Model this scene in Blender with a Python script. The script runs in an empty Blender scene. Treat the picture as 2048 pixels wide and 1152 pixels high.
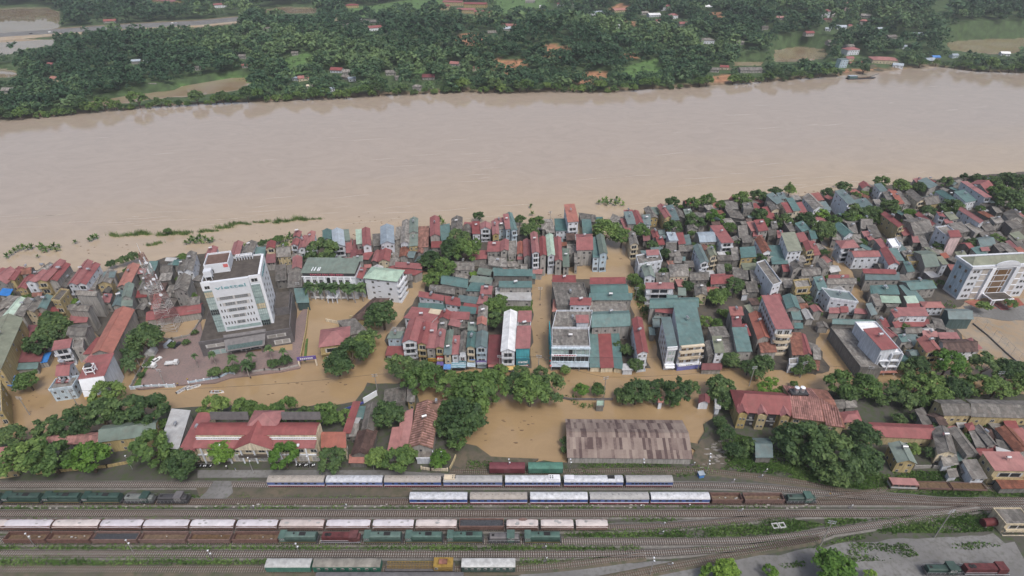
import bpy, bmesh, math, random
import numpy as np
from mathutils import Vector, Matrix
R = math.radians
rnd = random.Random(7)
HAZE_D = 0.00012
SC = bpy.context.scene
COL = SC.collection

# ------------------------------------------------------------------ camera
F = 1137.0; TH = R(33.4); H = 166.0          # focal length in photo pixels, pitch below level, height above the water
cd = bpy.data.cameras.new("camera"); cd.sensor_width = 36.0; cd.lens = 36.0*F/2048.0
cd.clip_start = 1.0; cd.clip_end = 6000.0
cam = bpy.data.objects.new("camera", cd); COL.objects.link(cam)
cam.location = (0, 0, H); cam.rotation_euler = (math.pi/2-TH, 0, 0)
SC.camera = cam
# ------------------------------------------------------------------ sky, sun, exposure
SUN_EL, SUN_AZ = R(58), R(150)
w = bpy.data.worlds.new("World"); SC.world = w; w.use_nodes = True
nt = w.node_tree; nt.nodes.clear()
sky = nt.nodes.new("ShaderNodeTexSky"); sky.sky_type = 'NISHITA'; sky.sun_disc = False
sky.sun_elevation = SUN_EL; sky.sun_rotation = SUN_AZ; sky.air_density = 1.0; sky.dust_density = 6.0; sky.ozone_density = 1.0
hs = nt.nodes.new("ShaderNodeHueSaturation"); hs.inputs['Saturation'].default_value = 0.85
bg = nt.nodes.new("ShaderNodeBackground"); bg.inputs['Strength'].default_value = 0.15
wo = nt.nodes.new("ShaderNodeOutputWorld")
nt.links.new(sky.outputs[0], hs.inputs['Color']); nt.links.new(hs.outputs[0], bg.inputs[0]); nt.links.new(bg.outputs[0], wo.inputs[0])
sl = bpy.data.lights.new("sun", 'SUN'); sl.energy = 1.5; sl.angle = R(12); sl.color = (1, .985, .965)
so = bpy.data.objects.new("sun", sl); COL.objects.link(so)
sdir = Vector((math.sin(SUN_AZ)*math.cos(SUN_EL), math.cos(SUN_AZ)*math.cos(SUN_EL), math.sin(SUN_EL)))
so.rotation_euler = (-sdir).to_track_quat('-Z', 'Y').to_euler()
SC.view_settings.view_transform = 'Standard'; SC.view_settings.look = 'None'
SC.view_settings.exposure = 0.11; SC.view_settings.gamma = 1.0
SC.cycles.max_bounces = 6; SC.cycles.diffuse_bounces = 2; SC.cycles.glossy_bounces = 2; SC.cycles.transmission_bounces = 2
SC.cycles.transparent_max_bounces = 4; SC.cycles.volume_bounces = 0
SC.cycles.use_denoising = True

# ------------------------------------------------------------------ photo pixel <-> place
CT, ST = math.cos(TH), math.sin(TH)
def P(px, py, z=0.0):
    dx = (px-1024)/F; dy = (576-py)/F
    d = (dx, CT+dy*ST, -ST+dy*CT); t = (z-H)/d[2]
    return Vector((d[0]*t, d[1]*t, z))
def proj(x, y, z):
    zc = y*CT-(z-H)*ST; yc = y*ST+(z-H)*CT
    return 1024+F*x/zc, 576-F*yc/zc
def depth(p): return p.y*CT-(p.z-H)*ST
TILE = dict(A=(0,380,3.84),B=(350,380,3.84),C=(700,380,3.84),D=(1050,380,3.84),E=(1400,340,4.431),F=(1700,340,4.431),
  G=(0,580,3.84),H=(350,640,3.84),I=(700,560,3.84),J=(1050,560,3.84),K=(1400,560,4.431),L=(1700,560,4.431),
  M=(1400,740,4.431),N=(1700,760,4.431),Q=(0,860,3.945),R=(350,860,3.945),S=(700,860,3.945),T=(1050,860,3.945),
  U=(1400,890,4.397),V=(1700,890,4.397),Z=(700,760,5.76),Y=(1050,760,5.12),O=(0,0,1),W=(380,490,5.008),X=(1870,490,7.68))
def tp(t, x, y):
    a, b, s = TILE[t]; return (a+x/s, b+y/s)
def hsolve(top, bot, zb=0.0):
    b = P(*bot, zb); dy = (576-top[1])/F
    return H+(-ST+dy*CT)*b.y/(CT+dy*ST)

# ------------------------------------------------------------------ materials
MATS = {}
def nodes(name):
    m = bpy.data.materials.new(name); m.use_nodes = True
    n = m.node_tree; n.nodes.clear()
    o = n.nodes.new("ShaderNodeOutputMaterial"); b = n.nodes.new("ShaderNodeBsdfPrincipled")
    n.links.new(b.outputs[0], o.inputs[0]); return m, n, b
def N_(n, t, **k):
    x = n.nodes.new(t)
    for a, v in k.items(): setattr(x, a, v)
    return x
def mat(name, col, rough=.75, var=.3, scale=.6, sheet=None, rv=.16, metal=0.0, streak=False, spec=.35, bump=0.0):
    """colour x noise stains x a per-object shift; sheet=(w,l,contrast) lays roofing sheets or tiles"""
    if name in MATS: return MATS[name]
    m, n, b = nodes(name); L = n.links.new
    tc = N_(n, "ShaderNodeTexCoord"); oi = N_(n, "ShaderNodeObjectInfo")
    mp = N_(n, "ShaderNodeMapping"); L(tc.outputs['Object'], mp.inputs[0])
    add = N_(n, "ShaderNodeVectorMath", operation='ADD'); mul = N_(n, "ShaderNodeVectorMath", operation='SCALE')
    L(oi.outputs['Location'], mul.inputs[0]); mul.inputs['Scale'].default_value = .37
    L(tc.outputs['Object'], add.inputs[0]); L(mul.outputs[0], add.inputs[1])
    if streak:
        mp.inputs['Scale'].default_value = (1.6, 1.6, .22)
        L(add.outputs[0], mp.inputs[0])
        src = mp.outputs[0]
    else: src = add.outputs[0]
    nz = N_(n, "ShaderNodeTexNoise"); nz.inputs['Scale'].default_value = scale; nz.inputs['Detail'].default_value = 5; nz.inputs['Roughness'].default_value = .65
    L(src, nz.inputs['Vector'])
    mr = N_(n, "ShaderNodeMapRange"); mr.inputs[1].default_value = .3; mr.inputs[2].default_value = .7
    mr.inputs[3].default_value = 1-var; mr.inputs[4].default_value = 1+var*.55
    L(nz.outputs['Fac'], mr.inputs[0])
    base = N_(n, "ShaderNodeRGB"); base.outputs[0].default_value = (*col, 1); c = base.outputs[0]
    if sheet:
        bk = N_(n, "ShaderNodeTexBrick"); bk.inputs['Scale'].default_value = 1.0
        bk.inputs['Brick Width'].default_value = sheet[0]; bk.inputs['Row Height'].default_value = sheet[1]
        bk.inputs['Mortar Size'].default_value = .035; k = sheet[2]
        bk.inputs['Color1'].default_value = (*[x*(1-k) for x in col], 1); bk.inputs['Color2'].default_value = (*[min(x*(1+k), 1) for x in col], 1)
        bk.inputs['Mortar'].default_value = (*[x*(1-k*1.3) for x in col], 1); bk.inputs['Bias'].default_value = 0.0
        L(add.outputs[0], bk.inputs['Vector']); c = bk.outputs[0]
    if sheet:                                     # rust and lichen blotches on old roofing
        ns = N_(n, "ShaderNodeTexNoise"); ns.inputs['Scale'].default_value = .28; ns.inputs['Detail'].default_value = 8; ns.inputs['Roughness'].default_value = .7; ns.inputs['Distortion'].default_value = .4; L(add.outputs[0], ns.inputs['Vector'])
        ms = N_(n, "ShaderNodeMapRange"); ms.inputs[1].default_value = .50; ms.inputs[2].default_value = .68; ms.inputs[4].default_value = .5; L(ns.outputs['Fac'], ms.inputs[0])
        mxs = N_(n, "ShaderNodeMix", data_type='RGBA'); L(ms.outputs[0], mxs.inputs[0]); L(c, mxs.inputs[6]); mxs.inputs[7].default_value = (col[0]*.5+.075, col[1]*.45+.055, col[2]*.4+.05, 1); c = mxs.outputs[2]
    hv = N_(n, "ShaderNodeHueSaturation"); L(c, hv.inputs['Color'])
    r2 = N_(n, "ShaderNodeMapRange"); L(oi.outputs['Random'], r2.inputs[0]); r2.inputs[3].default_value = 1-rv; r2.inputs[4].default_value = 1+rv
    mm = N_(n, "ShaderNodeMath", operation='MULTIPLY'); L(r2.outputs[0], mm.inputs[0]); L(mr.outputs[0], mm.inputs[1]); L(mm.outputs[0], hv.inputs['Value'])
    r3 = N_(n, "ShaderNodeMapRange"); L(oi.outputs['Random'], r3.inputs[0]); r3.inputs[3].default_value = 1.1; r3.inputs[4].default_value = .8; L(r3.outputs[0], hv.inputs['Saturation'])
    L(hv.outputs[0], b.inputs['Base Color'])
    b.inputs['Roughness'].default_value = rough; b.inputs['Metallic'].default_value = metal; b.inputs['Specular IOR Level'].default_value = spec
    if bump:
        bp = N_(n, "ShaderNodeBump"); bp.inputs['Strength'].default_value = bump; L(nz.outputs['Fac'], bp.inputs['Height']); L(bp.outputs[0], b.inputs['Normal'])
    MATS[name] = m; return m
ROOFC = dict(R=((.245,.083,.083),'red'),A=((.165,.055,.06),'dark red'),O=((.31,.115,.085),'orange red'),P=((.30,.125,.115),'faded pink'),
  B=((.20,.085,.06),'rusty brown'),T=((.088,.165,.162),'teal'),Q=((.125,.175,.18),'blue grey'),M=((.15,.195,.17),'grey green'),
  L=((.34,.46,.38),'pale green'),V=((.185,.205,.15),'olive'),G=((.20,.19,.175),'grey'),D=((.145,.138,.128),'dark grey'),S=((.30,.36,.42),'silver blue'),
  W=((.74,.76,.78),'white'),N=((.38,.39,.40),'light grey'),C=((.58,.50,.38),'cream'),U=((.07,.22,.55),'blue'),X=((.085,.052,.045),'dark brown'),
  Y=((.5,.33,.08),'yellow'),K=((.34,.19,.175),'patched pink'),J=((.205,.115,.085),'striped brown'))
for k, (c, nm) in ROOFC.items():
    old = k in 'GDBXJK'
    mat('roof_'+k, c, rough=.62 if not old else .85, var=.42 if old else .24, scale=.7 if old else .35,
        sheet=((1.1,2.6,.34) if old else (1.0,7.0,.07)) if k not in 'UWC' else None, rv=.2 if old else .17)
WALLC = dict(w=((.55,.585,.64),'white'),g=((.30,.29,.275),'grey'),k=((.165,.16,.15),'sooty'),y=((.40,.32,.16),'yellow'),c=((.54,.47,.34),'cream'),
  b=((.40,.50,.58),'pale blue'),p=((.54,.40,.40),'pink'),t=((.06,.32,.38),'turquoise'),n=((.06,.10,.10),'dark green'))
for k, (c, nm) in WALLC.items(): mat('wall_'+k, c, rough=.9, var=.42 if k not in 'wt' else .3, scale=.9, streak=True, rv=.12)
mat('glass_dark', (.03,.035,.04), rough=.15, var=.2, spec=.5); mat('frame_white', (.45,.45,.45), rough=.6)
mat('glass_teal', (.33,.43,.43), rough=.18, var=.3, spec=.6, scale=.8); mat('white_paint', (.64,.675,.73), rough=.6, var=.1)
mat('concrete', (.29,.28,.265), rough=.92, var=.3, scale=.8); mat('dark_metal', (.05,.05,.055), rough=.5)
mat('steel', (.55,.56,.58), rough=.28, metal=.75, var=.12); mat('deck_dark', (.085,.074,.066), rough=.95, var=.45, scale=.35)
mat('moss_concrete', (.20,.19,.165), rough=.95, var=.5, scale=.3); mat('letter_teal', (.06,.22,.27), rough=.6); mat('letter_red', (.42,.04,.09), rough=.6)
mat('letter_white', (.8,.8,.82), rough=.6); mat('blue_sign', (.10,.12,.36), rough=.5); mat('red_sign', (.5,.05,.05), rough=.5)
mat('purple_sign', (.16,.12,.34), rough=.5); mat('yellow_sign', (.42,.25,.03), rough=.5); mat('band_glass',(.17,.19,.21),rough=.2,var=.5,scale=1.5); mat('loggia_stone',(.40,.37,.34),rough=.9); mat('granite', (.115,.11,.115), rough=.5, var=.3)
mat('wood', (.16,.10,.055), rough=.9); mat('bark', (.10,.075,.055), rough=.95, var=.4, scale=3)

def patch_mat():
    m, n, b = nodes('roof_E'); L = n.links.new
    tc = N_(n, "ShaderNodeTexCoord"); mp = N_(n, "ShaderNodeMapping"); mp.inputs['Scale'].default_value = (.95,.23,0); mp.inputs['Location'].default_value = (.1,.33,0); L(tc.outputs['Object'], mp.inputs[0])
    fl = N_(n, "ShaderNodeVectorMath", operation='FLOOR'); L(mp.outputs[0], fl.inputs[0]); wn = N_(n, "ShaderNodeTexWhiteNoise"); L(fl.outputs[0], wn.inputs['Vector'])
    nz = N_(n, "ShaderNodeTexNoise"); nz.inputs['Scale'].default_value = .16; L(tc.outputs['Object'], nz.inputs['Vector'])
    n2 = N_(n, "ShaderNodeTexNoise"); n2.inputs['Scale'].default_value = 1.4; n2.inputs['Detail'].default_value = 5; L(tc.outputs['Object'], n2.inputs['Vector'])
    a = N_(n, "ShaderNodeMath", operation='MULTIPLY_ADD'); L(nz.outputs['Fac'], a.inputs[0]); a.inputs[1].default_value = 1.1; L(wn.outputs['Value'], a.inputs[2])
    c = N_(n, "ShaderNodeMath", operation='MULTIPLY_ADD'); L(n2.outputs['Fac'], c.inputs[0]); c.inputs[1].default_value = .5; L(a.outputs[0], c.inputs[2])
    cr = N_(n, "ShaderNodeValToRGB"); e = cr.color_ramp.elements; e[0].position = .30; e[0].color = (.075,.05,.048,1); e[1].position = .95; e[1].color = (.285,.238,.205,1)
    x = e.new(.42); x.color = (.145,.108,.098,1); x = e.new(.6); x.color = (.20,.158,.138,1)
    mr = N_(n, "ShaderNodeMapRange"); mr.inputs[1].default_value = .3; mr.inputs[2].default_value = 2.2; L(c.outputs[0], mr.inputs[0]); L(mr.outputs[0], cr.inputs[0]); L(cr.outputs[0], b.inputs['Base Color']); b.inputs['Roughness'].default_value = .9; MATS['roof_E'] = m
ROOFC['E'] = ((.2,.15,.13),'patchwork'); patch_mat()
# ------------------------------------------------------------------ object helpers
class MB:
    def __init__(s): s.v = []; s.f = []; s.m = []; s.k = 0
    def face(s, pts, k=None):
        n = len(s.v); s.v += [tuple(p) for p in pts]; s.f.append(tuple(range(n, n+len(pts)))); s.m.append(s.k if k is None else k); return s
    def poly(s, pts, z0, z1):                      # vertical prism, pts counter-clockwise
        n = len(pts); b = len(s.v); zt = z1 if isinstance(z1, (list, tuple)) else [z1]*n
        s.v += [(p[0], p[1], z0) for p in pts]+[(p[0], p[1], z) for p, z in zip(pts, zt)]
        for i in range(n): j = (i+1) % n; s.f.append((b+i, b+j, b+n+j, b+n+i)); s.m.append(s.k)
        s.f.append(tuple(b+n+i for i in range(n))); s.f.append(tuple(b+n-1-i for i in range(n))); s.m += [s.k]*2; return s
    def box(s, x0, y0, z0, x1, y1, z1): return s.poly([(x0,y0),(x1,y0),(x1,y1),(x0,y1)], z0, z1)
    def slab(s, q, t):                             # sheet over a quad or polygon (any plane) with thickness t downwards
        n = len(q); b = len(s.v); s.v += [tuple(p) for p in q]+[(p[0], p[1], p[2]-t) for p in q]
        s.f.append(tuple(b+i for i in range(n))); s.f.append(tuple(b+2*n-1-i for i in range(n))); s.m += [s.k]*2
        for i in range(n): j = (i+1) % n; s.f.append((b+n+i, b+n+j, b+j, b+i)); s.m.append(s.k)
        return s
    def tube(s, p, q, r, r2=None, n=6, caps=True):
        p, q = Vector(p), Vector(q); d = q-p
        if d.length < 1e-6: return s
        r2 = r if r2 is None else r2; a = d.orthogonal().normalized(); c = d.normalized().cross(a); b = len(s.v)
        for P_, r_ in ((p, r), (q, r2)):
            for i in range(n):
                t = 2*math.pi*i/n; s.v.append(tuple(P_+(a*math.cos(t)+c*math.sin(t))*r_))
        for i in range(n): j = (i+1) % n; s.f.append((b+i, b+j, b+n+j, b+n+i)); s.m.append(s.k)
        if caps: s.f.append(tuple(b+n-1-i for i in range(n))); s.f.append(tuple(b+n+i for i in range(n))); s.m += [s.k]*2
        return s
    def extrude_x(s, prof, x0, x1):                # (y,z) profile, counter-clockwise seen from +x
        n = len(prof); b = len(s.v)
        s.v += [(x0, y, z) for y, z in prof]+[(x1, y, z) for y, z in prof]
        for i in range(n): j = (i+1) % n; s.f.append((b+i, b+n+i, b+n+j, b+j)); s.m.append(s.k)
        s.f.append(tuple(b+i for i in range(n))); s.f.append(tuple(b+2*n-1-i for i in range(n))); s.m += [s.k]*2; return s
    def mesh(s, name, mats):
        me = bpy.data.meshes.new(name); me.from_pydata(s.v, [], s.f)
        for m in (mats if isinstance(mats, (list, tuple)) else [mats]): me.materials.append(MATS[m] if isinstance(m, str) else m)
        if any(s.m): me.polygons.foreach_set('material_index', s.m)
        bm = bmesh.new(); bm.from_mesh(me); bmesh.ops.recalc_face_normals(bm, faces=bm.faces); bm.to_mesh(me); bm.free()
        return me
    def obj(s, name, mats, parent=None): return link(name, s.mesh(name, mats), parent)
def link(name, me, parent=None, loc=None):
    o = bpy.data.objects.new(name, me); COL.objects.link(o)
    if parent: o.parent = parent
    if loc is not None: o.location = loc
    return o
THINGS = []
def tag(o, label, cat, group=None):
    o['label'] = label; o['category'] = cat
    if group: o['group'] = group
    return o
def thing(name, label, cat, loc=(0,0,0), rz=0.0, group=None):
    o = bpy.data.objects.new(name, None); COL.objects.link(o); o.location = loc; o.rotation_euler = (0,0,rz); o.empty_display_size = .5
    return tag(o, label, cat, group)
def auto(o, desc, x, y): THINGS.append((o, desc, x, y)); return o     # label finished later from what stands nearby
def kind(o, k): o['kind'] = k; return o
def text_mesh(s, size, dep=.06, mname='letter_white', name='lettering'):
    cu = bpy.data.curves.new(name, 'FONT'); cu.body = s; cu.size = size; cu.extrude = dep; cu.align_x = 'CENTER'; cu.align_y = 'CENTER'; cu.offset = size*.012; cu.resolution_u = 2
    t = bpy.data.objects.new(name, cu); COL.objects.link(t); dg = bpy.context.evaluated_depsgraph_get()
    me = bpy.data.meshes.new_from_object(t.evaluated_get(dg)); bpy.data.objects.remove(t); bpy.data.curves.remove(cu)
    me.materials.clear(); me.materials.append(MATS[mname]); return me
def sign_text(s, size, loc, parent, mname, rz=0.0, width=None):       # upright lettering facing local -y
    me = text_mesh(s, size, mname=mname); o = link('lettering', me, parent, loc); o.rotation_euler = (math.pi/2, 0, rz)
    if width:
        xs = [v.co.x for v in me.vertices]; o.scale.x = width/(max(xs)-min(xs))
    return o
def frame(fl, fr, bk, h):                         # box corner at the front left, from pixels of its top edges
    a, b, c = P(*fl, h), P(*fr, h), P(*bk, h); u = b-a; ang = math.atan2(u.y, u.x); W = u.length
    n = Vector((-math.sin(ang), math.cos(ang), 0)); D = (c-a).dot(n)
    return Vector((a.x, a.y, 0)), ang, W, D, (c-a).dot(u.normalized())
UNIT = {}
def unit_window(style='plain'):
    if style in UNIT: return UNIT[style]
    m = MB()
    m.k = 0; m.box(-.42,-.045,.06,.42,.05,.94)
    if style == 'bare':
        UNIT[style] = m.mesh('window', ['dark_metal']); return UNIT[style]
    m.k = 1
    for b in ((-.5,-.07,0,-.42,.05,1),(.42,-.07,0,.5,.05,1),(-.42,-.07,.94,.42,.05,1),(-.42,-.07,0,.42,.05,.06),(-.03,-.06,.06,.03,.05,.94)): m.box(*b)
    UNIT[style] = m.mesh('window', [{'plain':'glass_dark','teal':'glass_teal','brown':'wood','grey':'concrete','band':'band_glass','beige':'wall_c'}[style], 'frame_white']); return UNIT[style]
def window(parent, x, y, z, w, h, rz=0.0, style='plain', name='window'):
    o = link(name, unit_window(style), parent, (x, y, z)); o.scale = (w, 1, h); o.rotation_euler = (0,0,rz); return o
# ------------------------------------------------------------------ water, land, yard
def vcol_ground(name, base, c2, c3, s1=.05, s2=.6, rough=.95):
    m, n, b = nodes(name); L = n.links.new
    g = N_(n, "ShaderNodeNewGeometry"); a = N_(n, "ShaderNodeTexNoise"); a.inputs['Scale'].default_value = s1; a.inputs['Detail'].default_value = 6; L(g.outputs['Position'], a.inputs['Vector'])
    d = N_(n, "ShaderNodeTexNoise"); d.inputs['Scale'].default_value = s2; d.inputs['Detail'].default_value = 6; L(g.outputs['Position'], d.inputs['Vector'])
    r1 = N_(n, "ShaderNodeValToRGB"); e = r1.color_ramp.elements; e[0].position = .38; e[0].color = (*base,1); e[1].position = .62; e[1].color = (*c2,1); L(a.outputs['Fac'], r1.inputs[0])
    mx = N_(n, "ShaderNodeMix", data_type='RGBA'); r2 = N_(n, "ShaderNodeMapRange"); r2.inputs[1].default_value = .45; r2.inputs[2].default_value = .7; L(d.outputs['Fac'], r2.inputs[0])
    L(r2.outputs[0], mx.inputs[0]); L(r1.outputs[0], mx.inputs[6]); mx.inputs[7].default_value = (*c3,1); L(mx.outputs[2], b.inputs['Base Color'])
    b.inputs['Roughness'].default_value = rough; b.inputs['Specular IOR Level'].default_value = .25
    MATS[name] = m; return m
def water_mat():
    m, n, b = nodes('muddy_water'); L = n.links.new
    g = N_(n, "ShaderNodeNewGeometry"); sep = N_(n, "ShaderNodeSeparateXYZ"); L(g.outputs['Position'], sep.inputs[0])
    mp = N_(n, "ShaderNodeMapping"); mp.inputs['Scale'].default_value = (.006,.02,.02); L(g.outputs['Position'], mp.inputs[0])
    z = N_(n, "ShaderNodeTexNoise"); z.inputs['Scale'].default_value = 1; z.inputs['Detail'].default_value = 7; z.inputs['Distortion'].default_value = .6; L(mp.outputs[0], z.inputs['Vector'])
    # silt load: street floodwater is browner, the fast river paler and greyer
    t = N_(n, "ShaderNodeMath", operation='MULTIPLY_ADD'); L(sep.outputs['X'], t.inputs[0]); t.inputs[1].default_value = -.24; L(sep.outputs['Y'], t.inputs[2])
    t2 = N_(n, "ShaderNodeMath", operation='MULTIPLY_ADD'); L(z.outputs['Fac'], t2.inputs[0]); t2.inputs[1].default_value = 90; L(t.outputs[0], t2.inputs[2])
    mr = N_(n, "ShaderNodeMapRange"); mr.inputs[1].default_value = 265; mr.inputs[2].default_value = 470; L(t2.outputs[0], mr.inputs[0])
    cr = N_(n, "ShaderNodeValToRGB"); el = cr.color_ramp.elements
    el[0].position = 0; el[0].color = (.30,.212,.118,1); el[1].position = 1; el[1].color = (.35,.29,.235,1)
    x = el.new(.42); x.color = (.39,.305,.205,1)
    L(mr.outputs[0], cr.inputs[0])
    mp2 = N_(n, "ShaderNodeMapping"); mp2.inputs['Scale'].default_value = (.035,.06,.06); mp2.inputs['Rotation'].default_value = (0,0,-.14); L(g.outputs['Position'], mp2.inputs[0])
    z2 = N_(n, "ShaderNodeTexNoise"); z2.inputs['Scale'].default_value = 1; z2.inputs['Detail'].default_value = 9; z2.inputs['Roughness'].default_value = .7; z2.inputs['Distortion'].default_value = 2.2; L(mp2.outputs[0], z2.inputs['Vector'])
    hv = N_(n, "ShaderNodeHueSaturation"); L(cr.outputs[0], hv.inputs['Color'])
    r = N_(n, "ShaderNodeMapRange"); r.inputs[1].default_value = .3; r.inputs[2].default_value = .7; r.inputs[3].default_value = .90; r.inputs[4].default_value = 1.08; L(z2.outputs['Fac'], r.inputs[0]); L(r.outputs[0], hv.inputs['Value'])
    L(hv.outputs[0], b.inputs['Base Color'])
    b.inputs['Roughness'].default_value = .06; b.inputs['IOR'].default_value = 1.42; b.inputs['Specular IOR Level'].default_value = .75
    z3 = N_(n, "ShaderNodeTexNoise"); z3.inputs['Scale'].default_value = .55; z3.inputs['Detail'].default_value = 6; z3.inputs['Roughness'].default_value = .75; z3.inputs['Distortion'].default_value = .5; L(g.outputs['Position'], z3.inputs['Vector'])
    mix = z3
    bp = N_(n, "ShaderNodeBump"); bp.inputs['Strength'].default_value = .07; bp.inputs['Distance'].default_value = .4; L(mix.outputs[0], bp.inputs['Height']); L(bp.outputs[0], b.inputs['Normal'])
    MATS['muddy_water'] = m
water_mat()
def pond_mat():
    m, n, b = nodes('pond_water'); L = n.links.new; g = N_(n,'ShaderNodeNewGeometry'); z = N_(n,'ShaderNodeTexNoise'); z.inputs['Scale'].default_value = .03; z.inputs['Detail'].default_value = 6; L(g.outputs['Position'],z.inputs['Vector']); cr = N_(n,'ShaderNodeValToRGB'); e = cr.color_ramp.elements; e[0].position = .35; e[0].color = (.25,.185,.11,1); e[1].position = .65; e[1].color = (.30,.25,.19,1); L(z.outputs['Fac'],cr.inputs[0]); L(cr.outputs[0],b.inputs['Base Color']); b.inputs['Roughness'].default_value = .03; b.inputs['IOR'].default_value = 1.5; b.inputs['Specular IOR Level'].default_value = 1.0; MATS['pond_water'] = m
pond_mat()
kind(MB().face([(-1900,20,0),(1900,20,0),(1900,1900,0),(-1900,1900,0)]).obj('water','muddy_water'), 'structure')
kind(MB().face([(-1900,20,-4),(1900,20,-4),(1900,1900,-4),(-1900,1900,-4)]).obj('river_bed','concrete'), 'structure')
vcol_ground('yard_gravel', (.085,.082,.075), (.064,.064,.054), (.052,.076,.03))
vcol_ground('town_dirt', (.085,.078,.07), (.06,.054,.047), (.11,.095,.075), s2=.3)
vcol_ground('paving', (.235,.17,.16), (.195,.15,.14), (.16,.135,.13), s1=.1, s2=1.2)
vcol_ground('courtyard', (.30,.255,.20), (.27,.20,.13), (.22,.20,.17), s1=.04, s2=.3)
vcol_ground('grey_gravel', (.185,.185,.185), (.14,.14,.14), (.12,.12,.11), s1=.06, s2=.9)
vcol_ground('ballast', (.085,.075,.068), (.066,.055,.049), (.11,.10,.092), s1=.07, s2=2.2)
vcol_ground('ballast_edge', (.15,.145,.135), (.11,.105,.096), (.19,.185,.17), s1=.09, s2=2.0)
vcol_ground('brown_ballast', (.075,.054,.044), (.060,.046,.039), (.10,.08,.066), s1=.07, s2=2.2)
vcol_ground('mud', (.12,.10,.075), (.085,.078,.064), (.065,.072,.045), s1=.12, s2=.6)
vcol_ground('lawn', (.07,.13,.035), (.05,.085,.03), (.10,.15,.05), s1=.1, s2=.9)
def sheet(name, px, z, m, jit=0.0, zb=-1.0, step=4.0):
    pts = [P(x, y, z) for x, y in px]; out = []
    for i, a in enumerate(pts):
        b = pts[(i+1) % len(pts)]; n = max(1, int((b-a).length/step)) if jit else 1
        for k in range(n):
            p = a.lerp(b, k/n)
            if jit: p += Vector((rnd.uniform(-jit,jit), rnd.uniform(-jit,jit), 0))
            out.append((p.x, p.y))
    s2 = sum(out[i-1][0]*out[i][1]-out[i][0]*out[i-1][1] for i in range(len(out)))
    if s2 < 0: out.reverse()
    return kind(MB().poly(out, zb, z).obj(name, m), 'structure')
YZ = .55
sheet('railway_yard_ground', [(-500,1400),(-500,985),(-200,905),(-60,893),(60,878),(200,862),(290,850),(330,818),(430,812),(560,816),(690,806),(712,800),(735,765),(830,765),(838,815),(900,830),(912,880),(950,905),(985,921),(1060,926),(1128,922),(1240,926),(1380,923),(1392,905),(1400,880),(1412,850),(1440,812),(1480,790),(1600,778),(1700,788),(2120,790),(2400,800),(2700,1400)], YZ, 'yard_gravel', 1.0)
sheet('muddy_shore', [(905,880),(950,893),(985,908),(1040,914),(1080,920),(1050,932),(960,940),(900,935),(890,900)], YZ+.06, 'mud', 1.2)
sheet('muddy_shore', [(1385,912),(1402,884),(1425,862),(1450,880),(1462,930),(1420,945),(1390,935)], YZ+.05, 'mud', 1.2)
sheet('town_ground', [(-200,640),(-60,560),(0,545),(90,538),(230,548),(330,515),(420,505),(560,500),(600,545),(600,600),(405,640),(290,640),(235,690),(110,620),(20,700),(-150,760)], .12, 'town_dirt', 1.0)
sheet('town_ground', [(600,545),(640,490),(760,505),(800,470),(880,450),(1060,455),(1130,470),(1200,480),(1215,520),(1090,545),(1062,545),(1065,640),(1060,735),(850,742),(775,720),(770,680),(840,590),(870,550),(840,540),(760,570)], .10, 'town_dirt', 1.0)
sheet('town_ground', [(1104,560),(1250,558),(1262,610),(1300,735),(1102,740)], .11, 'town_dirt', .6)
sheet('town_ground', [(1258,520),(1252,455),(1300,425),(1370,408),(1500,395),(1600,392),(1640,425),(1660,470),(1640,478),(1655,505),(1678,545),(1700,590),(1720,640),(1690,650),(1648,655),(1630,680),(1664,745),(1620,745),(1425,735),(1325,738),(1300,640)], .13, 'town_dirt', 1.0)
sheet('town_ground', [(1662,470),(1640,425),(1600,392),(1700,378),(1900,355),(2100,340),(2200,480),(2100,520),(1930,600),(1905,625),(1925,680),(1930,715),(1800,740),(1755,700),(1742,640),(1715,560),(1680,505)], .14, 'town_dirt', 1.0)
sheet('schoolyard', [(1905,605),(2200,590),(2300,690),(2100,800),(2010,725),(1940,690),(1900,640)], .09, 'courtyard', .8)
sheet('schoolyard_paving', [(1925,612),(2250,596),(2260,630),(2100,640),(2000,640),(1945,632)], .20, 'grey_gravel', .8)
sheet('hotel_forecourt_paving', [(280,778),(266,775),(305,710),(312,688),(372,675),(400,640),(412,705),(585,700),(585,650),(618,600),(600,735),(560,743),(460,755),(430,765),(352,770)], .75, 'paving')
sheet('car_park_verge', [(268,773),(305,706),(312,708),(283,760),(280,775)], .82, 'lawn', .2)
sheet('garden_lawn', [(1005,602),(1066,600),(1064,625),(1010,622)], .35, 'lawn', .5)
sheet('gate_verge', [(607,720),(612,678),(616,677),(612,722)], .4, 'lawn', .2)
sheet('gravel_road', [(940,1200),(1050,1148),(1180,1132),(1300,1121),(1420,1123),(1560,1108),(1700,1086),(1860,1074),(1990,1068),(2010,1085),(2030,1082),(2060,1140),(2120,1200)], YZ+.05, 'grey_gravel', .5)
sheet('puddle_mud', [(1362,880),(1395,905),(1440,925),(1420,905),(1400,890)], YZ+.1, 'mud', .8)
sheet('station_platform', [(395,940),(760,940),(905,948),(905,953),(395,955)], YZ+.35, 'grey_gravel')
sheet('low_platform', [(392,975),(820,975),(830,993),(400,996)], YZ+.25, 'mud')
sheet('foot_crossing', [(428,962),(462,962),(466,985),(452,997),(398,997),(412,984)], YZ+.40, 'grey_gravel')
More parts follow.
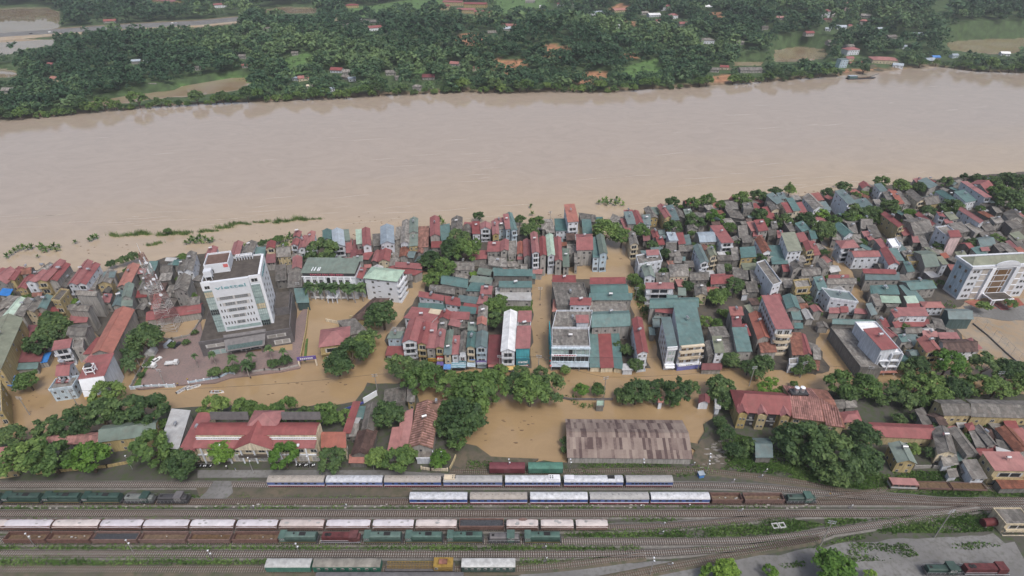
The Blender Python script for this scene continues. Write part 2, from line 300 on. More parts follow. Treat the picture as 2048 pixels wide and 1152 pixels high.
# tracks ------------------------------------------------------------
TZ = .95
def polyline(px, z):
    pts = [P(x, y, z) for x, y in px]
    for _ in range(2):                                        # Chaikin
        q = [pts[0]]
        for a, b in zip(pts, pts[1:]): q += [a.lerp(b,.25), a.lerp(b,.75)]
        q.append(pts[-1]); pts = q
    out = [pts[0]]; acc = 0
    for a, b in zip(pts, pts[1:]):
        L_ = (b-a).length; n = max(1, int(L_/3.0))
        for k in range(1, n+1): out.append(a.lerp(b, k/n))
    return out
def strip(mb, pts, o0, z0, o1, z1):
    prev = None
    for i, p in enumerate(pts):
        t = (pts[min(i+1,len(pts)-1)]-pts[max(i-1,0)]).normalized(); nrm = Vector((-t.y, t.x, 0))
        cur = (p+nrm*o0+Vector((0,0,z0)), p+nrm*o1+Vector((0,0,z1)))
        if prev: mb.face([prev[0], cur[0], cur[1], prev[1]])
        prev = cur
mat('rail_steel', (.13,.085,.065), rough=.6, metal=.3, var=.3); mat('sleeper_pale', (.27,.255,.235), rough=.9, var=.35, scale=2); mat('sleeper_dark', (.20,.175,.155), rough=.9, var=.4, scale=2)
def track(px, label, bal='ballast', slp='sleeper_pale', wid=1.3):
    pts = polyline(px, TZ); root = thing('railway_track', label, 'railway track', pts[0], 0, 'tracks of the railway yard')
    loc = [p-pts[0] for p in pts]
    b = MB(); strip(b, loc, -wid, -.18, wid, -.18); b.k = 1; strip(b, loc, -wid-.9, -.5, -wid, -.18); strip(b, loc, wid, -.18, wid+.9, -.5); b.obj('ballast', [bal,'ballast_edge' if bal != 'mud' else 'mud'], root)
    for s in (-.53, .53):
        r_ = MB(); strip(r_, loc, s-.05, 0, s+.05, 0); strip(r_, loc, s-.05, -.13, s-.05, 0); strip(r_, loc, s+.05, 0, s+.05, -.13); r_.obj('rail', 'rail_steel', root)
    s_ = MB(); acc = 0.0
    for a, c in zip(loc, loc[1:]):
        d = c-a; L_ = d.length; t = d/L_; nrm = Vector((-t.y, t.x, 0))
        while acc < L_:
            p = a+t*acc; h = t*.13; q = nrm*(.92+rnd.uniform(-.05,.05))
            s_.slab([p-h-q+Vector((0,0,-.10)), p+h-q+Vector((0,0,-.10)), p+h+q+Vector((0,0,-.10)), p-h+q+Vector((0,0,-.10))], .12)
            acc += .72
        acc -= L_
    kind(s_.obj('sleepers', slp, root), 'stuff'); return root
track([(-150,969),(500,969),(1340,969.5),(1440,970),(1540,975),(1640,985),(1760,996),(1880,1003),(2250,1008)], 'pale ballasted platform track carrying the upper passenger coaches')
track([(-150,1003),(820,1003),(1500,1003),(1760,1003),(1850,1003.5),(1960,1008)], 'brown track under the lower row of passenger coaches', 'brown_ballast', 'sleeper_dark')
track([(-150,1027),(600,1027),(1500,1026.5),(1850,1026.5),(1905,1021),(1960,1013),(2250,1009)], 'empty long track between the coaches and the tarpaulin wagons', 'brown_ballast')
track([(-150,1055),(1000,1055),(1210,1055),(1330,1052),(1450,1043),(1541,1031),(1600,1027)], 'track beneath the white tarpaulin covered wagons', 'ballast', 'sleeper_dark')
track([(-150,1081),(900,1082),(1450,1083.5),(1559,1075),(1639,1066),(1750,1049),(1860,1032),(1960,1014)], 'track beneath the open rusty wagons and green locomotives')
track([(-150,1107),(800,1108),(1278,1108),(1423,1099),(1514,1094),(1627,1075),(1660,1064)], 'empty track in front of the green locomotives')
track([(-150,1138),(700,1138),(1040,1138),(1151,1128),(1240,1116),(1290,1109)], 'overgrown track beneath the yellow rail crane', 'mud', 'sleeper_dark')
track([(1180,1165),(1300,1142),(1400,1122),(1480,1106),(1560,1090),(1640,1075)], 'rusty disused track beside the gravel road', 'mud', 'sleeper_dark', 1.2)
track([(900,943),(1100,943),(1300,940),(1400,940),(1468,947),(1536,956),(1627,968),(1690,984),(1740,992)], 'overgrown siding below the striped warehouse', 'mud', 'sleeper_dark', 1.2)
track([(1640,1000),(1740,985),(1790,972),(1900,974),(2100,978)], 'grass covered siding under the rusty old wagons', 'mud', 'sleeper_dark', 1.0)
track([(1690,988),(1765,992),(1830,996),(1893,1003),(2000,1001),(2250,999)], 'curved brown track nearest the trackside trees', 'brown_ballast')
# ------------------------------------------------------------------ houses of the town
HOUSES = []; HB = {}
KINDW = {'s':'lean-to','g':'gabled','w':'ridged','f':'flat','h':'hipped','b':'curved'}
FOOT = []
def house(t, row, label=None, cat=None, geo=None):
    q = row.split(); n = [float(x) for x in q[:7]]; ty, rc, wc = q[7], q[8], q[9]; fl = q[10] if len(q) > 10 else ''
    h = n[6]+rnd.uniform(-.18,.18)
    base, ang, W, D, sk = geo or frame(tp(t,n[0],n[1]), tp(t,n[2],n[3]), tp(t,n[4],n[5]), h)
    D = max(2.6, min(D, 70)); sk = max(-.5*D, min(.5*D, sk)); W = max(W, 1.8)
    A, B, C, E_ = (0,0), (W,0), (W+sk,D), (sk,D)
    small = W*D < 45 and h < 6.2
    nm = ('lean_to' if ty == 's' else 'shed') if (small or h < 5) else ('shop_house' if h >= 8.5 and W < 9 else 'house')
    root = thing(nm, '', cat or ({'shed':'shed','lean_to':'lean-to'}.get(nm,'house')), base, ang)
    wm, rm = 'wall_'+wc, 'roof_'+rc
    i = .22
    ia, ib, ic, ie = (i,i), (W-i,i), (W+sk-i,D-i), (sk+i,D-i)
    lift = lambda p, z: (p[0], p[1], z)
    wl = MB()
    o = .35
    def ext(p, q, k): return (p[0]+(p[0]-q[0])*k, p[1]+(p[1]-q[1])*k)
    rf = MB(); top = h
    if ty == 'g':
        r = min(.2*W+.25, 2.6); ang_r = r/(W/2)
        wl.poly([ia, ib, ic, ie], -.6, h-.05)
        mf, mb_ = ((A[0]+B[0])/2, 0), ((C[0]+E_[0])/2, D); kx = o/D
        F0, B0 = ext(mf, mb_, kx), ext(mb_, mf, kx)
        for s, (f0, b0) in ((-1,(A,E_)), (1,(B,C))):
            f1, b1 = ext(f0, b0, kx), ext(b0, f0, kx)
            f1 = (f1[0]+s*o*.6, f1[1]); b1 = (b1[0]+s*o*.6, b1[1]); z = h-ang_r*o*.6+.08
            quad = [lift(f1,z), lift(F0,h+r+.08), lift(B0,h+r+.08), lift(b1,z)]
            rf.slab(quad if s > 0 else quad[::-1], .1)
        for m_, a_, b_ in (((ia[0]+ib[0])/2, ia, ib), ((ic[0]+ie[0])/2, ie, ic)):
            y = a_[1]; wl.face([(a_[0],y,h-.05), (b_[0],y,h-.05), (m_,y,h+r-.06)])
        rf.obj('roof', rm, root); top = h+r
        if rc == 'J':
            st = MB(); k = int(D/1.15)
            for q in range(k):
                f = (q+.25)/k; g2 = (q+.62)/k; lp = lambda a, b, t: (a[0]+(b[0]-a[0])*t, a[1]+(b[1]-a[1])*t)
                for s, (e0, e1) in ((-1,(A,E_)),(1,(B,C))):
                    qd = [lift(lp(e0,e1,f),h+.14), lift(lp(mf,mb_,f),h+r+.14), lift(lp(mf,mb_,g2),h+r+.14), lift(lp(e0,e1,g2),h+.14)]
                    st.slab(qd if s > 0 else qd[::-1],.1)
            st.obj('roof_batten','roof_K' if W < 9 else 'roof_C',root)
        MB().tube(lift(F0,h+r+.12), lift(B0,h+r+.12), .13, n=5).obj('ridge_cap', rm, root)
    elif ty in 'wb':
        r = min(.2*D+.2, 3.0)
        wl.poly([ia, ib, ic, ie], -.6, h-.05)
        ml, mr_ = ((A[0]+E_[0])/2, D/2), ((B[0]+C[0])/2, D/2)
        steps = 1 if ty == 'w' else 4
        for a0, b0, a1, b1 in ((A,B,ml,mr_), (E_,C,ml,mr_)):
            for k in range(steps):
                f0, f1 = k/steps, (k+1)/steps
                zz = (lambda f: h+r*f+.08) if ty == 'w' else (lambda f: h+r*math.sin(f*math.pi/2)+.08)
                lerp = lambda p, q, f: (p[0]+(q[0]-p[0])*f, p[1]+(q[1]-p[1])*f)
                st = -o*.6/D*2 if k == 0 else f0
                p0, p1, p2, p3 = lerp(a0,a1,st), lerp(b0,b1,st), lerp(b0,b1,f1), lerp(a0,a1,f1)
                z0 = h+.08+(r*st if ty == 'w' else (0 if k == 0 else r*math.sin(f0*math.pi/2)))
                qd = [(p0[0]-o,p0[1],z0), (p1[0]+o,p1[1],z0), (p2[0]+o,p2[1],zz(f1)), (p3[0]-o,p3[1],zz(f1))]
                rf.slab(qd if a0 is A else qd[::-1], .1)
        for a_, e_ in ((ia, ie), (ib, ic)):
            wl.face([lift(a_,h-.05), lift(e_,h-.05), ((a_[0]+e_[0])/2, (a_[1]+e_[1])/2, h+r-.1)])
        rf.obj('roof', rm, root); top = h+r
        if ty == 'w': MB().tube((ml[0]-o,ml[1],h+r+.12), (mr_[0]+o,mr_[1],h+r+.12), .14, n=5).obj('ridge_cap', rm, root)
    elif ty == 's':
        r = min(.07*D, .9)
        wl.poly([ia, ib, ic, ie], -.6, [h-.04, h-.04, h+r-.08, h+r-.08])
        f1, f2 = ext(A,E_,o/D), ext(B,C,o/D); b1, b2 = ext(E_,A,o/D), ext(C,B,o/D); e = r*o/D
        rf.slab([(f1[0]-.2,f1[1],h-e+.06), (f2[0]+.2,f2[1],h-e+.06), (b2[0]+.2,b2[1],h+r+e+.06), (b1[0]-.2,b1[1],h+r+e+.06)], .1)
        rf.obj('roof', rm, root); top = h+r
    elif ty == 'h':
        r = min(.22*min(W,D)+.2, 3.2); k = min(W,D)*.45
        wl.poly([ia, ib, ic, ie], -.6, h-.05)
        f = lambda p, z: (p[0], p[1], z)
        A2, B2, C2, E2 = (A[0]-o,A[1]-o,h-.05), (B[0]+o,B[1]-o,h-.05), (C[0]+o,C[1]+o,h-.05), (E_[0]-o,E_[1]+o,h-.05)
        if W >= D: p, q_ = (k+sk/2, D/2, h+r), (W-k+sk/2, D/2, h+r); fs = [[A2,B2,q_,p],[B2,C2,q_],[C2,E2,p,q_],[E2,A2,p]]
        else: p, q_ = (W/2+sk*k/D, k, h+r), (W/2+sk*(D-k)/D, D-k, h+r); fs = [[A2,B2,p],[B2,C2,q_,p],[C2,E2,q_],[E2,A2,p,q_]]
        for x in fs: rf.slab(x, .1)
        rf.obj('roof', rm, root); top = h+r
    elif ty == 'f':
        wl.poly([ia, ib, ic, ie], -.6, h-.06)
        rf.slab([lift(p,h) for p in (ia,ib,ic,ie)], .06); rf.obj('roof', rm, root)
        pp = MB(); ph = .8 if h > 6 else .4
        ring = [A,B,C,E_]; 
        for k in range(4):
            a, b = Vector((*ring[k],0)), Vector((*ring[(k+1)%4],0)); d = (b-a).normalized(); n_ = Vector((-d.y,d.x,0))*.22
            pp.poly([(a.x,a.y),(b.x,b.y),(b.x+n_.x,b.y+n_.y),(a.x+n_.x,a.y+n_.y)], h-.35, h+ph+k*.004)
        pp.obj('parapet', wm, root); top = h
    wl.obj('wall', wm, root)
    # openings on the street front and on the side the camera can see
    if h > 4.2 and 'x' not in fl:
        nf = max(1, min(3, int(round(h/3.3)))); st = h/max(1, int(round(h/3.3)))
        nw = max(1, min(4, int(W/2.3))); ww = min(1.5, W/nw*.55)
        for k in range(nf):
            z = h-(k+1)*st+.9
            if z < .2: continue
            if 'B' in fl or (wc in 'ycwb' and h > 8 and W < 8 and rnd.random() < .45):
                bl = MB(); bl.box(.25,-.95,z-.95,W-.25,.2,z-.78); bl.box(.25,-.95,z-.78,W-.25,-.86,z+.05); bl.box(.25,-.86,z-.78,.33,.2,z+.05); bl.box(W-.33,-.86,z-.78,W-.25,.2,z+.05)
                bl.obj('balcony', wm, root); window(root, W/2, i, z-.75, W*.66, 2.2, 0, 'plain')
            else:
                for j in range(nw):
                    if wc in 'gk' and rnd.random() < .4: continue
                    window(root, W*(j+.5)/nw+rnd.uniform(-.2,.2), i, z+rnd.uniform(-.15,.15), ww*rnd.uniform(.6,1), rnd.uniform(.9,1.45), 0, 'bare' if wc in 'gk' or rnd.random() < .3 else 'plain')
        if wc in 'wycbp' and D > 6 and h > 6:
            right = base.x+W/2 < 0; x = W-i if right else i; x2 = (W+sk-i) if right else sk+i
            for k in range(min(2, nf)):
                z = h-(k+1)*st+1.0
                if z < .3: continue
                for fy in ((.3,.7) if D < 14 else (.2,.5,.8)):
                    yy = D*fy; xx = x+(x2-x)*fy; a2 = math.atan2(D, sk)
                    window(root, xx, yy, z, 1.1, 1.25, a2 if right else a2+math.pi)
    size = 'narrow' if W < 4.6 else ('wide' if W > 11 else '')
    tall = 'tall' if h > 10.5 else ('low' if h < 5.2 else '')
    adj = tall or size
    noun = {'shed':'shed','lean_to':'lean-to'}.get(nm,'house')
    d = f"{adj+' ' if adj else ''}{WALLC[wc][1]} {noun} with {ROOFC[rc][1]} {KINDW[ty]} roof"
    if nm == 'lean_to': d = f"{WALLC[wc][1]} lean-to under {ROOFC[rc][1]} sheet roof"
    elif nm == 'shed': d = f"{WALLC[wc][1]} shed with {ROOFC[rc][1]} roof"
    if label: root['label'] = label
    else: auto(root, d, base.x+W/2, base.y+D/2)
    c = base+Vector((math.cos(ang)*(W/2+sk/2)-math.sin(ang)*D*.55, math.sin(ang)*(W/2+sk/2)+math.cos(ang)*D*.55, 0))
    FOOT.append((c.x,c.y,W,D,ang)); HB[(t,n[0],n[1])] = dict(o=root, W=W, D=D, sk=sk); HOUSES.append(dict(o=root, W=W, D=D, h=h, top=top, ty=ty, c=c, ang=ang, rc=rc, lab=label)); return root, W, D, h, sk
def block(t, s):
    for r in s.strip().split('\n'):
        r = r.strip()
        if r: house(t, r)
block('A', '''-60 690 50 720 20 600 7 g R g
45 700 110 692 118 603 7 g R y
130 757 200 757 190 675 7 g R y
160 650 235 640 190 600 6 w B g
192 712 268 706 300 628 10 g R w
280 705 358 700 432 548 11 g R y B
372 700 438 697 478 572 10 g R g
250 645 310 645 360 570 8 g G g
452 750 512 746 540 648 6 g D k
520 725 590 725 648 548 9 g R w
592 725 660 725 705 570 10 g R w
668 760 735 760 715 655 6 f G g
745 725 850 715 798 630 7 g G y
790 672 880 668 800 636 8 s Q g
900 745 992 742 985 578 6 g O g
1055 642 1115 640 1070 608 5 s R g
1112 660 1172 655 1150 592 6 s T g
1235 640 1320 645 1245 572 5 w D g
1355 622 1402 620 1385 545 7 g D w
1405 625 1480 620 1440 485 8 g D w
1455 560 1500 555 1445 480 6 g D k
1330 770 1435 780 1372 655 10 g G g
580 805 738 812 610 770 13 w G g x
520 920 672 930 560 875 12 w G g x
525 1022 665 1012 550 968 8 s R g
512 1112 650 1120 570 1035 10 w D g x
395 850 462 858 470 765 10 f D y
5 985 85 982 130 838 7 g L w
98 975 178 970 182 842 7 g G g
192 930 262 938 268 825 8 g G c
285 912 355 912 335 815 8 g T g
290 965 360 960 310 915 5 s R g
385 945 445 945 400 905 5 s R g
-10 805 70 812 10 760 4 s U g
860 895 930 890 905 785 8 g Q g
935 825 1005 825 962 722 10 g M g
932 890 1016 890 940 832 8 s M g
780 858 842 862 800 802 6 s R g
740 755 840 748 755 722 4 s Y g
1060 770 1128 772 1110 662 9 g D g
1045 825 1122 820 1060 775 6 s R g
1160 915 1225 905 1190 812 4 s P g
1125 1002 1540 940 1152 928 4 w R g x
1000 650 1050 650 1010 612 5 s G k
1220 700 1310 690 1240 650 5 s G k
1160 760 1215 755 1150 700 5 s D k
1440 930 1530 915 1450 840 5 s G g
700 840 760 835 710 800 5 s G k''')
block('G', '''-200 600 5 605 -10 215 12 g V y
110 555 312 545 165 440 4 s A g
188 395 290 395 225 282 4 s A g
95 612 285 600 112 555 3.5 s T g x
315 556 360 550 350 492 3 s U g x
60 732 130 735 75 665 3 s U g x
400 462 535 440 422 400 9 s R w B
560 455 640 445 570 385 8 f G g
700 490 862 486 885 155 9 g O g
640 492 720 484 745 378 6 s R g
640 548 815 515 735 478 7 s P g
602 684 800 656 690 525 12 s R w x
430 660 525 655 478 556 9 w R w
428 712 520 705 440 684 6.5 s R g
375 775 560 748 432 690 6 f G b
-30 950 25 942 -40 700 9 f G y''')
block('B', '''228 520 302 512 258 446 6 g R w
422 508 492 504 455 404 6 g R g
325 512 420 505 340 482 4 s R g
505 495 590 490 550 405 7 g G w
615 500 690 500 625 446 5 s T g
700 450 765 445 710 400 9 g R c
785 515 885 510 795 438 6 w G y
905 360 958 360 920 320 9 g R g
890 425 940 425 910 380 9 g R w
946 455 998 440 970 366 9 g R w
1000 435 1062 422 1020 332 10 g P w
1135 385 1205 380 1135 312 7 g T g
1150 462 1215 460 1165 402 5 g T g
1215 435 1306 430 1205 310 9 g S w
1306 390 1345 385 1296 316 7 s M g
1315 482 1362 480 1310 392 5 s R g
1364 495 1450 490 1364 396 4 s A g
1395 415 1440 410 1390 316 8 s L g
1442 430 1505 425 1436 300 10 g R w
900 602 972 600 906 516 7 g R g
775 700 855 690 775 590 5 s D k
865 750 975 742 872 625 5 s D k
860 640 900 635 865 585 4 s D k
936 866 1030 862 918 768 5 s T n x
1215 550 1275 550 1215 515 8 s M g
1285 555 1355 550 1290 526 8 s R g
1365 550 1440 545 1370 516 8 s M g
1392 668 1440 680 1425 602 12 s R w
700 560 770 555 705 500 5 s A g
1330 420 1365 415 1330 385 5 s D k''')
block('C', '''270 610 500 655 340 588 5 s R g
345 590 550 605 352 557 6 s R g
165 548 206 550 195 468 5 g R k
215 550 302 546 240 432 6 g R c
235 416 340 410 235 282 10 g S w
320 562 380 545 348 388 4 s G k
345 380 382 375 357 296 7 s G g
380 512 455 520 386 447 5 g B g
387 410 452 405 402 240 8 g G w
455 330 520 325 460 222 9 g M g
450 432 520 425 455 346 7 s M y
520 440 600 436 530 292 6 s B g
615 355 690 350 615 212 9 g R g
625 442 700 440 628 402 5 s R g
700 388 775 372 692 284 5 s T g
775 340 862 325 780 222 8 g D c
875 332 930 330 872 272 5 g D k
872 285 932 290 880 252 5 s R g
940 336 1000 335 936 252 7 s R w
1002 300 1080 300 1002 256 9 g R w
1095 345 1146 340 1086 242 9 g R y
1140 302 1195 296 1130 266 7 s G b
1110 266 1180 256 1112 226 7 s R g
1196 300 1236 296 1176 196 10 s R b
1240 312 1286 306 1200 182 10 g T b
1052 472 1155 470 1062 406 8 s R g
1156 470 1216 462 1160 392 9 g R g
930 532 1050 526 936 476 5 s R g
1215 500 1280 492 1215 402 7 f G g
1060 580 1210 600 1060 505 6 f G k
1285 492 1330 490 1286 402 8 g O g
1285 532 1330 530 1287 498 6 s R g
1335 512 1390 510 1330 386 9 g R g
780 612 950 616 792 546 6 w D g
990 620 1060 640 985 560 5 s D k
975 642 1076 656 990 604 5 s M g
915 702 1078 722 940 662 5 s M w
700 718 900 752 712 652 6 w T g
895 772 1000 776 930 718 6 s T g
610 772 800 800 626 722 5 w D k
820 852 966 872 840 812 5 s Q k
1000 796 1086 800 1010 742 8 s R g
975 872 1040 870 1000 812 6 s R g
1106 656 1402 660 1106 612 9 s T k
1145 746 1396 746 1146 706 8 s T g
1120 842 1392 846 1120 760 4.5 s N g
527 816 716 850 532 782 6 s R w
735 872 852 892 722 818 6 s R w
525 908 732 918 530 872 3 s T g
840 936 962 950 850 896 6 s T g
865 900 975 915 880 872 5 s R g
420 700 480 690 415 660 5 s D k
0 520 45 510 10 470 5 s A k
180 430 235 425 175 350 5 s D k
1290 340 1370 345 1300 290 5 s G k
1380 330 1440 330 1390 290 5 s D k
1475 300 1536 310 1470 235 5 w G g''')
block('I', '''455 242 602 256 476 212 6 s R g
415 286 622 326 472 238 7 s R w
602 256 686 266 620 226 7 s C g
680 292 756 300 702 238 8 g R g
758 296 912 302 768 248 7 s R g
755 342 840 360 776 302 7 s R g
286 446 386 445 312 402 7 s M b
310 392 400 396 330 366 7 s G g
275 576 410 576 292 516 3 s R g x
400 480 515 471 455 312 10 g R w
516 490 588 494 555 332 10 g R y B
586 521 655 520 606 342 9 s R g
656 520 716 520 676 386 10 g R y B
726 500 778 495 744 392 9 g M c
720 570 776 570 728 500 8.5 s Q c
780 570 836 566 790 442 8 s R w
840 556 892 550 856 402 9 g D w x
896 516 960 520 906 402 11 g T c B
965 516 1050 516 976 402 12 g Q b
980 330 1050 330 990 204 13 g G g
905 386 970 386 910 332 10 s M g
975 340 1045 345 980 290 13.4 g O g
1056 642 1160 641 1070 436 4 s A g x
1160 546 1266 545 1186 247 11 g W w B
1272 524 1380 521 1286 368 11 s R t x
1290 322 1390 320 1296 247 11 s R w
1284 365 1386 362 1290 324 10 f G w x
680 400 735 395 690 330 8 s D k
830 370 880 365 835 320 6 s D k
640 330 680 330 650 290 6 s R g''')
block('J', '''208 372 498 372 240 240 9.5 f G w x
205 516 500 519 205 374 11 f D w x
396 326 490 326 392 276 13.5 s R w x
240 196 500 202 206 26 9 f D k x
345 190 505 192 350 142 11 s R w
212 240 245 236 220 160 7 s O g
500 668 580 668 496 372 3 s T c x
581 673 680 669 560 388 3.1 s R c x
681 671 752 682 650 392 3 s T c x
515 362 805 352 512 242 8 w T g
500 242 780 252 500 164 8 s G g
490 152 820 152 496 108 10 s T g
510 106 790 102 500 34 9 w T g
865 566 946 556 822 302 10 g R w
1190 500 1375 482 1140 197 13 s T w x
1096 520 1170 516 1046 302 12 s Q w x
960 216 1330 206 960 142 10 w T g
1000 242 1130 256 1005 212 9 s R g
990 290 1090 290 1000 250 6 s Q k
985 360 1035 360 980 300 5 s Q k
960 420 1000 420 950 370 4 s Q k
750 690 830 690 755 650 3 s N w x''')
block('D', '''212 712 390 712 212 662 9 s R w
500 728 772 724 500 680 9 s R g
56 486 110 481 42 332 15 g R w
116 506 165 500 110 367 13 g R g
175 506 230 500 160 347 12 g L w
231 542 285 540 225 367 10 g R g
292 588 340 588 288 462 6 s M g
322 490 398 488 322 425 6 f G g
398 462 520 460 392 340 10 w R g
522 515 572 514 516 372 9 s T b
574 492 634 486 548 350 11 g M b
380 560 400 560 380 480 7 s G g
330 246 412 240 300 122 13 s O w
236 312 326 310 226 232 6 s T w
166 326 232 324 142 236 5 s G g
446 332 516 334 436 236 5 s T g
430 232 560 250 412 182 5 s D k
550 272 600 270 546 217 5 s T g
642 250 760 300 612 167 4 s G g x
772 316 816 310 730 232 5 s R g
762 180 830 178 760 158 6 s R g
790 262 856 260 756 177 8 s Q g
856 266 910 252 826 172 8 g R w
908 272 966 266 902 202 7 s Q w
955 222 1022 216 912 142 6 g D y
985 190 1035 185 962 142 6 s M g
1076 216 1126 206 1016 122 9 g R y
1130 236 1186 226 1080 132 8 s Q g
1150 216 1232 222 1122 152 6 g D k
1236 202 1292 196 1216 156 6 s M g
810 422 872 416 786 332 9 g D c
985 366 1032 360 966 316 6 g R g
1026 422 1076 416 1002 368 6 s R g
1110 386 1176 386 1086 332 8 s S w
1180 416 1232 410 1160 342 7 s R g
1232 422 1276 416 1216 356 6 s Q g
1345 402 1470 396 1302 327 7 b S g
1350 562 1412 552 1292 432 9 g Q w
1425 512 1476 502 1396 447 9 g V c B
1230 592 1300 590 1220 552 5 s D k
1270 692 1410 690 1266 632 6 w D k
1310 812 1402 810 1300 737 6 g D c
1175 540 1230 540 1176 517 5 s T k
1430 722 1545 716 1422 657 6 s R g
1180 806 1236 810 1176 757 6 s M g
1010 712 1110 710 1006 645 6 s D k
930 757 1145 756 926 718 9 s R w B
870 577 1056 547 850 507 9 f D w
936 500 1030 495 930 467 11 s R w
920 662 1002 670 886 562 8 g M w
1115 662 1256 660 1112 572 7 h G c
1340 480 1290 490 1280 430 6 s D k
1080 470 1160 465 1085 410 6 s D k
1180 470 1280 470 1190 430 5 s D k
1480 640 1536 640 1470 580 6 s D k
1140 560 1200 560 1150 520 5 s D k
910 390 960 385 905 340 5 s A k
1250 300 1330 300 1240 230 6 g D g''')
block('E', '''230 352 340 346 216 288 5 s D k
270 416 400 440 222 352 5 s D k
386 356 476 346 396 297 8 f D k
480 346 532 332 442 312 7 s R g
640 362 712 350 592 287 8 g D c
600 436 672 426 546 342 6 s R y
680 302 736 276 612 222 10 s Q g
830 362 890 356 760 262 11 s T c
710 256 770 250 676 212 9 s Q g
770 376 836 370 716 302 10 s R c B
890 392 956 380 856 302 9 s R g
1010 352 1100 330 932 237 10 g G w
1030 272 1100 262 982 217 8 s P g
1110 362 1166 350 1080 292 7 s Q b
1310 302 1386 286 1192 197 12 s Q w B
1420 342 1530 312 1382 277 6 s Q g
350 602 432 596 332 507 6 s G g
456 542 520 536 412 472 7 s P g
521 542 606 531 476 457 9 s R g
470 586 552 586 472 547 6 s R g
555 736 632 721 486 612 8 g B w
380 642 466 640 366 592 6 s D k
366 776 500 766 352 697 7 s T y
640 832 780 830 602 682 6 s T g
780 722 906 711 716 572 12 s V w
890 636 960 622 846 572 9 s R g
945 716 1016 706 912 642 9 g R y B
1016 756 1070 746 962 642 6 s R g
905 546 976 522 840 482 8 s T g
990 612 1040 606 962 542 8 s T g
800 546 852 532 750 467 6 s D k
830 882 920 862 796 827 8 g D g
905 942 1070 926 886 872 6 w D g
1090 882 1156 871 1032 802 8 g G g
386 882 546 882 366 832 6 s V g
296 952 430 972 286 872 5 s D k
600 1022 636 1016 546 882 8 s R g
642 1030 722 1002 562 806 11 f G w
100 1006 290 1000 92 932 6 w R c
845 1052 986 1041 822 982 9 f G y B
746 1040 820 1040 740 985 5 s D k
1050 1062 1130 1050 1002 962 8 s T b
1126 1012 1380 1006 1122 962 8 w G g
1140 960 1320 956 1142 937 8 s R g
375 1102 430 1100 378 1066 4 s G w
190 646 300 640 88 507 9 s R w
1280 592 1362 562 1202 492 8 g T w
1172 612 1250 622 1170 556 6 s G g
1252 692 1410 682 1204 627 9 h R w B
640 520 690 515 630 465 6 s D k
690 600 740 600 680 545 6 s R k
610 580 660 575 600 520 5 s D k
560 880 620 870 545 800 5 s D k
740 900 800 895 720 840 5 s R k
460 1000 540 1000 440 900 5 s G k
830 270 900 262 800 235 6 s G g
900 600 945 590 880 550 6 s D k
880 820 940 810 860 770 5 s G k
1380 460 1450 455 1370 415 6 s D k
290 800 350 795 270 700 5 s G k
160 800 290 800 150 760 5 s D k
1080 1000 1120 990 1075 950 6 s R k
420 1080 520 1080 400 1000 5 s D k
640 1080 740 1060 640 1020 4 s D k''')
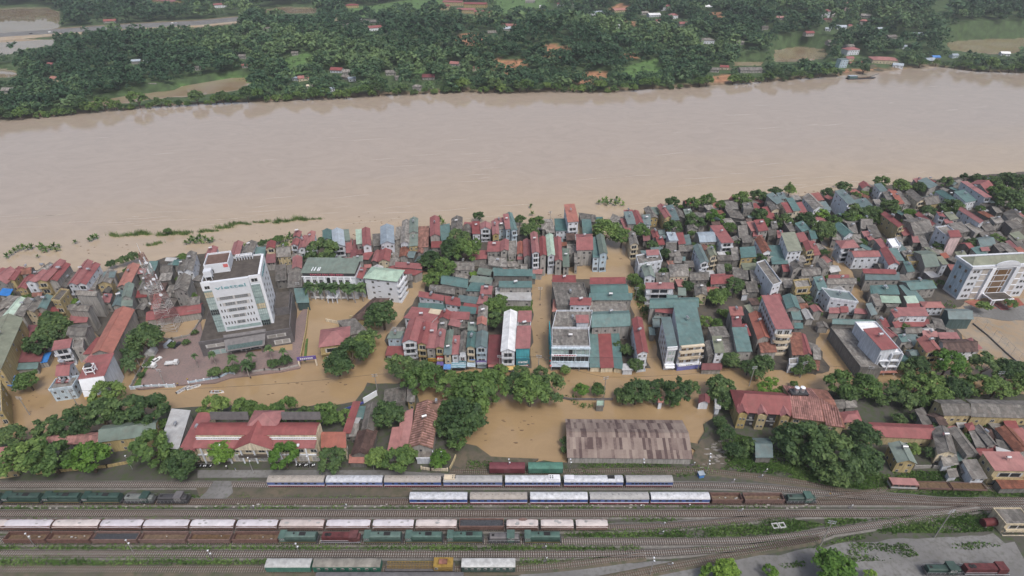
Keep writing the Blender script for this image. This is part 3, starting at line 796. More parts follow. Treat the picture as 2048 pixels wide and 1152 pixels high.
block('F', '''110 162 186 150 86 122 7 g R g
270 192 332 180 226 132 8 s Q w
350 302 436 300 282 202 6 s D g
430 302 482 296 356 197 7 s O g
480 312 542 302 402 202 6 s D g
90 342 192 322 52 272 6 s Q g
600 287 672 272 512 192 9 g D c
680 312 802 292 626 242 8 w D y
590 110 656 96 582 78 7 s R g
700 162 776 132 642 87 7 s Q g
890 282 1012 302 706 182 7 g T w
1030 287 1122 266 932 202 7 s T w
1195 242 1256 240 976 112 10 s R w B
1220 202 1292 166 1082 112 9 w R g
430 507 482 491 276 392 10 g R y B
476 582 542 571 492 517 5 s R g
575 572 742 546 472 442 7 w D g
720 497 766 481 602 387 7 g R g
790 402 846 416 740 367 9 s R w
890 442 962 431 832 387 7 s V g
850 472 912 466 842 442 6 s R g
1150 472 1192 456 972 342 9 g R w
872 612 986 596 752 512 12 f G w
890 596 990 591 868 545 14 s R p x
1160 682 1292 661 1092 607 6 w Q g
1140 762 1222 741 1086 697 6 s T g
1170 716 1240 711 1162 691 7 s R g
280 692 336 680 216 627 7 s R g
370 692 450 681 336 620 9 f W w
130 592 232 581 102 552 6 s R g
166 622 216 611 152 587 6 s R k
40 771 270 766 -16 717 8 w R w
345 842 440 836 266 702 8 g R w
400 802 482 801 326 707 8 s T g
500 792 580 780 480 725 6 s D k
670 862 792 851 562 722 9 w M g
720 742 772 746 656 692 8 s V g
820 836 872 831 762 777 8 s V w
120 912 410 920 112 880 8 s R g
136 972 440 971 140 914 7 s Q g
520 822 612 816 522 762 7 f D y
510 902 572 896 482 822 7 s T g
540 1062 766 1046 442 987 6 w T g
186 1092 422 1086 182 1032 6 s T g
1410 442 1542 432 1372 382 7 g D g
1440 522 1545 502 1422 452 6 s D k
1290 472 1372 461 1276 422 6 s G g
1480 622 1562 602 1442 562 7 s V g
1330 722 1422 701 1292 662 6 s D k
1420 742 1482 721 1372 662 6 s D k
1440 692 1482 681 1406 632 6 s A k
1500 692 1562 681 1422 592 6 s D g
1480 420 1545 410 1470 380 7 s P g
1510 742 1562 731 1500 690 6 s O y
950 562 1062 541 902 482 6 s D k
1110 562 1182 541 1062 472 6 f G g
960 772 1042 761 942 732 6 s V g
830 782 882 771 802 747 6 s O g
870 792 962 832 812 732 5 s D k
1200 540 1290 530 1190 460 6 s D k
1060 660 1110 650 1040 600 5 s G k
640 680 700 680 600 600 5 s D k
560 640 620 640 540 580 5 s R k
450 720 500 700 440 640 6 s Q k
100 520 200 520 70 430 6 w D k
200 600 280 590 180 500 6 s D k
0 560 70 560 -30 470 6 s D k
30 640 110 640 10 580 5 s G k
1180 600 1260 590 1160 540 5 s D k
1290 620 1380 610 1280 560 5 s D g
900 520 960 510 880 470 5 s G k
540 480 600 470 500 400 5 s D k
420 660 470 660 400 600 5 s G k
1300 380 1350 375 1290 330 6 s G k
830 340 900 335 820 300 5 s D k
240 330 300 330 200 270 5 s G k''')
block('K', '''672 432 828 430 542 152 14 s R w x
770 252 890 256 732 142 8 g T g
826 347 906 350 800 272 6 s T g
840 426 912 426 836 387 5 s T k
512 522 620 511 432 302 8 g O g
440 292 490 286 392 232 7 s V g
540 642 680 636 512 532 5 s B g
272 312 386 310 256 247 9 s P g
292 432 372 422 276 317 8 s A g
400 492 450 490 362 402 6 s R g
330 632 460 630 282 437 8 s T g
135 642 216 640 106 512 9 s V w
76 672 130 662 46 552 7 g D k
216 662 300 652 192 502 5 s D k
110 507 260 501 72 427 7 s D k
820 662 920 661 792 482 5 s B g
925 662 990 656 872 492 5 g R g
790 752 870 746 790 700 5 f G w
15 792 190 791 22 747 3 s A g x
1420 782 1620 790 1152 427 6 f G k x
1150 167 1402 202 1072 77 8 f Q w
1146 292 1242 291 1146 252 4 s R g
1250 286 1316 282 1246 242 4.5 s R g
1370 292 1500 302 1372 257 4 s R g
1176 387 1575 400 1172 342 4 w T k
1010 700 1070 700 1000 610 4 s G k
930 760 1050 800 940 690 3 s B k
990 650 1070 680 960 560 3 s D k''')
block('L', '''655 242 836 242 622 192 5 h P w
510 245 620 240 520 215 5 s R g
440 317 696 316 408 252 8 s R w
450 412 706 406 440 362 4 s R g
400 332 440 322 362 272 8 s R g
400 422 456 412 392 372 5 s R g
880 346 1090 346 832 257 6 w Q n x
500 472 640 466 480 422 6 w D g
650 492 776 502 640 452 6 s P g
800 517 970 516 772 472 5 s R g
830 642 1130 632 822 532 5 w X w
1096 627 1166 602 1022 532 5 h R g
680 642 816 626 592 527 9 g P y B
460 547 516 541 422 492 8 s T g
495 600 560 590 480 545 6 s D c
262 657 462 652 40 382 11 f W w x
280 617 424 601 112 452 14 s R w x
210 122 440 126 190 62 6 s T g
560 202 660 186 432 64 5 s T g
285 197 450 201 266 147 5 s L g
510 206 610 201 476 152 5 s L g
330 240 400 230 300 190 4 s D k
760 420 850 440 720 340 5 s D k
860 470 930 500 830 420 4 s G k
270 430 330 420 240 330 6 s D k
190 310 240 300 150 220 6 s Q g
300 420 350 410 290 350 6 s R k
230 230 290 220 180 140 7 s G g
700 440 760 430 690 400 5 s G k''')
block('M', '''1270 462 1426 446 1242 377 5 h R y
500 772 640 772 470 605 4 w Q k x
1200 340 1290 335 1190 275 4 s D k
1300 330 1390 325 1290 280 4 s G k''')
block('N', '''170 497 736 521 172 376 5 w R y
420 727 590 736 342 567 6 g M y
840 312 1080 312 746 177 8 w D y
1082 322 1620 337 1032 172 8.2 w D y
650 402 720 382 582 272 5 s D k
780 652 942 652 722 432 6 g D c
1040 662 1140 656 872 437 6 g G g
1120 592 1200 592 1052 462 5 s D k
1230 587 1302 572 1096 422 6 g D g
1320 602 1420 632 1292 532 5 s D k
1470 642 1620 642 1292 432 6 g B g
1130 642 1326 632 1130 597 4 s R g x
1390 427 1490 416 1366 372 6 s R y
1050 442 1112 431 1042 387 6 h R y
960 717 1040 696 946 647 3 s T k
830 757 966 741 816 682 4 s G w
1085 872 1212 866 992 722 5 s D w
1285 797 1620 802 1168 647 8 s P y B
1345 957 1620 952 1287 882 4 s B k
960 420 1040 410 940 370 4 s N k
880 860 960 850 870 800 3 s G w
990 820 1070 815 970 760 3 s D k''')
block('Y', '''1780 231 1886 231 1786 162 4 g A w
728 272 810 271 732 207 3 f L k
1366 227 1411 226 1370 172 4 s O w
1950 292 2002 291 1946 202 4 s N w''')
block('H', '''1107 206 1335 176 1122 76 8 h R y B
1345 112 1482 92 1152 32 5 s D g x
1290 866 1346 866 1372 642 5 s R g
1376 756 1440 756 1402 672 4.6 s T k
1350 800 1400 800 1376 758 4.5 s N k
1340 890 1400 890 1355 805 4.4 s G k
1125 976 1312 976 1127 872 7.5 s O c
30 1002 150 1002 187 727 7 s R c''')
block('C', '''0 992 130 992 180 832 5 h X y''')
block('Z', '''10 862 238 862 92 592 5 g X k x
-10 947 186 951 0 872 3.5 s O k x
130 577 272 577 192 285 6 g D c
430 842 546 827 492 572 5.6 s P g
547 802 692 752 592 402 5 s P g
672 777 950 782 772 272 6 g J g
892 402 1130 382 872 242 6 w J g
656 242 742 250 666 102 5 s D y
760 905 950 905 770 815 3.5 f G w
380 300 640 250 400 120 3 f D k x''')
block('O', '''72 890 193 886 108 868 6 w K g
198 884 310 870 208 851 6.5 w M y
318 893 357 897 345 822 7 s N g x
-40 945 27 936 -30 903 5 s P y''')
block('V', '''1370 702 1620 702 1252 557 5 f D c B''')
# striped fibre-cement warehouse by the yard
house('Y', '440 792 1710 806 420 403 3.8 w E g x', 'long warehouse with patchwork striped roof beside the railway yard', 'warehouse')

# the small sheds and lean-tos that fill the yards between the houses
def fill(px, n, cols='DDGGGBQTRRPNGX'):
    q = [P(x,y,4.0) for x,y in px]; x0,x1 = min(p.x for p in q), max(p.x for p in q); y0,y1 = min(p.y for p in q), max(p.y for p in q); k = 0
    for _ in range(6000):
        if k >= n: break
        x, y = rnd.uniform(x0,x1), rnd.uniform(y0,y1); ins = False; j = len(q)-1
        for i in range(len(q)):
            if ((q[i].y > y) != (q[j].y > y)) and x < (q[j].x-q[i].x)*(y-q[i].y)/(q[j].y-q[i].y+1e-9)+q[i].x: ins = not ins
            j = i
        if not ins: continue
        w_, d_ = rnd.uniform(3.2,6.5), rnd.uniform(3.5,7.5); ok = True; best = (1e9,0)
        for fx,fy,W,D,a in FOOT:
            dx, dy = x-fx, y-fy; u = abs(dx*math.cos(a)+dy*math.sin(a)); v = abs(-dx*math.sin(a)+dy*math.cos(a)); best = min(best,(dx*dx+dy*dy,a))
            if u < W/2+w_*.42 and v < D/2+d_*.42: ok = False; break
        if not ok: continue
        a = best[1]; b = Vector((x-math.cos(a)*w_/2+math.sin(a)*d_/2, y-math.sin(a)*w_/2-math.cos(a)*d_/2, 0)); h = rnd.uniform(3,5.6)
        house('fill%d'%len(FOOT),f"{x} {y} 0 0 0 0 {h:.2f} {rnd.choice('ssgw')} {rnd.choice(cols)} {rnd.choice('gkk')} x",geo=(b,a,w_,d_,rnd.uniform(-.6,.6))); k += 1
fill([(1262,520),(1258,455),(1300,425),(1370,408),(1500,395),(1590,395),(1640,440),(1635,478),(1650,505),(1672,545),(1692,590),(1705,640),(1645,650),(1600,640),(1500,600),(1420,590),(1330,600)],62)
fill([(1668,470),(1650,430),(1610,392),(1700,380),(1900,360),(2048,350),(2048,500),(1930,500),(1880,570),(1760,600),(1715,560),(1685,505)],70)
fill([(0,548),(90,540),(230,550),(330,520),(400,510),(400,600),(290,630),(150,610),(60,650),(0,660)],26)
fill([(565,500),(620,490),(640,520),(600,540)],4); fill([(700,500),(760,505),(800,480),(860,470),(860,520),(800,560),(740,540)],10)
fill([(870,545),(1060,480),(1085,540),(1060,560),(1060,590),(1000,600),(960,640),(880,600)],14); fill([(1090,475),(1200,480),(1205,500),(1090,510)],6)
fill([(1740,650),(1850,640),(1880,690),(1800,720),(1760,700)],10); fill([(1860,840),(2048,850),(2048,900),(1930,930),(1880,900)],8)
# ------------------------------------------------------------------ landmark buildings
mat('mullion_grey',(.20,.27,.27),rough=.6)
mat('stair_deck',(.15,.10,.085),rough=.9)
mat('letter_pale',(.14,.31,.35),rough=.6)
def tower():
    h = hsolve(tp('W',180,440), tp('W',335,930), 8)
    base, ang, W, D, sk = frame(tp('W',90,398), tp('W',703,316), tp('W',770,97), h)
    D = min(D, 21)
    r = thing('office_tower', 'tall white office tower with dark flat roof beside the radio mast', 'office tower', base, ang)
    a, b = W*.165, W*.80; e = W-1.0
    m = MB(); m.box(1.2,1.4,0,e-.02,D,h); m.obj('wall','white_paint',r)
    m = MB(); m.box(a,0,8,b,1.4,h+.25); m.obj('front_panel','white_paint',r)
    m = MB(); m.box(e,1.2,8,W,D+.2,h+.7); m.box(.2,1.1,h-4.2,a,1.4,h+.2); m.box(b,1.1,h-3.2,e,1.4,h+.2); m.obj('side_panel','white_paint',r)
    m = MB(); m.box(1.2,1.4,h+.005,e,D,h+.05); m.obj('roof','deck_dark',r)
    m = MB(); m.box(.9,1.3,h-.5,1.2,D+.3,h+.9); m.box(.9,D,h-.5,e,D+.3,h+.9); m.box(1.2,1.405,h+.2,a,1.6,h+.42); m.box(b,1.405,h+.2,e,1.6,h+.42); m.obj('parapet','white_paint',r)
    for s, (x0, x1) in enumerate(((.6,a-.05),(b+.05,e-.3))):
        for k in range(7):
            z = 8.2+k*(h-12.5)/7; zz = z+(h-12.5)/7-.35
            g = MB(); g.box(x0,.5,z,x1,1.4,zz); g.obj('curtain_window',('glass_teal','glass_teal','glass_dark','glass_teal','wall_c','glass_teal','glass_teal')[(k*3+s*2)%7],r)
            g = MB(); n = 4
            for j in range(n+1): x = x0+(x1-x0)*j/n; g.box(x-.05,.44,z,x+.05,.52,zz)
            g.box(x0,.44,zz,x1,1.4,zz+.3); g.box(x0,.45,(z+zz)/2-.05,x1,.5,(z+zz)/2+.05); g.obj('mullion','mullion_grey',r)
    for z, x0, x1, n in ((h-9.2,.06,.93,0),(h-12.4,.16,.85,1),(h-15.7,.22,.74,2),(h-19.0,.30,.66,3),(h-22.4,.38,.60,4)):
        x0 = a+(b-a)*x0; x1 = a+(b-a)*x1
        window(r,(x0+x1)/2,-.03,z,x1-x0,1.7,0,'band'); k = int((x1-x0)/.9)
        g = MB()
        for j in range(k+1): g.box(x0+(x1-x0)*j/k-.07,-.16,z,x0+(x1-x0)*j/k+.07,-.06,z+1.7)
        g.obj('window_fin','concrete',r)
        for j in range(n):
            window(r,x0-1.0-j*1.25,-.03,z+.1,.55,1.5); window(r,x1+1.0+j*1.25,-.03,z+.1,.55,1.5)
    g = MB(); g.box(a+.8,-.08,9.0,b-.3,0,10.6); g.obj('window','glass_teal',r)
    window(r,a*.5+.3,1.1,h-3.4,2.2,1.6); window(r,(b+e)/2,1.1,h-2.8,2.8,1.8)
    for i in range(3):
        for k in range(8):
            z = h-7.5-k*3.1; y = D*(.22+.27*i)
            if z > 9: window(r,W,y,z,1.5,1.5,math.pi/2,'bare')
    sign_text('viettel', 2.3, (a+(b-a)*.5,-.08,h-3.0), r, 'letter_pale', width=(b-a)*.80)
    sign_text('viettel', 2.6, (W+.08,D*.5,h-2.0), r, 'letter_pale', math.pi/2, width=D*.62)
    # roof structures
    m = MB(); x0,x1,y0,y1 = 1.6,W*.47,D*.42,D-.4; z1 = h+4.6
    m.box(x0,y0,h+.06,x1,y1,z1-.9)
    for q in ((x0,y0,x1,y0+.3),(x0,y1-.3,x1,y1),(x0,y0+.3,x0+.3,y1-.3),(x1-.3,y0+.3,x1,y1-.3)): m.box(q[0],q[1],z1-.9,q[2],q[3],z1)
    m.obj('stair_house','white_paint',r)
    m = MB(); m.box(x0+.3,y0+.3,z1-.88,x1-.3,y1-.3,z1-.8); m.obj('stair_house_roof','stair_deck',r)
    m = MB(); m.box(x1-2.2,y0-.06,h+2.4,x1-.3,y0,h+4.0); m.obj('red_flag','red_sign',r)
    m = MB(); m.box(x0+.9,y0-.05,h+.4,x0+3.4,y0,h+2.0); m.obj('vent_grille','dark_metal',r)
    m = MB()
    for i in range(7):
        x = W*.53+i*(W*.28/6); m.box(x-.08,D-2.4,h+.05,x+.08,D-.5,h+2.2)
    for y in (D-2.4, D-1.5, D-.6): m.box(W*.53,y-.08,h+2.2,W*.81,y+.08,h+2.4)
    m.obj('pergola','white_paint',r)
    # podium and entrance
    pb, pa, PW, PD, _ = frame(tp('W',85,982), tp('W',1008,868), tp('W',1040,470), 8.5)
    inv = Matrix.Rotation(-ang,4,'Z')@(pb-base)
    px, py = inv.x, min(inv.y,-3.2); px2 = px+PW; py2 = D+1.5
    m = MB(); m.box(px,py,-.5,px2,py2,8.0)
    m.box(px,py,8.0,px2,py+.4,8.9); m.box(px2-.5,py+.4,8.0,px2,py2,10.5); m.obj('podium','granite',r)
    m = MB(); m.box(px+.2,py+.45,8.03,px2-.6,py2-.1,8.12); m.obj('podium_roof','deck_dark',r)
    m = MB(); m.box(e+1.5,D*.35,8.1,px2-.7,py2-.2,12.2); m.obj('annex','granite',r)
    m = MB(); m.box(e+1.7,D*.35+.2,12.22,px2-.9,py2-.4,12.3); m.obj('annex_roof','deck_dark',r)
    m = MB(); m.slab([(W*.18,py-4.2,5.0),(W*.84,py-4.2,5.0),(W*.88,py+1.8,9.4),(W*.15,py+1.8,9.4)],.35)
    for x in (W*.25,W*.5,W*.77): m.tube((x,py-3.8,0),(x,py-3.8,4.8),.25,n=8)
    m.obj('entrance_canopy','granite',r)
    m = MB(); m.box(W*.2,py-4.3,4.55,W*.82,py-4.2,5.05); m.obj('canopy_edge','steel',r)
    m = MB(); m.slab([(W*.22,py-4.0,5.22),(W*.8,py-4.0,5.22),(W*.81,py-2.4,6.40),(W*.21,py-2.4,6.40)],.05); m.obj('canopy_glass','wall_n',r)
    for x0, x1, z0, z1, st in ((.06,.28,5.0,6.8,'grey'),(.08,.3,.9,3.6,'teal'),(.72,.93,5.0,6.8,'grey'),(.78,.96,1.0,3.4,'grey'),(.4,.62,.6,3.8,'plain')):
        window(r,px+PW*(x0+x1)/2,py-.02,z0,PW*(x1-x0),z1-z0,0,st)
    t = thing('roof_water_box','white boxy water cistern on legs on the tower roof corner','water tank', base+Matrix.Rotation(ang,3,'Z')@Vector((2.2,2.4,h+.05)), ang)
    m = MB()
    for x,y in ((.2,.2),(2.6,.2),(2.6,2.6),(.2,2.6)): m.box(x,y,0,x+.25,y+.25,1.6)
    m.obj('leg','white_paint',t); m = MB(); m.box(0,0,1.6,3.1,3.1,4.4); m.obj('tank','white_paint',t)
    return base
TOWER = tower()
def mast():
    b = P(*tp('R',0,0),0); c = P(343,655,0.3); hh = 41.0
    r = thing('radio_mast','red and white steel lattice radio mast left of the office tower','radio mast',c,.12)
    hw = lambda z: 3.1*(1-z/hh)+.75
    for band in range(8):
        z0, z1 = hh*band/8, hh*(band+1)/8; m = MB(); k = 3
        for j in range(k):
            za, zb = z0+(z1-z0)*j/k, z0+(z1-z0)*(j+1)/k; A, B = hw(za), hw(zb)
            ca = [(-A,-A),(A,-A),(A,A),(-A,A)]; cb = [(-B,-B),(B,-B),(B,B),(-B,B)]
            for i in range(4):
                n = (i+1)%4
                m.tube((*ca[i],za),(*cb[i],zb),.12,n=4); m.tube((*ca[i],za),(*cb[n],zb),.06,n=4); m.tube((*ca[n],za),(*cb[i],zb),.06,n=4); m.tube((*cb[i],zb),(*cb[n],zb),.08,n=4)
        m.obj('lattice_section', MASTM[band%2], r)
    for i in range(12):
        t = i*.55; z = hh*(.55+.42*i/12); q = hw(z)+.5
        m = MB(); x, y = q*math.cos(t*3), q*math.sin(t*3); m.box(x-.2,y-.2,z-1.2,x+.2,y+.2,z+1.2); m.obj('panel_antenna','white_paint',r)
    for i in range(6):
        z = hh*(.4+.1*i); x = (1 if i%2 else -1)*(hw(z)+.4); m = MB(); m.tube((x,-hw(z)-.2,z),(x*1.05,-hw(z)-.55,z),.25,.75,n=10); m.obj('dish_antenna','white_paint',r)
    MB().tube((0,0,hh),(0,0,hh+5),.09,.04,n=5).obj('spike','white_paint',r)
mat('mast_red',(.22,.11,.10),rough=.7); mat('mast_white',(.44,.42,.41),rough=.7); MASTM = ['mast_white','mast_red']
mast()
def hotel():
    f = lambda x, y: (600+x/9.31, 510+y/9.31)
    h = 13.5
    base, ang, W, D, sk = frame(f(45,395), f(1020,405), f(140,165), h)
    D = max(9, min(D, 16))
    r = thing('palm_hotel','long white hotel with grey green roof and red rooftop letters behind royal palms','hotel',base,ang)
    m = MB(); m.box(0,0,-.6,W,D,h); m.obj('wall','white_paint',r)
    m = MB(); m.slab([(-.6,-.1,h+2.0),(W+.4,-.1,h+2.0),(W+.4,D+.6,h+3.6),(-.6,D+.6,h+3.6)],.15); m.obj('roof','roof_M',r)
    m = MB(); m.box(.1,.15,h,W-.1,D-.1,h+1.85); m.obj('roof_storey','dark_metal',r)
    m = MB(); m.box(-.4,-.5,h-.25,W+.3,0,h+.05); m.obj('eave_ledge','white_paint',r)
    sign_text('KHACH SAN YEN BINH',1.5,(W*.47,-.02,h+.95),r,'letter_red',width=W*.63)
    m = MB()
    for x in (W*.17,W*.22,W*.28,W*.31): m.box(x,1.2,h+2.32,x+.35,4.6,h+2.75)
    m.obj('solar_rack','white_paint',r)
    for i in range(7):
        x = W*(.06+.125*i)
        for k in range(3):
            if i == 3: continue
            window(r,x+W*.03,0,1.2+k*4.0,W*.07,2.4,0,'plain' if k else 'grey')
            m = MB(); m.box(x-W*.012,-.8,.9+k*4.0,x+W*.085,0,1.1+k*4.0); m.box(x-W*.012,-.8,1.1+k*4.0,x+W*.085,-.7,1.8+k*4.0); m.obj('balcony','white_paint',r)
    m = MB()
    for i in range(8): x = W*(.045+.125*i); m.box(x-.3,-1.0,0,x+.1,0,h-.4)
    m.obj('column','white_paint',r)
    m = MB(); m.box(W*.45,-.06,h-3.9,W*.53,0,h-1.7); m.tube((W*.49,-.06,h-1.7),(W*.49,0,h-1.7),W*.04,n=14); m.obj('arched_window','glass_dark',r)
    m = MB(); m.box(W*.44,-4.2,3.0,W*.64,0,3.4); 
    for x in (W*.45,W*.54,W*.63): m.box(x-.2,-4.1,-.5,x+.2,-3.7,3.0)
    m.obj('porch','white_paint',r)
    h = 13.0
    base, ang, W, D, sk = frame(f(1205,428), f(1795,490), f(1310,262), h); D = max(10, min(D,17))
    r = thing('balcony_hotel','white four storey hotel block with pale green hipped roof and side balconies','hotel',base,ang)
    m = MB(); m.box(0,0,-.6,W,D,h); m.obj('wall','white_paint',r)
    m = MB(); o = .7; A,B,C,E_ = (-o,-o,h+.3),(W+o,-o,h+.3),(W+o,D+o,h+.3),(-o,D+o,h+.3); k = D*.42; p, q = (k,D/2,h+2.6),(W-k,D/2,h+2.6)
    for x in ([A,B,q,p],[B,C,q],[C,E_,p,q],[E_,A,p]): m.slab(x,.12)
    m.obj('roof','roof_L',r)
    m = MB(); m.box(-.4,-.4,h-.3,W+.4,D+.4,h+.2); m.obj('eave_band','dark_metal',r)
    for k in range(4):
        z = h-2.6-k*3.2
        window(r,W*.24,0,z,1.3,1.3); window(r,W*(.72+.07*(k%2)),0,z,1.4,1.4)
        window(r,W*.42,0,z+1.4,1.5,.5); 
        m = MB(); m.box(W,-.3,z-.7,W+1.6,D,z-.5); m.box(W+1.5,-.3,z-.5,W+1.6,D,z+.5); m.box(W,-.3,z-.5,W+1.5,-.2,z+.5); m.obj('balcony','white_paint',r)
        window(r,W,D*.3,z-.4,2.6,2.0,math.pi/2); window(r,W,D*.7,z-.4,2.6,2.0,math.pi/2)
hotel()
def school():
    h = 19.3
    a, c = P(*tp('X',580,348),h), P(*tp('X',355,195),h); e = P(*tp('X',1265,312),h)
    u = e-a; ang = math.atan2(u.y,u.x); cw = (P(*tp('X',1085,320),h)-a).length; W = cw*2
    n = Vector((-math.sin(ang),math.cos(ang),0)); D = min(26,(c-a).dot(n))
    r = thing('government_block','large white five storey block with arched pediment and columned porch','office building',Vector((a.x,a.y,0)),ang)
    m = MB(); m.box(0,0,-.4,W,D,h); m.obj('wall','white_paint',r)
    m = MB(); m.box(-.02,.4,1.2,-.005,D-.4,h-1.2); m.obj('gable_panel','wall_b',r)
    m = MB(); o=.9; A,B,C,E_ = (-o,-o,h),(W+o,-o,h),(W+o,D+o,h),(-o,D+o,h)
    m.slab([(0,.5,h+.6),(W,.5,h+.6),(W-4,D/2,h+3.2),(4,D/2,h+3.2)],.1); m.slab([(W,D-.4,h+.6),(0,D-.4,h+.6),(4,D/2,h+3.2),(W-4,D/2,h+3.2)],.1); m.slab([(0,D-.4,h+.6),(0,.5,h+.6),(4,D/2,h+3.2)],.1); m.slab([(W,.5,h+.6),(W,D-.4,h+.6),(W-4,D/2,h+3.2)],.1); m.obj('roof','roof_V',r)
    m = MB()
    for q in ((-o,-o,W+o,.4),(-o,D-.3,W+o,D+o),(-o,.4,0,D-.3),(W,.4,W+o,D-.3)): m.box(q[0],q[1],h-.5,q[2],q[3],h+.9)
    m.obj('parapet','white_paint',r)
    m = MB(); pr = [(cw+6.5*math.cos(t*math.pi/14),h+.9+2.6*math.sin(t*math.pi/14)) for t in range(15)]
    b0 = len(m.v); m.v += [(x,-1.2,z) for x,z in pr]+[(x,-.6,z) for x,z in pr]; n_ = 15
    m.f.append(tuple(range(b0,b0+n_))); m.f.append(tuple(b0+2*n_-1-i for i in range(n_)))
    for i in range(n_): j=(i+1)%n_; m.f.append((b0+n_+i,b0+n_+j,b0+j,b0+i))
    m.m += [0]*(2+n_); m.obj('pediment','white_paint',r)
    st = (h-1.2)/5
    for s in (0,1):
        X = (lambda t: t*cw) if s == 0 else (lambda t: W-t*cw)
        for k in range(5):
            z = .9+k*st
            for t in (.13,.24):
                window(r,X(t),0,z+.5,1.5,1.7)
            m = MB(); x0,x1 = sorted((X(.36),X(.55))); m.box(x0,-.08,z-.2,x1,0,z+st-.8); m.obj('loggia_screen','loggia_stone',r)
            m = MB(); m.box(x0-.3,-.3,z+st-.8,x1+.3,0,z+st-.35); m.obj('floor_band','white_paint',r)
        m = MB(); x0,x1 = sorted((X(.58),X(.70))); m.box(x0,-1.1,-.3,x1,0,h-.6); m.obj('pier','white_paint',r)
    for k in range(4):
        z = 3.6+k*st*.98
        for x, w_ in ((-.22,1.3),(0,5.2),(.22,1.3)):
            m = MB(); xx = cw+x*cw*.95; m.box(xx-w_/2,-.1,z,xx+w_/2,0,z+st*.8); m.obj('window','wood',r)
    for k in range(3): 
        for y in (.25,.65): window(r,-.01,D*y,3+k*6,1.4,1.8,-math.pi/2,'brown')
    m = MB(); m.box(cw-6,-7.5,3.6,cw+6,-1.12,4.1); m.obj('porch_roof','white_paint',r)
    m = MB(); m.box(cw-5.6,-7.1,4.102,cw+5.6,-1.5,4.16); m.obj('porch_deck','deck_dark',r)
    for x in (-5.4,-3.9,3.9,5.4):
        m = MB(); m.tube((cw+x,-7,0),(cw+x,-7,3.6),.35,n=8); m.obj('column','white_paint',r)
    m = MB(); m.box(cw-2.2,-10,.25,cw+2.2,-5,.5); m.box(cw-2.2,-11,.15,cw+2.2,-10,.3); m.obj('entrance_steps','roof_A',r)
    # planted beds before the entrance
    for s in (-1,1):
        kind(MB().poly([(base_pt(r,cw+s*3,-9.5)),(base_pt(r,cw+s*13,-8.0)),(base_pt(r,cw+s*15,-2)),(base_pt(r,cw+s*6.5,-1.2))] if s>0 else [(base_pt(r,cw+s*6.5,-1.2)),(base_pt(r,cw+s*15,-2)),(base_pt(r,cw+s*13,-8)),(base_pt(r,cw+s*3,-9.5))],0,.32).obj('brick_forecourt','roof_O'),'structure')
def base_pt(r,x,y):
    a = r.rotation_euler.z; return (r.location.x+x*math.cos(a)-y*math.sin(a), r.location.y+x*math.sin(a)+y*math.cos(a))
school()
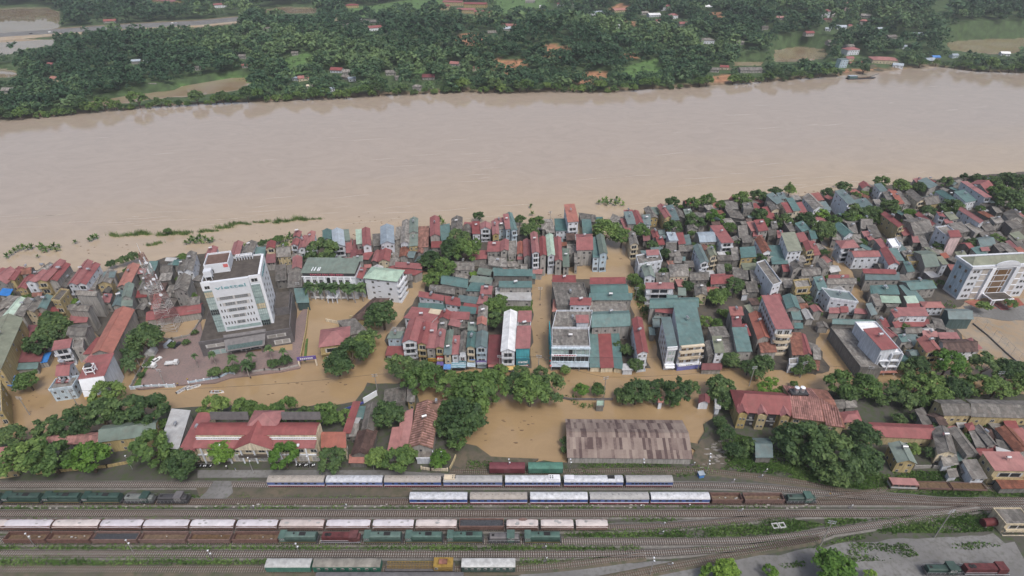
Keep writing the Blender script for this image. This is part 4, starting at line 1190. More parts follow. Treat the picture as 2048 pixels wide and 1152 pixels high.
def station():
    h = 11.2
    a, b = P(*tp('H',163,890),h), P(*tp('H',1075,890),h); W = (P(*tp('H',1072,968),8.4)-P(*tp('H',155,972),8.4)).length
    base = P(*tp('H',155,972),8.4); base.z = YZ; ang = 0.0
    y1 = a.y-base.y; y2 = P(*tp('H',180,795),h).y-base.y
    r = thing('railway_station','cream railway station with red curved roof and central gable by the platform','station',base,ang)
    h0, h1 = 8.4-YZ, h-YZ
    m = MB(); m.box(0,0,-.4,W,y1+.2,h0); m.box(-.2,y1+.2,-.4,W+.4,y2,h1); m.obj('wall','wall_c',r)
    m = MB(); m.slab([(-.5,-.8,h0),(W+.3,-.8,h0),(W+.3,y1+.2,h0+1.0),(-.5,y1+.2,h0+1.0)],.15); m.obj('verandah_roof','roof_R',r)
    m = MB(); n = 8; prev = None
    for i in range(n+1):
        t = i/n; y = y1+(y2-y1)*t; z = h1+.1+1.7*math.sin(math.pi*(.08+.92*t)*.9)
        if prev: m.slab([(-.3,prev[0],prev[1]),(W+.5,prev[0],prev[1]),(W+.5,y,z),(-.3,y,z)],.12)
        prev = (y,z)
    m.obj('main_roof','roof_R',r)
    m = MB(); m.box(-.3,y1-.25,h0+1.1,W+.4,y1,h0+1.25); m.box(-.3,y1-.25,h0+2.0,W+.4,y1,h0+2.2)
    for i in range(70): x = W*i/70; m.box(x,y1-.22,h0+1.25,x+.22,y1-.05,h0+2.0)
    m.obj('balustrade','white_paint',r)
    gx0, gx1 = (P(*tp('H',468,968),8.6).x-base.x), (P(*tp('H',752,968),8.6).x-base.x); gm = (gx0+gx1)/2
    m = MB(); m.slab([(gx0-.4,-1.6,h0+.25),(gm,-1.6,h0+3.9),(gm,y2+.6,h0+6.2),(gx0+1.5,y1+1.5,h0+2.6)],.15); m.slab([(gm,-1.6,h0+3.9),(gx1+.4,-1.6,h0+.25),(gx1-1.5,y1+1.5,h0+2.6),(gm,y2+.6,h0+6.2)],.15); m.obj('gable_roof','roof_R',r)
    m = MB(); 
    for p in ((gx0+.6,-1.3),(gx0+.6,-1.1)): pass
    m.face([(gx0+.3,-1.35,h0+.4),(gx1-.3,-1.35,h0+.4),(gm,-1.35,h0+3.5)]); m.box(gx0,-1.3,h0-.5,gx1,0,h0+.2); m.obj('pediment','wall_c',r)
    m = MB(); x0 = P(*tp('H',575,775),h+1).x-base.x; x1 = P(*tp('H',815,770),h+1).x-base.x
    A,B,C,E_ = (x0,y2-3,h1+1.6),(x1,y2-3,h1+1.6),(x1,y2+5,h1+1.6),(x0,y2+5,h1+1.6); ap = ((x0+x1)/2,y2+1,h1+4.6)
    for f_ in ([A,B,ap],[B,C,ap],[C,E_,ap],[E_,A,ap]): m.slab(f_,.12)
    m.obj('lantern_roof','roof_R',r)
    m = MB(); m.box(gx0+.4,-1.4,3.6,gx1-.4,0,3.9); m.box(gx0+.4,-1.4,3.9,gx1-.4,-1.3,4.8); m.obj('balcony','deck_dark',r)
    m = MB(); m.box(-.1,-.5,3.7,gx0,0,4.1); m.box(gx1,-.5,3.7,W+.1,0,4.1); m.obj('floor_band','white_paint',r)
    for i in range(9):
        x = W*(.05+.11*i); m = MB(); m.box(x-.25,-1.0,-.3,x+.2,-.6,h0-.2); m.obj('column','white_paint',r)
        window(r,x+W*.055,0,h0-3.0,2.4,1.6); window(r,x+W*.055,0,.2,2.6,2.6,0,'grey')
    for x0,x1 in ((262,556),(812,1112)):
        xa, xb = P(*tp('H',x0,780),h+2).x-base.x, P(*tp('H',x1,780),h+2).x-base.x
        m = MB(); m.slab([(xa,y2+.2,h1+1.9),(xb,y2+.2,h1+1.9),(xb,y2+1.2,h1+4.8),(xa,y2+1.2,h1+4.8)],.2)
        for i in range(6): x = xa+(xb-xa)*i/5; m.tube((x,y2+1.4,h1-1),(x,y2+.8,h1+4.2),.08,n=4)
        m.obj('billboard_back','granite',r)
    for x in (.2,.42,.6,.86): m = MB(); m.box(W*x,y1-3.2,h0+.75,W*x+.8,y1-2.2,h0+1.3); m.obj('vent','white_paint',r)
    m = MB(); m.box(W*.46,-.08,.5,W*.54,0,1.3); m.obj('name_board','wall_n',r)
    sign_text('GA YEN BAI',.6,(W*.5,-.1,.9),r,'letter_white',width=W*.07)
station()
# signs and awnings along the main street -------------------------------------------------
def snap(a, b):
    m = (a+b)/2; best = None
    for hz in HOUSES:
        o = hz['o'].location; c, s = math.cos(hz['ang']), math.sin(hz['ang']); x = (m.x-o.x)*c+(m.y-o.y)*s; y = -(m.x-o.x)*s+(m.y-o.y)*c
        if -.5 < x < hz['W']+.5 and abs(y) < 7 and hz['h'] > 3.5 and (best is None or abs(y) < abs(best[0])): best = (y, Vector((-s,c,0)))
    if best: d = best[1]*(-best[0]-.12); return a+d, b+d
    return a, b
def board(t, x0, y0, x1, y1, z, hh, m, name='shop_sign', lab='', txt=None, tm='letter_white', cat='sign', tw=.7, dep=.25, bars=0):
    a, b = snap(P(*tp(t,x0,y0),z), P(*tp(t,x1,y1),z)); u = b-a; ang = math.atan2(u.y,u.x); W = u.length
    r = thing(name,lab,cat,Vector((a.x,a.y,z)),ang); MB().box(0,-dep,-hh,W,.02,0).obj('panel',m,r)
    if txt: sign_text(txt,hh*.5,(W/2,-dep-.03,-hh/2),r,tm,width=W*tw)
    for k in range(bars):
        g = MB(); x = W*.08
        while x < W*.9: q = rnd.uniform(.25,.6); g.box(x,-dep-.04,-hh*(k+.75)/(bars),min(x+q,W*.92),-dep,-hh*(k+.3)/(bars)); x += q+.15
        g.obj('lettering',tm,r)
    return r
def awning(t, x0, y0, x1, y1, z, out, drop, m, lab, stripe=None):
    a, b = snap(P(*tp(t,x0,y0),z), P(*tp(t,x1,y1),z)); u = b-a; ang = math.atan2(u.y,u.x); W = u.length
    r = thing('shop_awning',lab,'awning',Vector((a.x,a.y,z)),ang)
    MB().slab([(0,-out,-drop),(W,-out,-drop),(W,0,0),(0,0,0)],.08).obj('canvas',m,r)
    if stripe:
        g = MB()
        for k in (.2,.55,.85): g.slab([(0,-out*k-.2,-drop*k-drop*.2/out+.03),(W,-out*k-.2,-drop*k-drop*.2/out+.03),(W,-out*k+.1,-drop*k+.03+drop*.1/out),(0,-out*k+.1,-drop*k+.03+drop*.1/out)],.02)
        g.obj('stripe',stripe,r)
    g = MB()
    for x in (.1,W-.1): g.tube((x,-out+.1,-drop),(x,-out+.1,-z-.3),.05,n=5)
    g.obj('post','steel',r)
board('I',596,628,660,628,3.4,2.0,'yellow_sign',lab='yellow shop signboard at the left end of the shop row',tm='wood',bars=2)
board('I',664,600,716,600,5.6,2.6,'red_sign',lab='red shop signboard under the arched cream facade',bars=1)
board('I',838,575,890,575,7.2,3.2,'wall_w',name='poster_board',lab='white poster board with dark floral figure among the shops',cat='poster',tm='dark_metal')
pr_ = [o for o in SC.objects if o.name.startswith('poster_board')][0]; g = MB()
for cx,cz,rx,rz in ((.95,-1.1,.42,.5),(1.9,-1.1,.42,.5),(1.42,-1.9,.75,.55),(.7,-2.2,.3,.35),(2.15,-2.2,.3,.35),(1.42,-2.7,.5,.25)): b0 = [(cx+rx*math.cos(t*.7),-.29,cz+rz*math.sin(t*.7)) for t in range(9)]; g.face(b0)
g.obj('floral_figure','dark_metal',pr_); g = MB(); g.face([(1.42+.25*math.cos(t*.7),-.33,-1.75+.28*math.sin(t*.7)) for t in range(9)]); g.obj('floral_centre','wall_p',pr_)
r_ = board('I',918,608,962,606,4.6,1.2,'roof_U',lab='small blue shop signboard below the cream balcony house',bars=1)
board('I',968,622,1048,622,4.6,2.2,'purple_sign',lab='wide purple signboard on the blue grey shop house',bars=1)
board('I',836,620,892,620,4.4,2.4,'letter_teal',lab='dark teal signboard below the floral poster',bars=1)
awning('I',664,640,716,640,3.2,2.4,.9,'purple_sign','lilac shop awning below the red signboard')
awning('I',720,644,776,644,3.1,2.4,.9,'roof_U','plain blue shop awning in the shop row')
awning('I',780,642,892,642,3.4,2.6,1.0,'wall_b','striped teal and white awning below the floral poster','letter_teal')
awning('I',896,636,962,636,3.3,2.4,.9,'wall_b','pale green shop awning below the cream balcony house')
awning('I',1060,640,1160,640,3.6,1.2,.5,'roof_P','pink edged awning of the dark red shed roof')
awning('I',1160,648,1268,648,3.0,2.2,.8,'roof_Y','mustard awning under the white roofed shop house')
board('I',1275,592,1378,590,5.4,3.6,'letter_teal',lab='turquoise shop signboard with white lettering on the corner house',txt='viettel',tw=.7,dep=.3)
board('I',1282,660,1374,660,2.3,1.3,'roof_O',lab='orange shop signboard at the foot of the turquoise facade',bars=1)
def at_house(t, x, y, label):
    d = HB[(t,x,y)]; d['o']['label'] = label; THINGS[:] = [q for q in THINGS if q[0] is not d['o']]
    return d['o'], d['W'], d['D'], d['sk']
def restaurant():
    r, W, D, sk = at_house('J',205,516,'flat dark roofed restaurant with pale blue glazed street front')
    f = MB()
    for z in (10.4,6.6,2.9): f.box(-.2,-.7,z,W+.2,.1,z+.7)
    for x in (0,W*.62,W-.3): f.box(x,-.6,0,x+.3,.05,10.4)
    f.obj('frame','wall_b',r)
    for z, h in ((7.3,3.0),(3.6,2.9)):
        for i in range(9):
            g = MB(); x = W*i/9; g.box(x+.3 if i in (0,) else x+.12,-.2,z,x+W/9-.1,-.02,z+h); g.obj('window',('glass_teal' if z > 7 else 'glass_dark') if i != 4 else 'glass_dark',r)
    g = MB(); g.box(0,-.95,6.75,W*.66,-.75,7.9); g.obj('sign_board','white_paint',r)
    g = MB(); x = W*.07
    while x < W*.6: q = rnd.uniform(.5,1.2); g.box(x,-1.0,7.15,x+q,-.95,7.6); x += q+.3
    g.obj('lettering','letter_red',r)
    g = MB(); g.slab([(-.1,-2.6,2.3),(W,-2.6,2.3),(W,-.75,2.9),(-.1,-.75,2.9)],.12)
    for i in range(5): g.tube((W*i/4*.98+.1,-2.4,-.4),(W*i/4*.98+.1,-2.4,2.3),.12,n=6)
    g.obj('canopy','roof_S',r)
    w_ = MB(); w_.box(-.35,.1,-.4,-.05,D+6,10.8); w_.obj('side_cladding','wall_t',r)
    for i in range(6):
        a = P(*tp('J',172,560+i*24),0); t = thing('paper_lantern','red round lantern hanging on the blue facade corner pole','lantern',(a.x+1.2,a.y-1,2.5+1.2*(5-i)*.9),0,'red lanterns on the corner pole')
        bm = bmesh.new(); bmesh.ops.create_uvsphere(bm,u_segments=10,v_segments=7,radius=.55); bmesh.ops.scale(bm,vec=(1,1,.8),verts=bm.verts); me = bpy.data.meshes.new('lantern_shade'); bm.to_mesh(me); bm.free(); me.materials.append(MATS['red_sign']); link('lantern_shade',me,t)
        MB().tube((0,0,.4),(0,0,.75),.12,n=6).obj('cap','yellow_sign',t)
restaurant()
def billboard_house():
    r, W, D, sk = at_house('G',602,684,'tall house with blank white street front and red roof under a frame tank')
    m = MB(); m.slab([(.1,-2.4,4.6),(W-.1,-2.4,4.6),(W-.1,-.3,12.2),(.1,-.3,12.2)],.15); m.obj('white_panel','white_paint',r)
    m = MB(); m.slab([(.1,-2.7,3.6),(W-.1,-2.7,3.6),(W-.1,-2.42,4.6),(.1,-2.42,4.6)],.15); m.obj('orange_band','yellow_sign',r)
    p = P(178,735,15); t = thing('water_tower','white framed tower carrying a black drum tank on a red roof','water tank',(p.x,p.y,12.4),r.rotation_euler.z); m = MB()
    for x in (-1.6,1.4):
        for y in (-1.4,1.2): m.box(x,y,0,x+.3,y+.3,3.4)
    for q in ((-1.6,-1.45,1.7,-1.2),(-1.6,1.25,1.7,1.5),(-1.65,-1.2,-1.4,1.25),(1.45,-1.2,1.7,1.25)):
        m.box(q[0],q[1],3.1,q[2],q[3],3.5); m.box(q[0],q[1],1.2,q[2],q[3],1.6)
    m.obj('frame','white_paint',t); MB().tube((0,0,2.2),(0,0,4.3),1.15,n=14).obj('tank','dark_metal',t)
billboard_house()
def corner_block():
    for _ in (0,):
        r, W, D, sk = at_house('J',1190,500,'big teal roofed corner block with cream balconies over blue shutters')
        for k in range(3):
            z = 9.6-k*3.4
            m = MB(); m.box(.2,-1.6,z-.4,W-.2,.1,z); m.box(.2,-1.6,z,W-.2,-1.45,z+.8); m.obj('balcony','roof_C' if k < 2 else 'white_paint',r)
            for i in range(3): window(r,W*(.2+.3*i),.05,z+.1,W*.2,2.4,0,'brown' if i != 2 else 'grey')
        m = MB(); m.box(.2,-1.5,12.2,W-.2,0,12.95); m.obj('cornice','roof_C',r)
        m = MB(); m.box(-.1,-1.7,-.4,W+.1,0,2.4); m.obj('shutter_front','blue_sign',r)
        g = MB(); g.box(.4,-1.9,2.5,W-.4,-1.65,3.4); g.obj('sign_board','white_paint',r)
        g = MB(); x = W*.35
        while x < W*.6: g.box(x,-1.94,2.75,x+.5,-1.9,3.15); x += .75
        g.obj('lettering','dark_metal',r)
    r, W, D, sk = at_house('J',1096,520,'narrow white corner house with blue windows beside the flooded lane')
    m = MB(); m.box(-.15,-.25,10.9,W+.1,.1,12.6); m.box(-.15,-.9,2.6,W+.1,.1,3.1); m.box(-.15,-.3,-.4,W+.1,.1,2.6); m.obj('cornice','white_paint',r)
    for k in range(2):
        window(r,W*.35,0,8.2-k*3.4,W*.35,2.0,0,'teal'); window(r,W*.75,0,8.0-k*3.4,W*.25,2.2,0,'teal')
    t2 = math.atan2(D,sk)
    for i in range(4):
        for k in range(3): window(r,sk*(.12+.2*i)-.02,D*(.12+.2*i),8.8-k*3.1,1.4,1.8,t2+math.pi,'brown')
    m = MB(); m.slab([(0,-1.8,2.2),(W,-1.8,2.2),(W,-.3,2.6),(0,-.3,2.6)],.1); m.obj('awning','white_paint',r)
corner_block()
def red_hotel_front():
    r, W, D, sk = at_house('K',672,432,'narrow red roofed hotel with rounded cream balcony front')
    for k in range(4):
        z = 10.6-k*3.3; m = MB(); n = 8; pr = [(W*.5+W*.5*math.cos(math.pi+math.pi*i/n),-2.2*abs(math.sin(math.pi*i/n))**.7) for i in range(n+1)]
        m.poly(pr+[(W,.1),(0,.1)],z-.35,z); 
        m2 = [(p[0],p[1]) for p in pr]
        for a, b in zip(m2,m2[1:]): m.slab([(a[0],a[1],z+.85),(b[0],b[1],z+.85),(b[0]*.97+W*.015,b[1]+.12,z+.85),(a[0]*.97+W*.015,a[1]+.12,z+.85)],.85)
        m.obj('balcony','roof_C',r)
        window(r,W*.3,.05,z,W*.28,2.3); window(r,W*.7,.05,z,W*.28,2.3)
    a2 = math.atan2(D,sk)
    for i in range(8):
        for k in range(3): window(r,sk*(.06+.115*i)-.02,D*(.06+.115*i),11-k*3.3,1.5,1.8,a2+math.pi)
red_hotel_front()
def white_red_front():
    r, W, D, sk = at_house('L',262,657,'white four floor house with columned front beneath a red rooftop room')
    for k in range(3):
        z = 8.0-k*3.3; m = MB(); m.box(-.1,-1.0,z-.5,W+.1,.1,z); m.obj('floor_band','white_paint',r)
        for i in range(6): window(r,W*(.1+.16*i),.05,z+.1,W*.12,2.2,0,'grey')
    for x in (0,W*.5,W-.4): m = MB(); m.box(x,-1.0,-.3,x+.4,0,11.4); m.obj('pier','white_paint',r)
    m = MB(); m.box(0,-2.2,2.1,W,-.9,2.4); m.obj('canopy','roof_O',r)
white_red_front()
def yellow_depot():
    h = 8.4
    base, ang, W, D, sk = frame(tp('M',340,362),tp('M',815,392),tp('M',375,187),h); base.z = .3
    r = thing('yellow_depot','yellow two floor depot with red dormered roof and dark open bays','depot',base,ang); D = min(D,22)
    m = MB(); m.box(0,.2,-.6,W,D,h-.3); m.obj('wall','wall_y',r)
    m = MB(); m.slab([(-.6,-.6,h-.35),(W+.2,-.6,h-.35),(W+.2,D*.55,h+3.2),(3,D*.55,h+3.2)],.15); m.slab([(W+.2,D+.5,h-.3),(-.6,D+.5,h-.3),(3,D*.55,h+3.2),(W+.2,D*.55,h+3.2)],.15); m.slab([(-.6,D+.5,h-.3),(-.6,-.6,h-.35),(3,D*.55,h+3.2)],.15); m.obj('roof','roof_R',r)
    for x in (.08,.44,.86):
        m = MB(); c = W*x; wd = W*.095
        m.slab([(c-wd,-1.6,h-.3),(c,-1.6,h+1.5),(c,4,h+1.55),(c-wd,1.8,h+.3)],.12); m.slab([(c,-1.6,h+1.5),(c+wd,-1.6,h-.3),(c+wd,1.8,h+.3),(c,4,h+1.55)],.12); m.obj('dormer_roof','roof_R',r)
        m = MB(); m.box(c-wd+.3,-1.4,-.6,c+wd-.3,.2,h-.4); m.obj('projecting_bay','wall_y',r)
        for k in range(2):
            for s in (-.35,.35): window(r,c+s*wd,-1.42,1.6+k*3.3,.8,1.0)
    for x in (.26,.65):
        m = MB(); m.box(W*x-W*.08,.05,.4,W*x+W*.08,.19,h-.9); m.obj('open_bay','dark_metal',r)
        m = MB(); m.box(W*x-W*.085,-.3,3.6,W*x+W*.085,.1,4.0); m.box(W*x-W*.03,-.35,4.6,W*x+W*.03,.0,5.2); m.box(W*x+W*.01,-.35,1.6,W*x+W*.06,0,2.2); m.obj('landing','steel',r)
    base, ang, W, D, sk = frame(tp('M',822,408),tp('M',1262,460),tp('M',800,150),h); base.z = .3
    a = P(*tp('M',1112,148),h)
    r = thing('striped_roof_depot','yellow depot wing with brown striped roof and two roof tanks','depot',base,ang)
    D = min(D,26); u = (a-Vector((base.x,base.y,h))); W2 = u.x*math.cos(ang)+u.y*math.sin(ang)
    m = MB(); m.poly([(0,0),(W,0),(W2-1,D),(0,D)],-.6,h-.3); m.obj('wall','wall_y',r)
    rd = D*.5; xr = W+(W2-W)*.5
    m = MB(); m.slab([(-.3,-.9,h-.4),(W*.64,-.9,h-.4),(W*.64,rd,h+2.6),(-.3,rd,h+2.6)],.15); m.slab([(W*.64,-2.4,h-.7),(W+.6,-2.4,h-.7),(xr-1,rd,h+2.6),(W*.64,rd,h+2.6)],.15); m.slab([(W2,D+.6,h-.3),(-.3,D+.6,h-.3),(-.3,rd,h+2.6),(xr-1,rd,h+2.6)],.15); m.slab([(W+.6,-2.4,h-.7),(W2,D+.6,h-.3),(xr-1,rd,h+2.6)],.15); m.obj('roof','roof_B',r)
    m = MB(); n = 15
    for i in range(n):
        x = -.1+W*.63*i/n; m.slab([(x,-.95,h-.28),(x+.5,-.95,h-.28),(x+.5,rd,h+2.75),(x,rd,h+2.75)],.1)
        m.slab([(x+.5,D+.5,h-.18),(x,D+.5,h-.18),(x,rd,h+2.75),(x+.5,rd,h+2.75)],.1)
    for i in range(7):
        x = W*.645+(W*.34)*i/7; m.slab([(x,-2.4,h-.56),(x+.5,-2.4,h-.56),(x+.4,rd-i*.6,h+2.72-i*.14),(x-.1,rd-i*.6,h+2.72-i*.14)],.1)
    m.obj('roof_batten','roof_K',r)
    m = MB(); m.box(W*.64,-2.0,-.6,W,0,h-.8); m.obj('end_bay','wall_y',r)
    for x in (.1,.27,.44): window(r,W*x,0,h-3.2,2.0,1.2); 
    for x in (.74,.8): window(r,W*x,-2,h-2.6,.8,.8)
    m = MB(); m.box(0,-.3,3.4,W*.64,0,3.8); m.obj('floor_band','wall_c',r)
    b2 = base+Matrix.Rotation(ang,3,'Z')@Vector((1.2,D*.58,h+2.6))
    for i, l in ((0,'left steel drum tank on the striped roof depot platform'),(1,'right steel drum tank on the striped roof depot platform')):
        t = thing('water_tank',l,'water tank',b2+Vector((2.2*i+1.2,0,1.0)),0,'drum tanks on the depot platform'); MB().tube((0,0,0),(0,0,2.0),.95,n=14).obj('tank','steel',t); MB().tube((0,0,2.0),(0,0,2.25),.95,.3,n=14).obj('lid','white_paint',t)
    t = thing('tank_platform','black timber tank platform on the striped roof depot','platform',b2,0); m = MB(); m.box(-1,-1.8,.6,5.5,1.6,1.0)
    for x,y in ((-.8,-1.5),(5.2,-1.5),(5.2,1.3),(-.8,1.3)): m.box(x-.15,y-.15,-1.2,x+.15,y+.15,.6)
    m.obj('deck','dark_metal',t)
yellow_depot()
# rooftop water tanks (each stands on a roof, so each is a thing)
TK = MB().tube((-.85,0,.75),(.85,0,.75),.55,n=12).mesh('tank','steel'); TS = MB()
for x in (-.6,.6): TS.tube((x,-.45,-.6),(x,0,.3),.05,n=4); TS.tube((x,.45,-.6),(x,0,.3),.05,n=4)
TS = TS.mesh('stand','dark_metal')
for hz in HOUSES:
    big = hz['W']*hz['D']
    if hz['h'] < 5.5 or hz['ty'] in 'bh' or rnd.random() > .46: continue
    c = hz['c']; t = thing('water_tank','','water tank',(c.x,c.y,hz['top']+(.75 if hz['ty'] in 'gw' else .7)),hz['ang']+rnd.choice((0,1.57,.4)),'steel water tanks on the house roofs')
    link('tank',TK,t); link('stand',TS,t); s = rnd.uniform(.8,1.15); t.scale = (s,s,s)
    auto(t,f"steel tank on {ROOFC[hz['rc']][1]} roof",c.x,c.y)
# ------------------------------------------------------------------ trees and plants
def leaf_mat(name, dark, mid, lime, rough=.65):
    m, n, b = nodes(name); L = n.links.new
    at = N_(n, "ShaderNodeAttribute"); at.attribute_name = 'tint'; oi = N_(n, "ShaderNodeObjectInfo")
    cr = N_(n, "ShaderNodeValToRGB"); e = cr.color_ramp.elements; e[0].position = .0; e[0].color = (*dark,1); e[1].position = 1; e[1].color = (*lime,1); x = e.new(.5); x.color = (*mid,1)
    L(at.outputs['Fac'], cr.inputs[0]); hv = N_(n, "ShaderNodeHueSaturation"); L(cr.outputs[0], hv.inputs['Color'])
    r = N_(n, "ShaderNodeMapRange"); L(oi.outputs['Random'], r.inputs[0]); r.inputs[3].default_value = .72; r.inputs[4].default_value = 1.3; L(r.outputs[0], hv.inputs['Value'])
    r2 = N_(n, "ShaderNodeMapRange"); L(oi.outputs['Random'], r2.inputs[0]); r2.inputs[3].default_value = .515; r2.inputs[4].default_value = .485; L(r2.outputs[0], hv.inputs['Hue'])
    L(hv.outputs[0], b.inputs['Base Color']); b.inputs['Roughness'].default_value = rough; b.inputs['Specular IOR Level'].default_value = .3
    tr = N_(n, "ShaderNodeBsdfTranslucent"); L(hv.outputs[0], tr.inputs[0]); mx = N_(n, "ShaderNodeMixShader"); mx.inputs[0].default_value = .25
    L(b.outputs[0], mx.inputs[1]); L(tr.outputs[0], mx.inputs[2])
    L(mx.outputs[0], [q for q in n.nodes if q.type == 'OUTPUT_MATERIAL'][0].inputs[0]); MATS[name] = m
leaf_mat('leaf_green',(.052,.098,.030),(.10,.172,.048),(.18,.272,.072)); leaf_mat('leaf_dark',(.037,.072,.030),(.069,.122,.044),(.13,.20,.064))
leaf_mat('leaf_lime',(.06,.125,.024),(.11,.21,.035),(.18,.30,.055)); leaf_mat('leaf_palm',(.04,.08,.035),(.07,.125,.05),(.12,.18,.07))
leaf_mat('leaf_far',(.024,.060,.033),(.047,.098,.05),(.125,.20,.082)); leaf_mat('grass_blade',(.045,.10,.025),(.085,.165,.04),(.14,.22,.07))
def quads_mesh(name, co, tint, m):
    """co (n,4,3), tint (n,)"""
    n = len(co); me = bpy.data.meshes.new(name); me.vertices.add(n*4); me.vertices.foreach_set('co', co.astype(np.float32).ravel())
    me.loops.add(n*4); me.loops.foreach_set('vertex_index', np.arange(n*4, dtype=np.int32)); me.polygons.add(n)
    me.polygons.foreach_set('loop_start', np.arange(0, n*4, 4, dtype=np.int32))
    me.update(calc_edges=True); a = me.attributes.new('tint','FLOAT','POINT'); a.data.foreach_set('value', np.repeat(tint,4).astype(np.float32)); me.materials.append(MATS[m]); return me
def crown_quads(seed, clumps, per, leaf, flat=.78, spread=.86, low=-.35, rr=(.2,.36)):
    g = np.random.default_rng(seed); cs = []
    while len(cs) < clumps:
        d = g.normal(size=3); d /= np.linalg.norm(d)
        if d[2] < low: continue
        k = g.uniform(.45,1)**.5*spread*(1-.18*math.sin(3*math.atan2(d[1],d[0])+seed)*g.uniform(.2,1)); cs.append((d*np.array([1,1,flat])*k, g.uniform(*rr)))
    co, ti = [], []
    for c, r in cs:
        d = g.normal(size=(per,3)); d /= np.linalg.norm(d,axis=1,keepdims=True); d[:,2] = np.where(d[:,2] < -.3, -d[:,2], d[:,2])
        p = c+d*r*g.uniform(.55,1.05,(per,1))*np.array([1,1,.8])
        nr = d*.8+np.array([0,0,.45])+g.normal(size=(per,3))*.45; nr /= np.linalg.norm(nr,axis=1,keepdims=True)
        a = np.cross(nr, g.normal(size=(per,3))); a /= np.linalg.norm(a,axis=1,keepdims=True); b = np.cross(nr,a)
        s = leaf*g.uniform(.55,1.25,(per,1)); a = a*s; b = b*s*.7
        co.append(np.stack([p-a-b*.3, p+b, p+a-b*.3, p-b],1)); base = g.uniform(.25,.7); ti.append(np.clip(base+g.normal(size=per)*.16,0,1))
    return np.concatenate(co), np.concatenate(ti)
CROWN = {}
for nm, args in dict(round=[(1,46,62,.092),(2,52,56,.09),(3,42,66,.095),(4,56,54,.088)], clumpy=[(11,30,80,.092,.8,.95,-.3,(.2,.33)),(12,26,90,.095,.72,1.0,-.25,(.22,.36)),(13,34,72,.09,.85,.92,-.4,(.18,.32))],
                     flat=[(21,34,64,.088,.45,.95,-.1,(.16,.3))], bush=[(31,26,44,.12,.75,.8,-.1,(.25,.42))]).items():
    CROWN[nm] = [crown_quads(*a) for a in args]
CM = {}
def crown_me(shape, i, m):
    k = (shape, i, m)
    if k not in CM: CM[k] = quads_mesh('crown', CROWN[shape][i][0]+np.array([0,0,1.12]), CROWN[shape][i][1], m)
    return CM[k]
def trunk_me(seed):
    g = random.Random(seed); m = MB(); m.tube((0,0,-.25),(.02,.01,.5),.085,.06,n=7)
    for i in range(5):
        a = i*1.26+g.random(); q = Vector((.02,.01,.5)); e = Vector((math.cos(a)*.45,math.sin(a)*.45,1.0+g.random()*.3)); k = q.lerp(e,.5)+Vector((0,0,-.06)); m.tube(q,k,.045,.03,n=5); m.tube(k,e,.03,.012,n=5)
    return m.mesh('trunk','bark')
TRUNK = [trunk_me(i) for i in range(3)]
TREES = []
DESC = {'round':'round','clumpy':'clumpy','flat':'flat spreading','bush':'low'}
LM = {'g':('leaf_green','green'),'d':('leaf_dark','dark green'),'l':('leaf_lime','bright green')}
def tree(t, x, y, rpx, col='g', shape=None, ground=0.0, group='trees of the flooded town', desc=None, stretch=1.0):
    px, py = tp(t,x,y); rp = rpx/TILE[t][2]; zc = ground+6.0
    for _ in range(3): p = P(px,py,zc); r = rp*depth(p)/F; zc = ground+1.12*r*stretch
    p = P(px,py,zc); shape = shape or ('round' if rnd.random() < .5 else 'clumpy'); i = rnd.randrange(len(CROWN[shape]))
    nm = 'bush' if shape == 'bush' else 'tree'
    root = thing(nm,'',nm,(p.x,p.y,ground),rnd.uniform(0,6.28),group); root.scale = (r,r,r*stretch)
    link('crown', crown_me(shape,i,LM[col][0]), root)
    if shape != 'bush': link('trunk', rnd.choice(TRUNK), root)
    sz = 'large' if r > 6.6 else ('small' if r < 3.4 else 'medium')
    auto(root, desc or f"{sz} {DESC[shape]} {LM[col][1]} {nm}", p.x, p.y); TREES.append((p.x,p.y,r)); return root
def trees(t, s, ground=0.0, **k):
    for q in s.split(';'):
        q = q.split()
        if q: tree(t, float(q[0]), float(q[1]), float(q[2]), q[3] if len(q) > 3 else 'g', q[4] if len(q) > 4 else None, ground, **k)
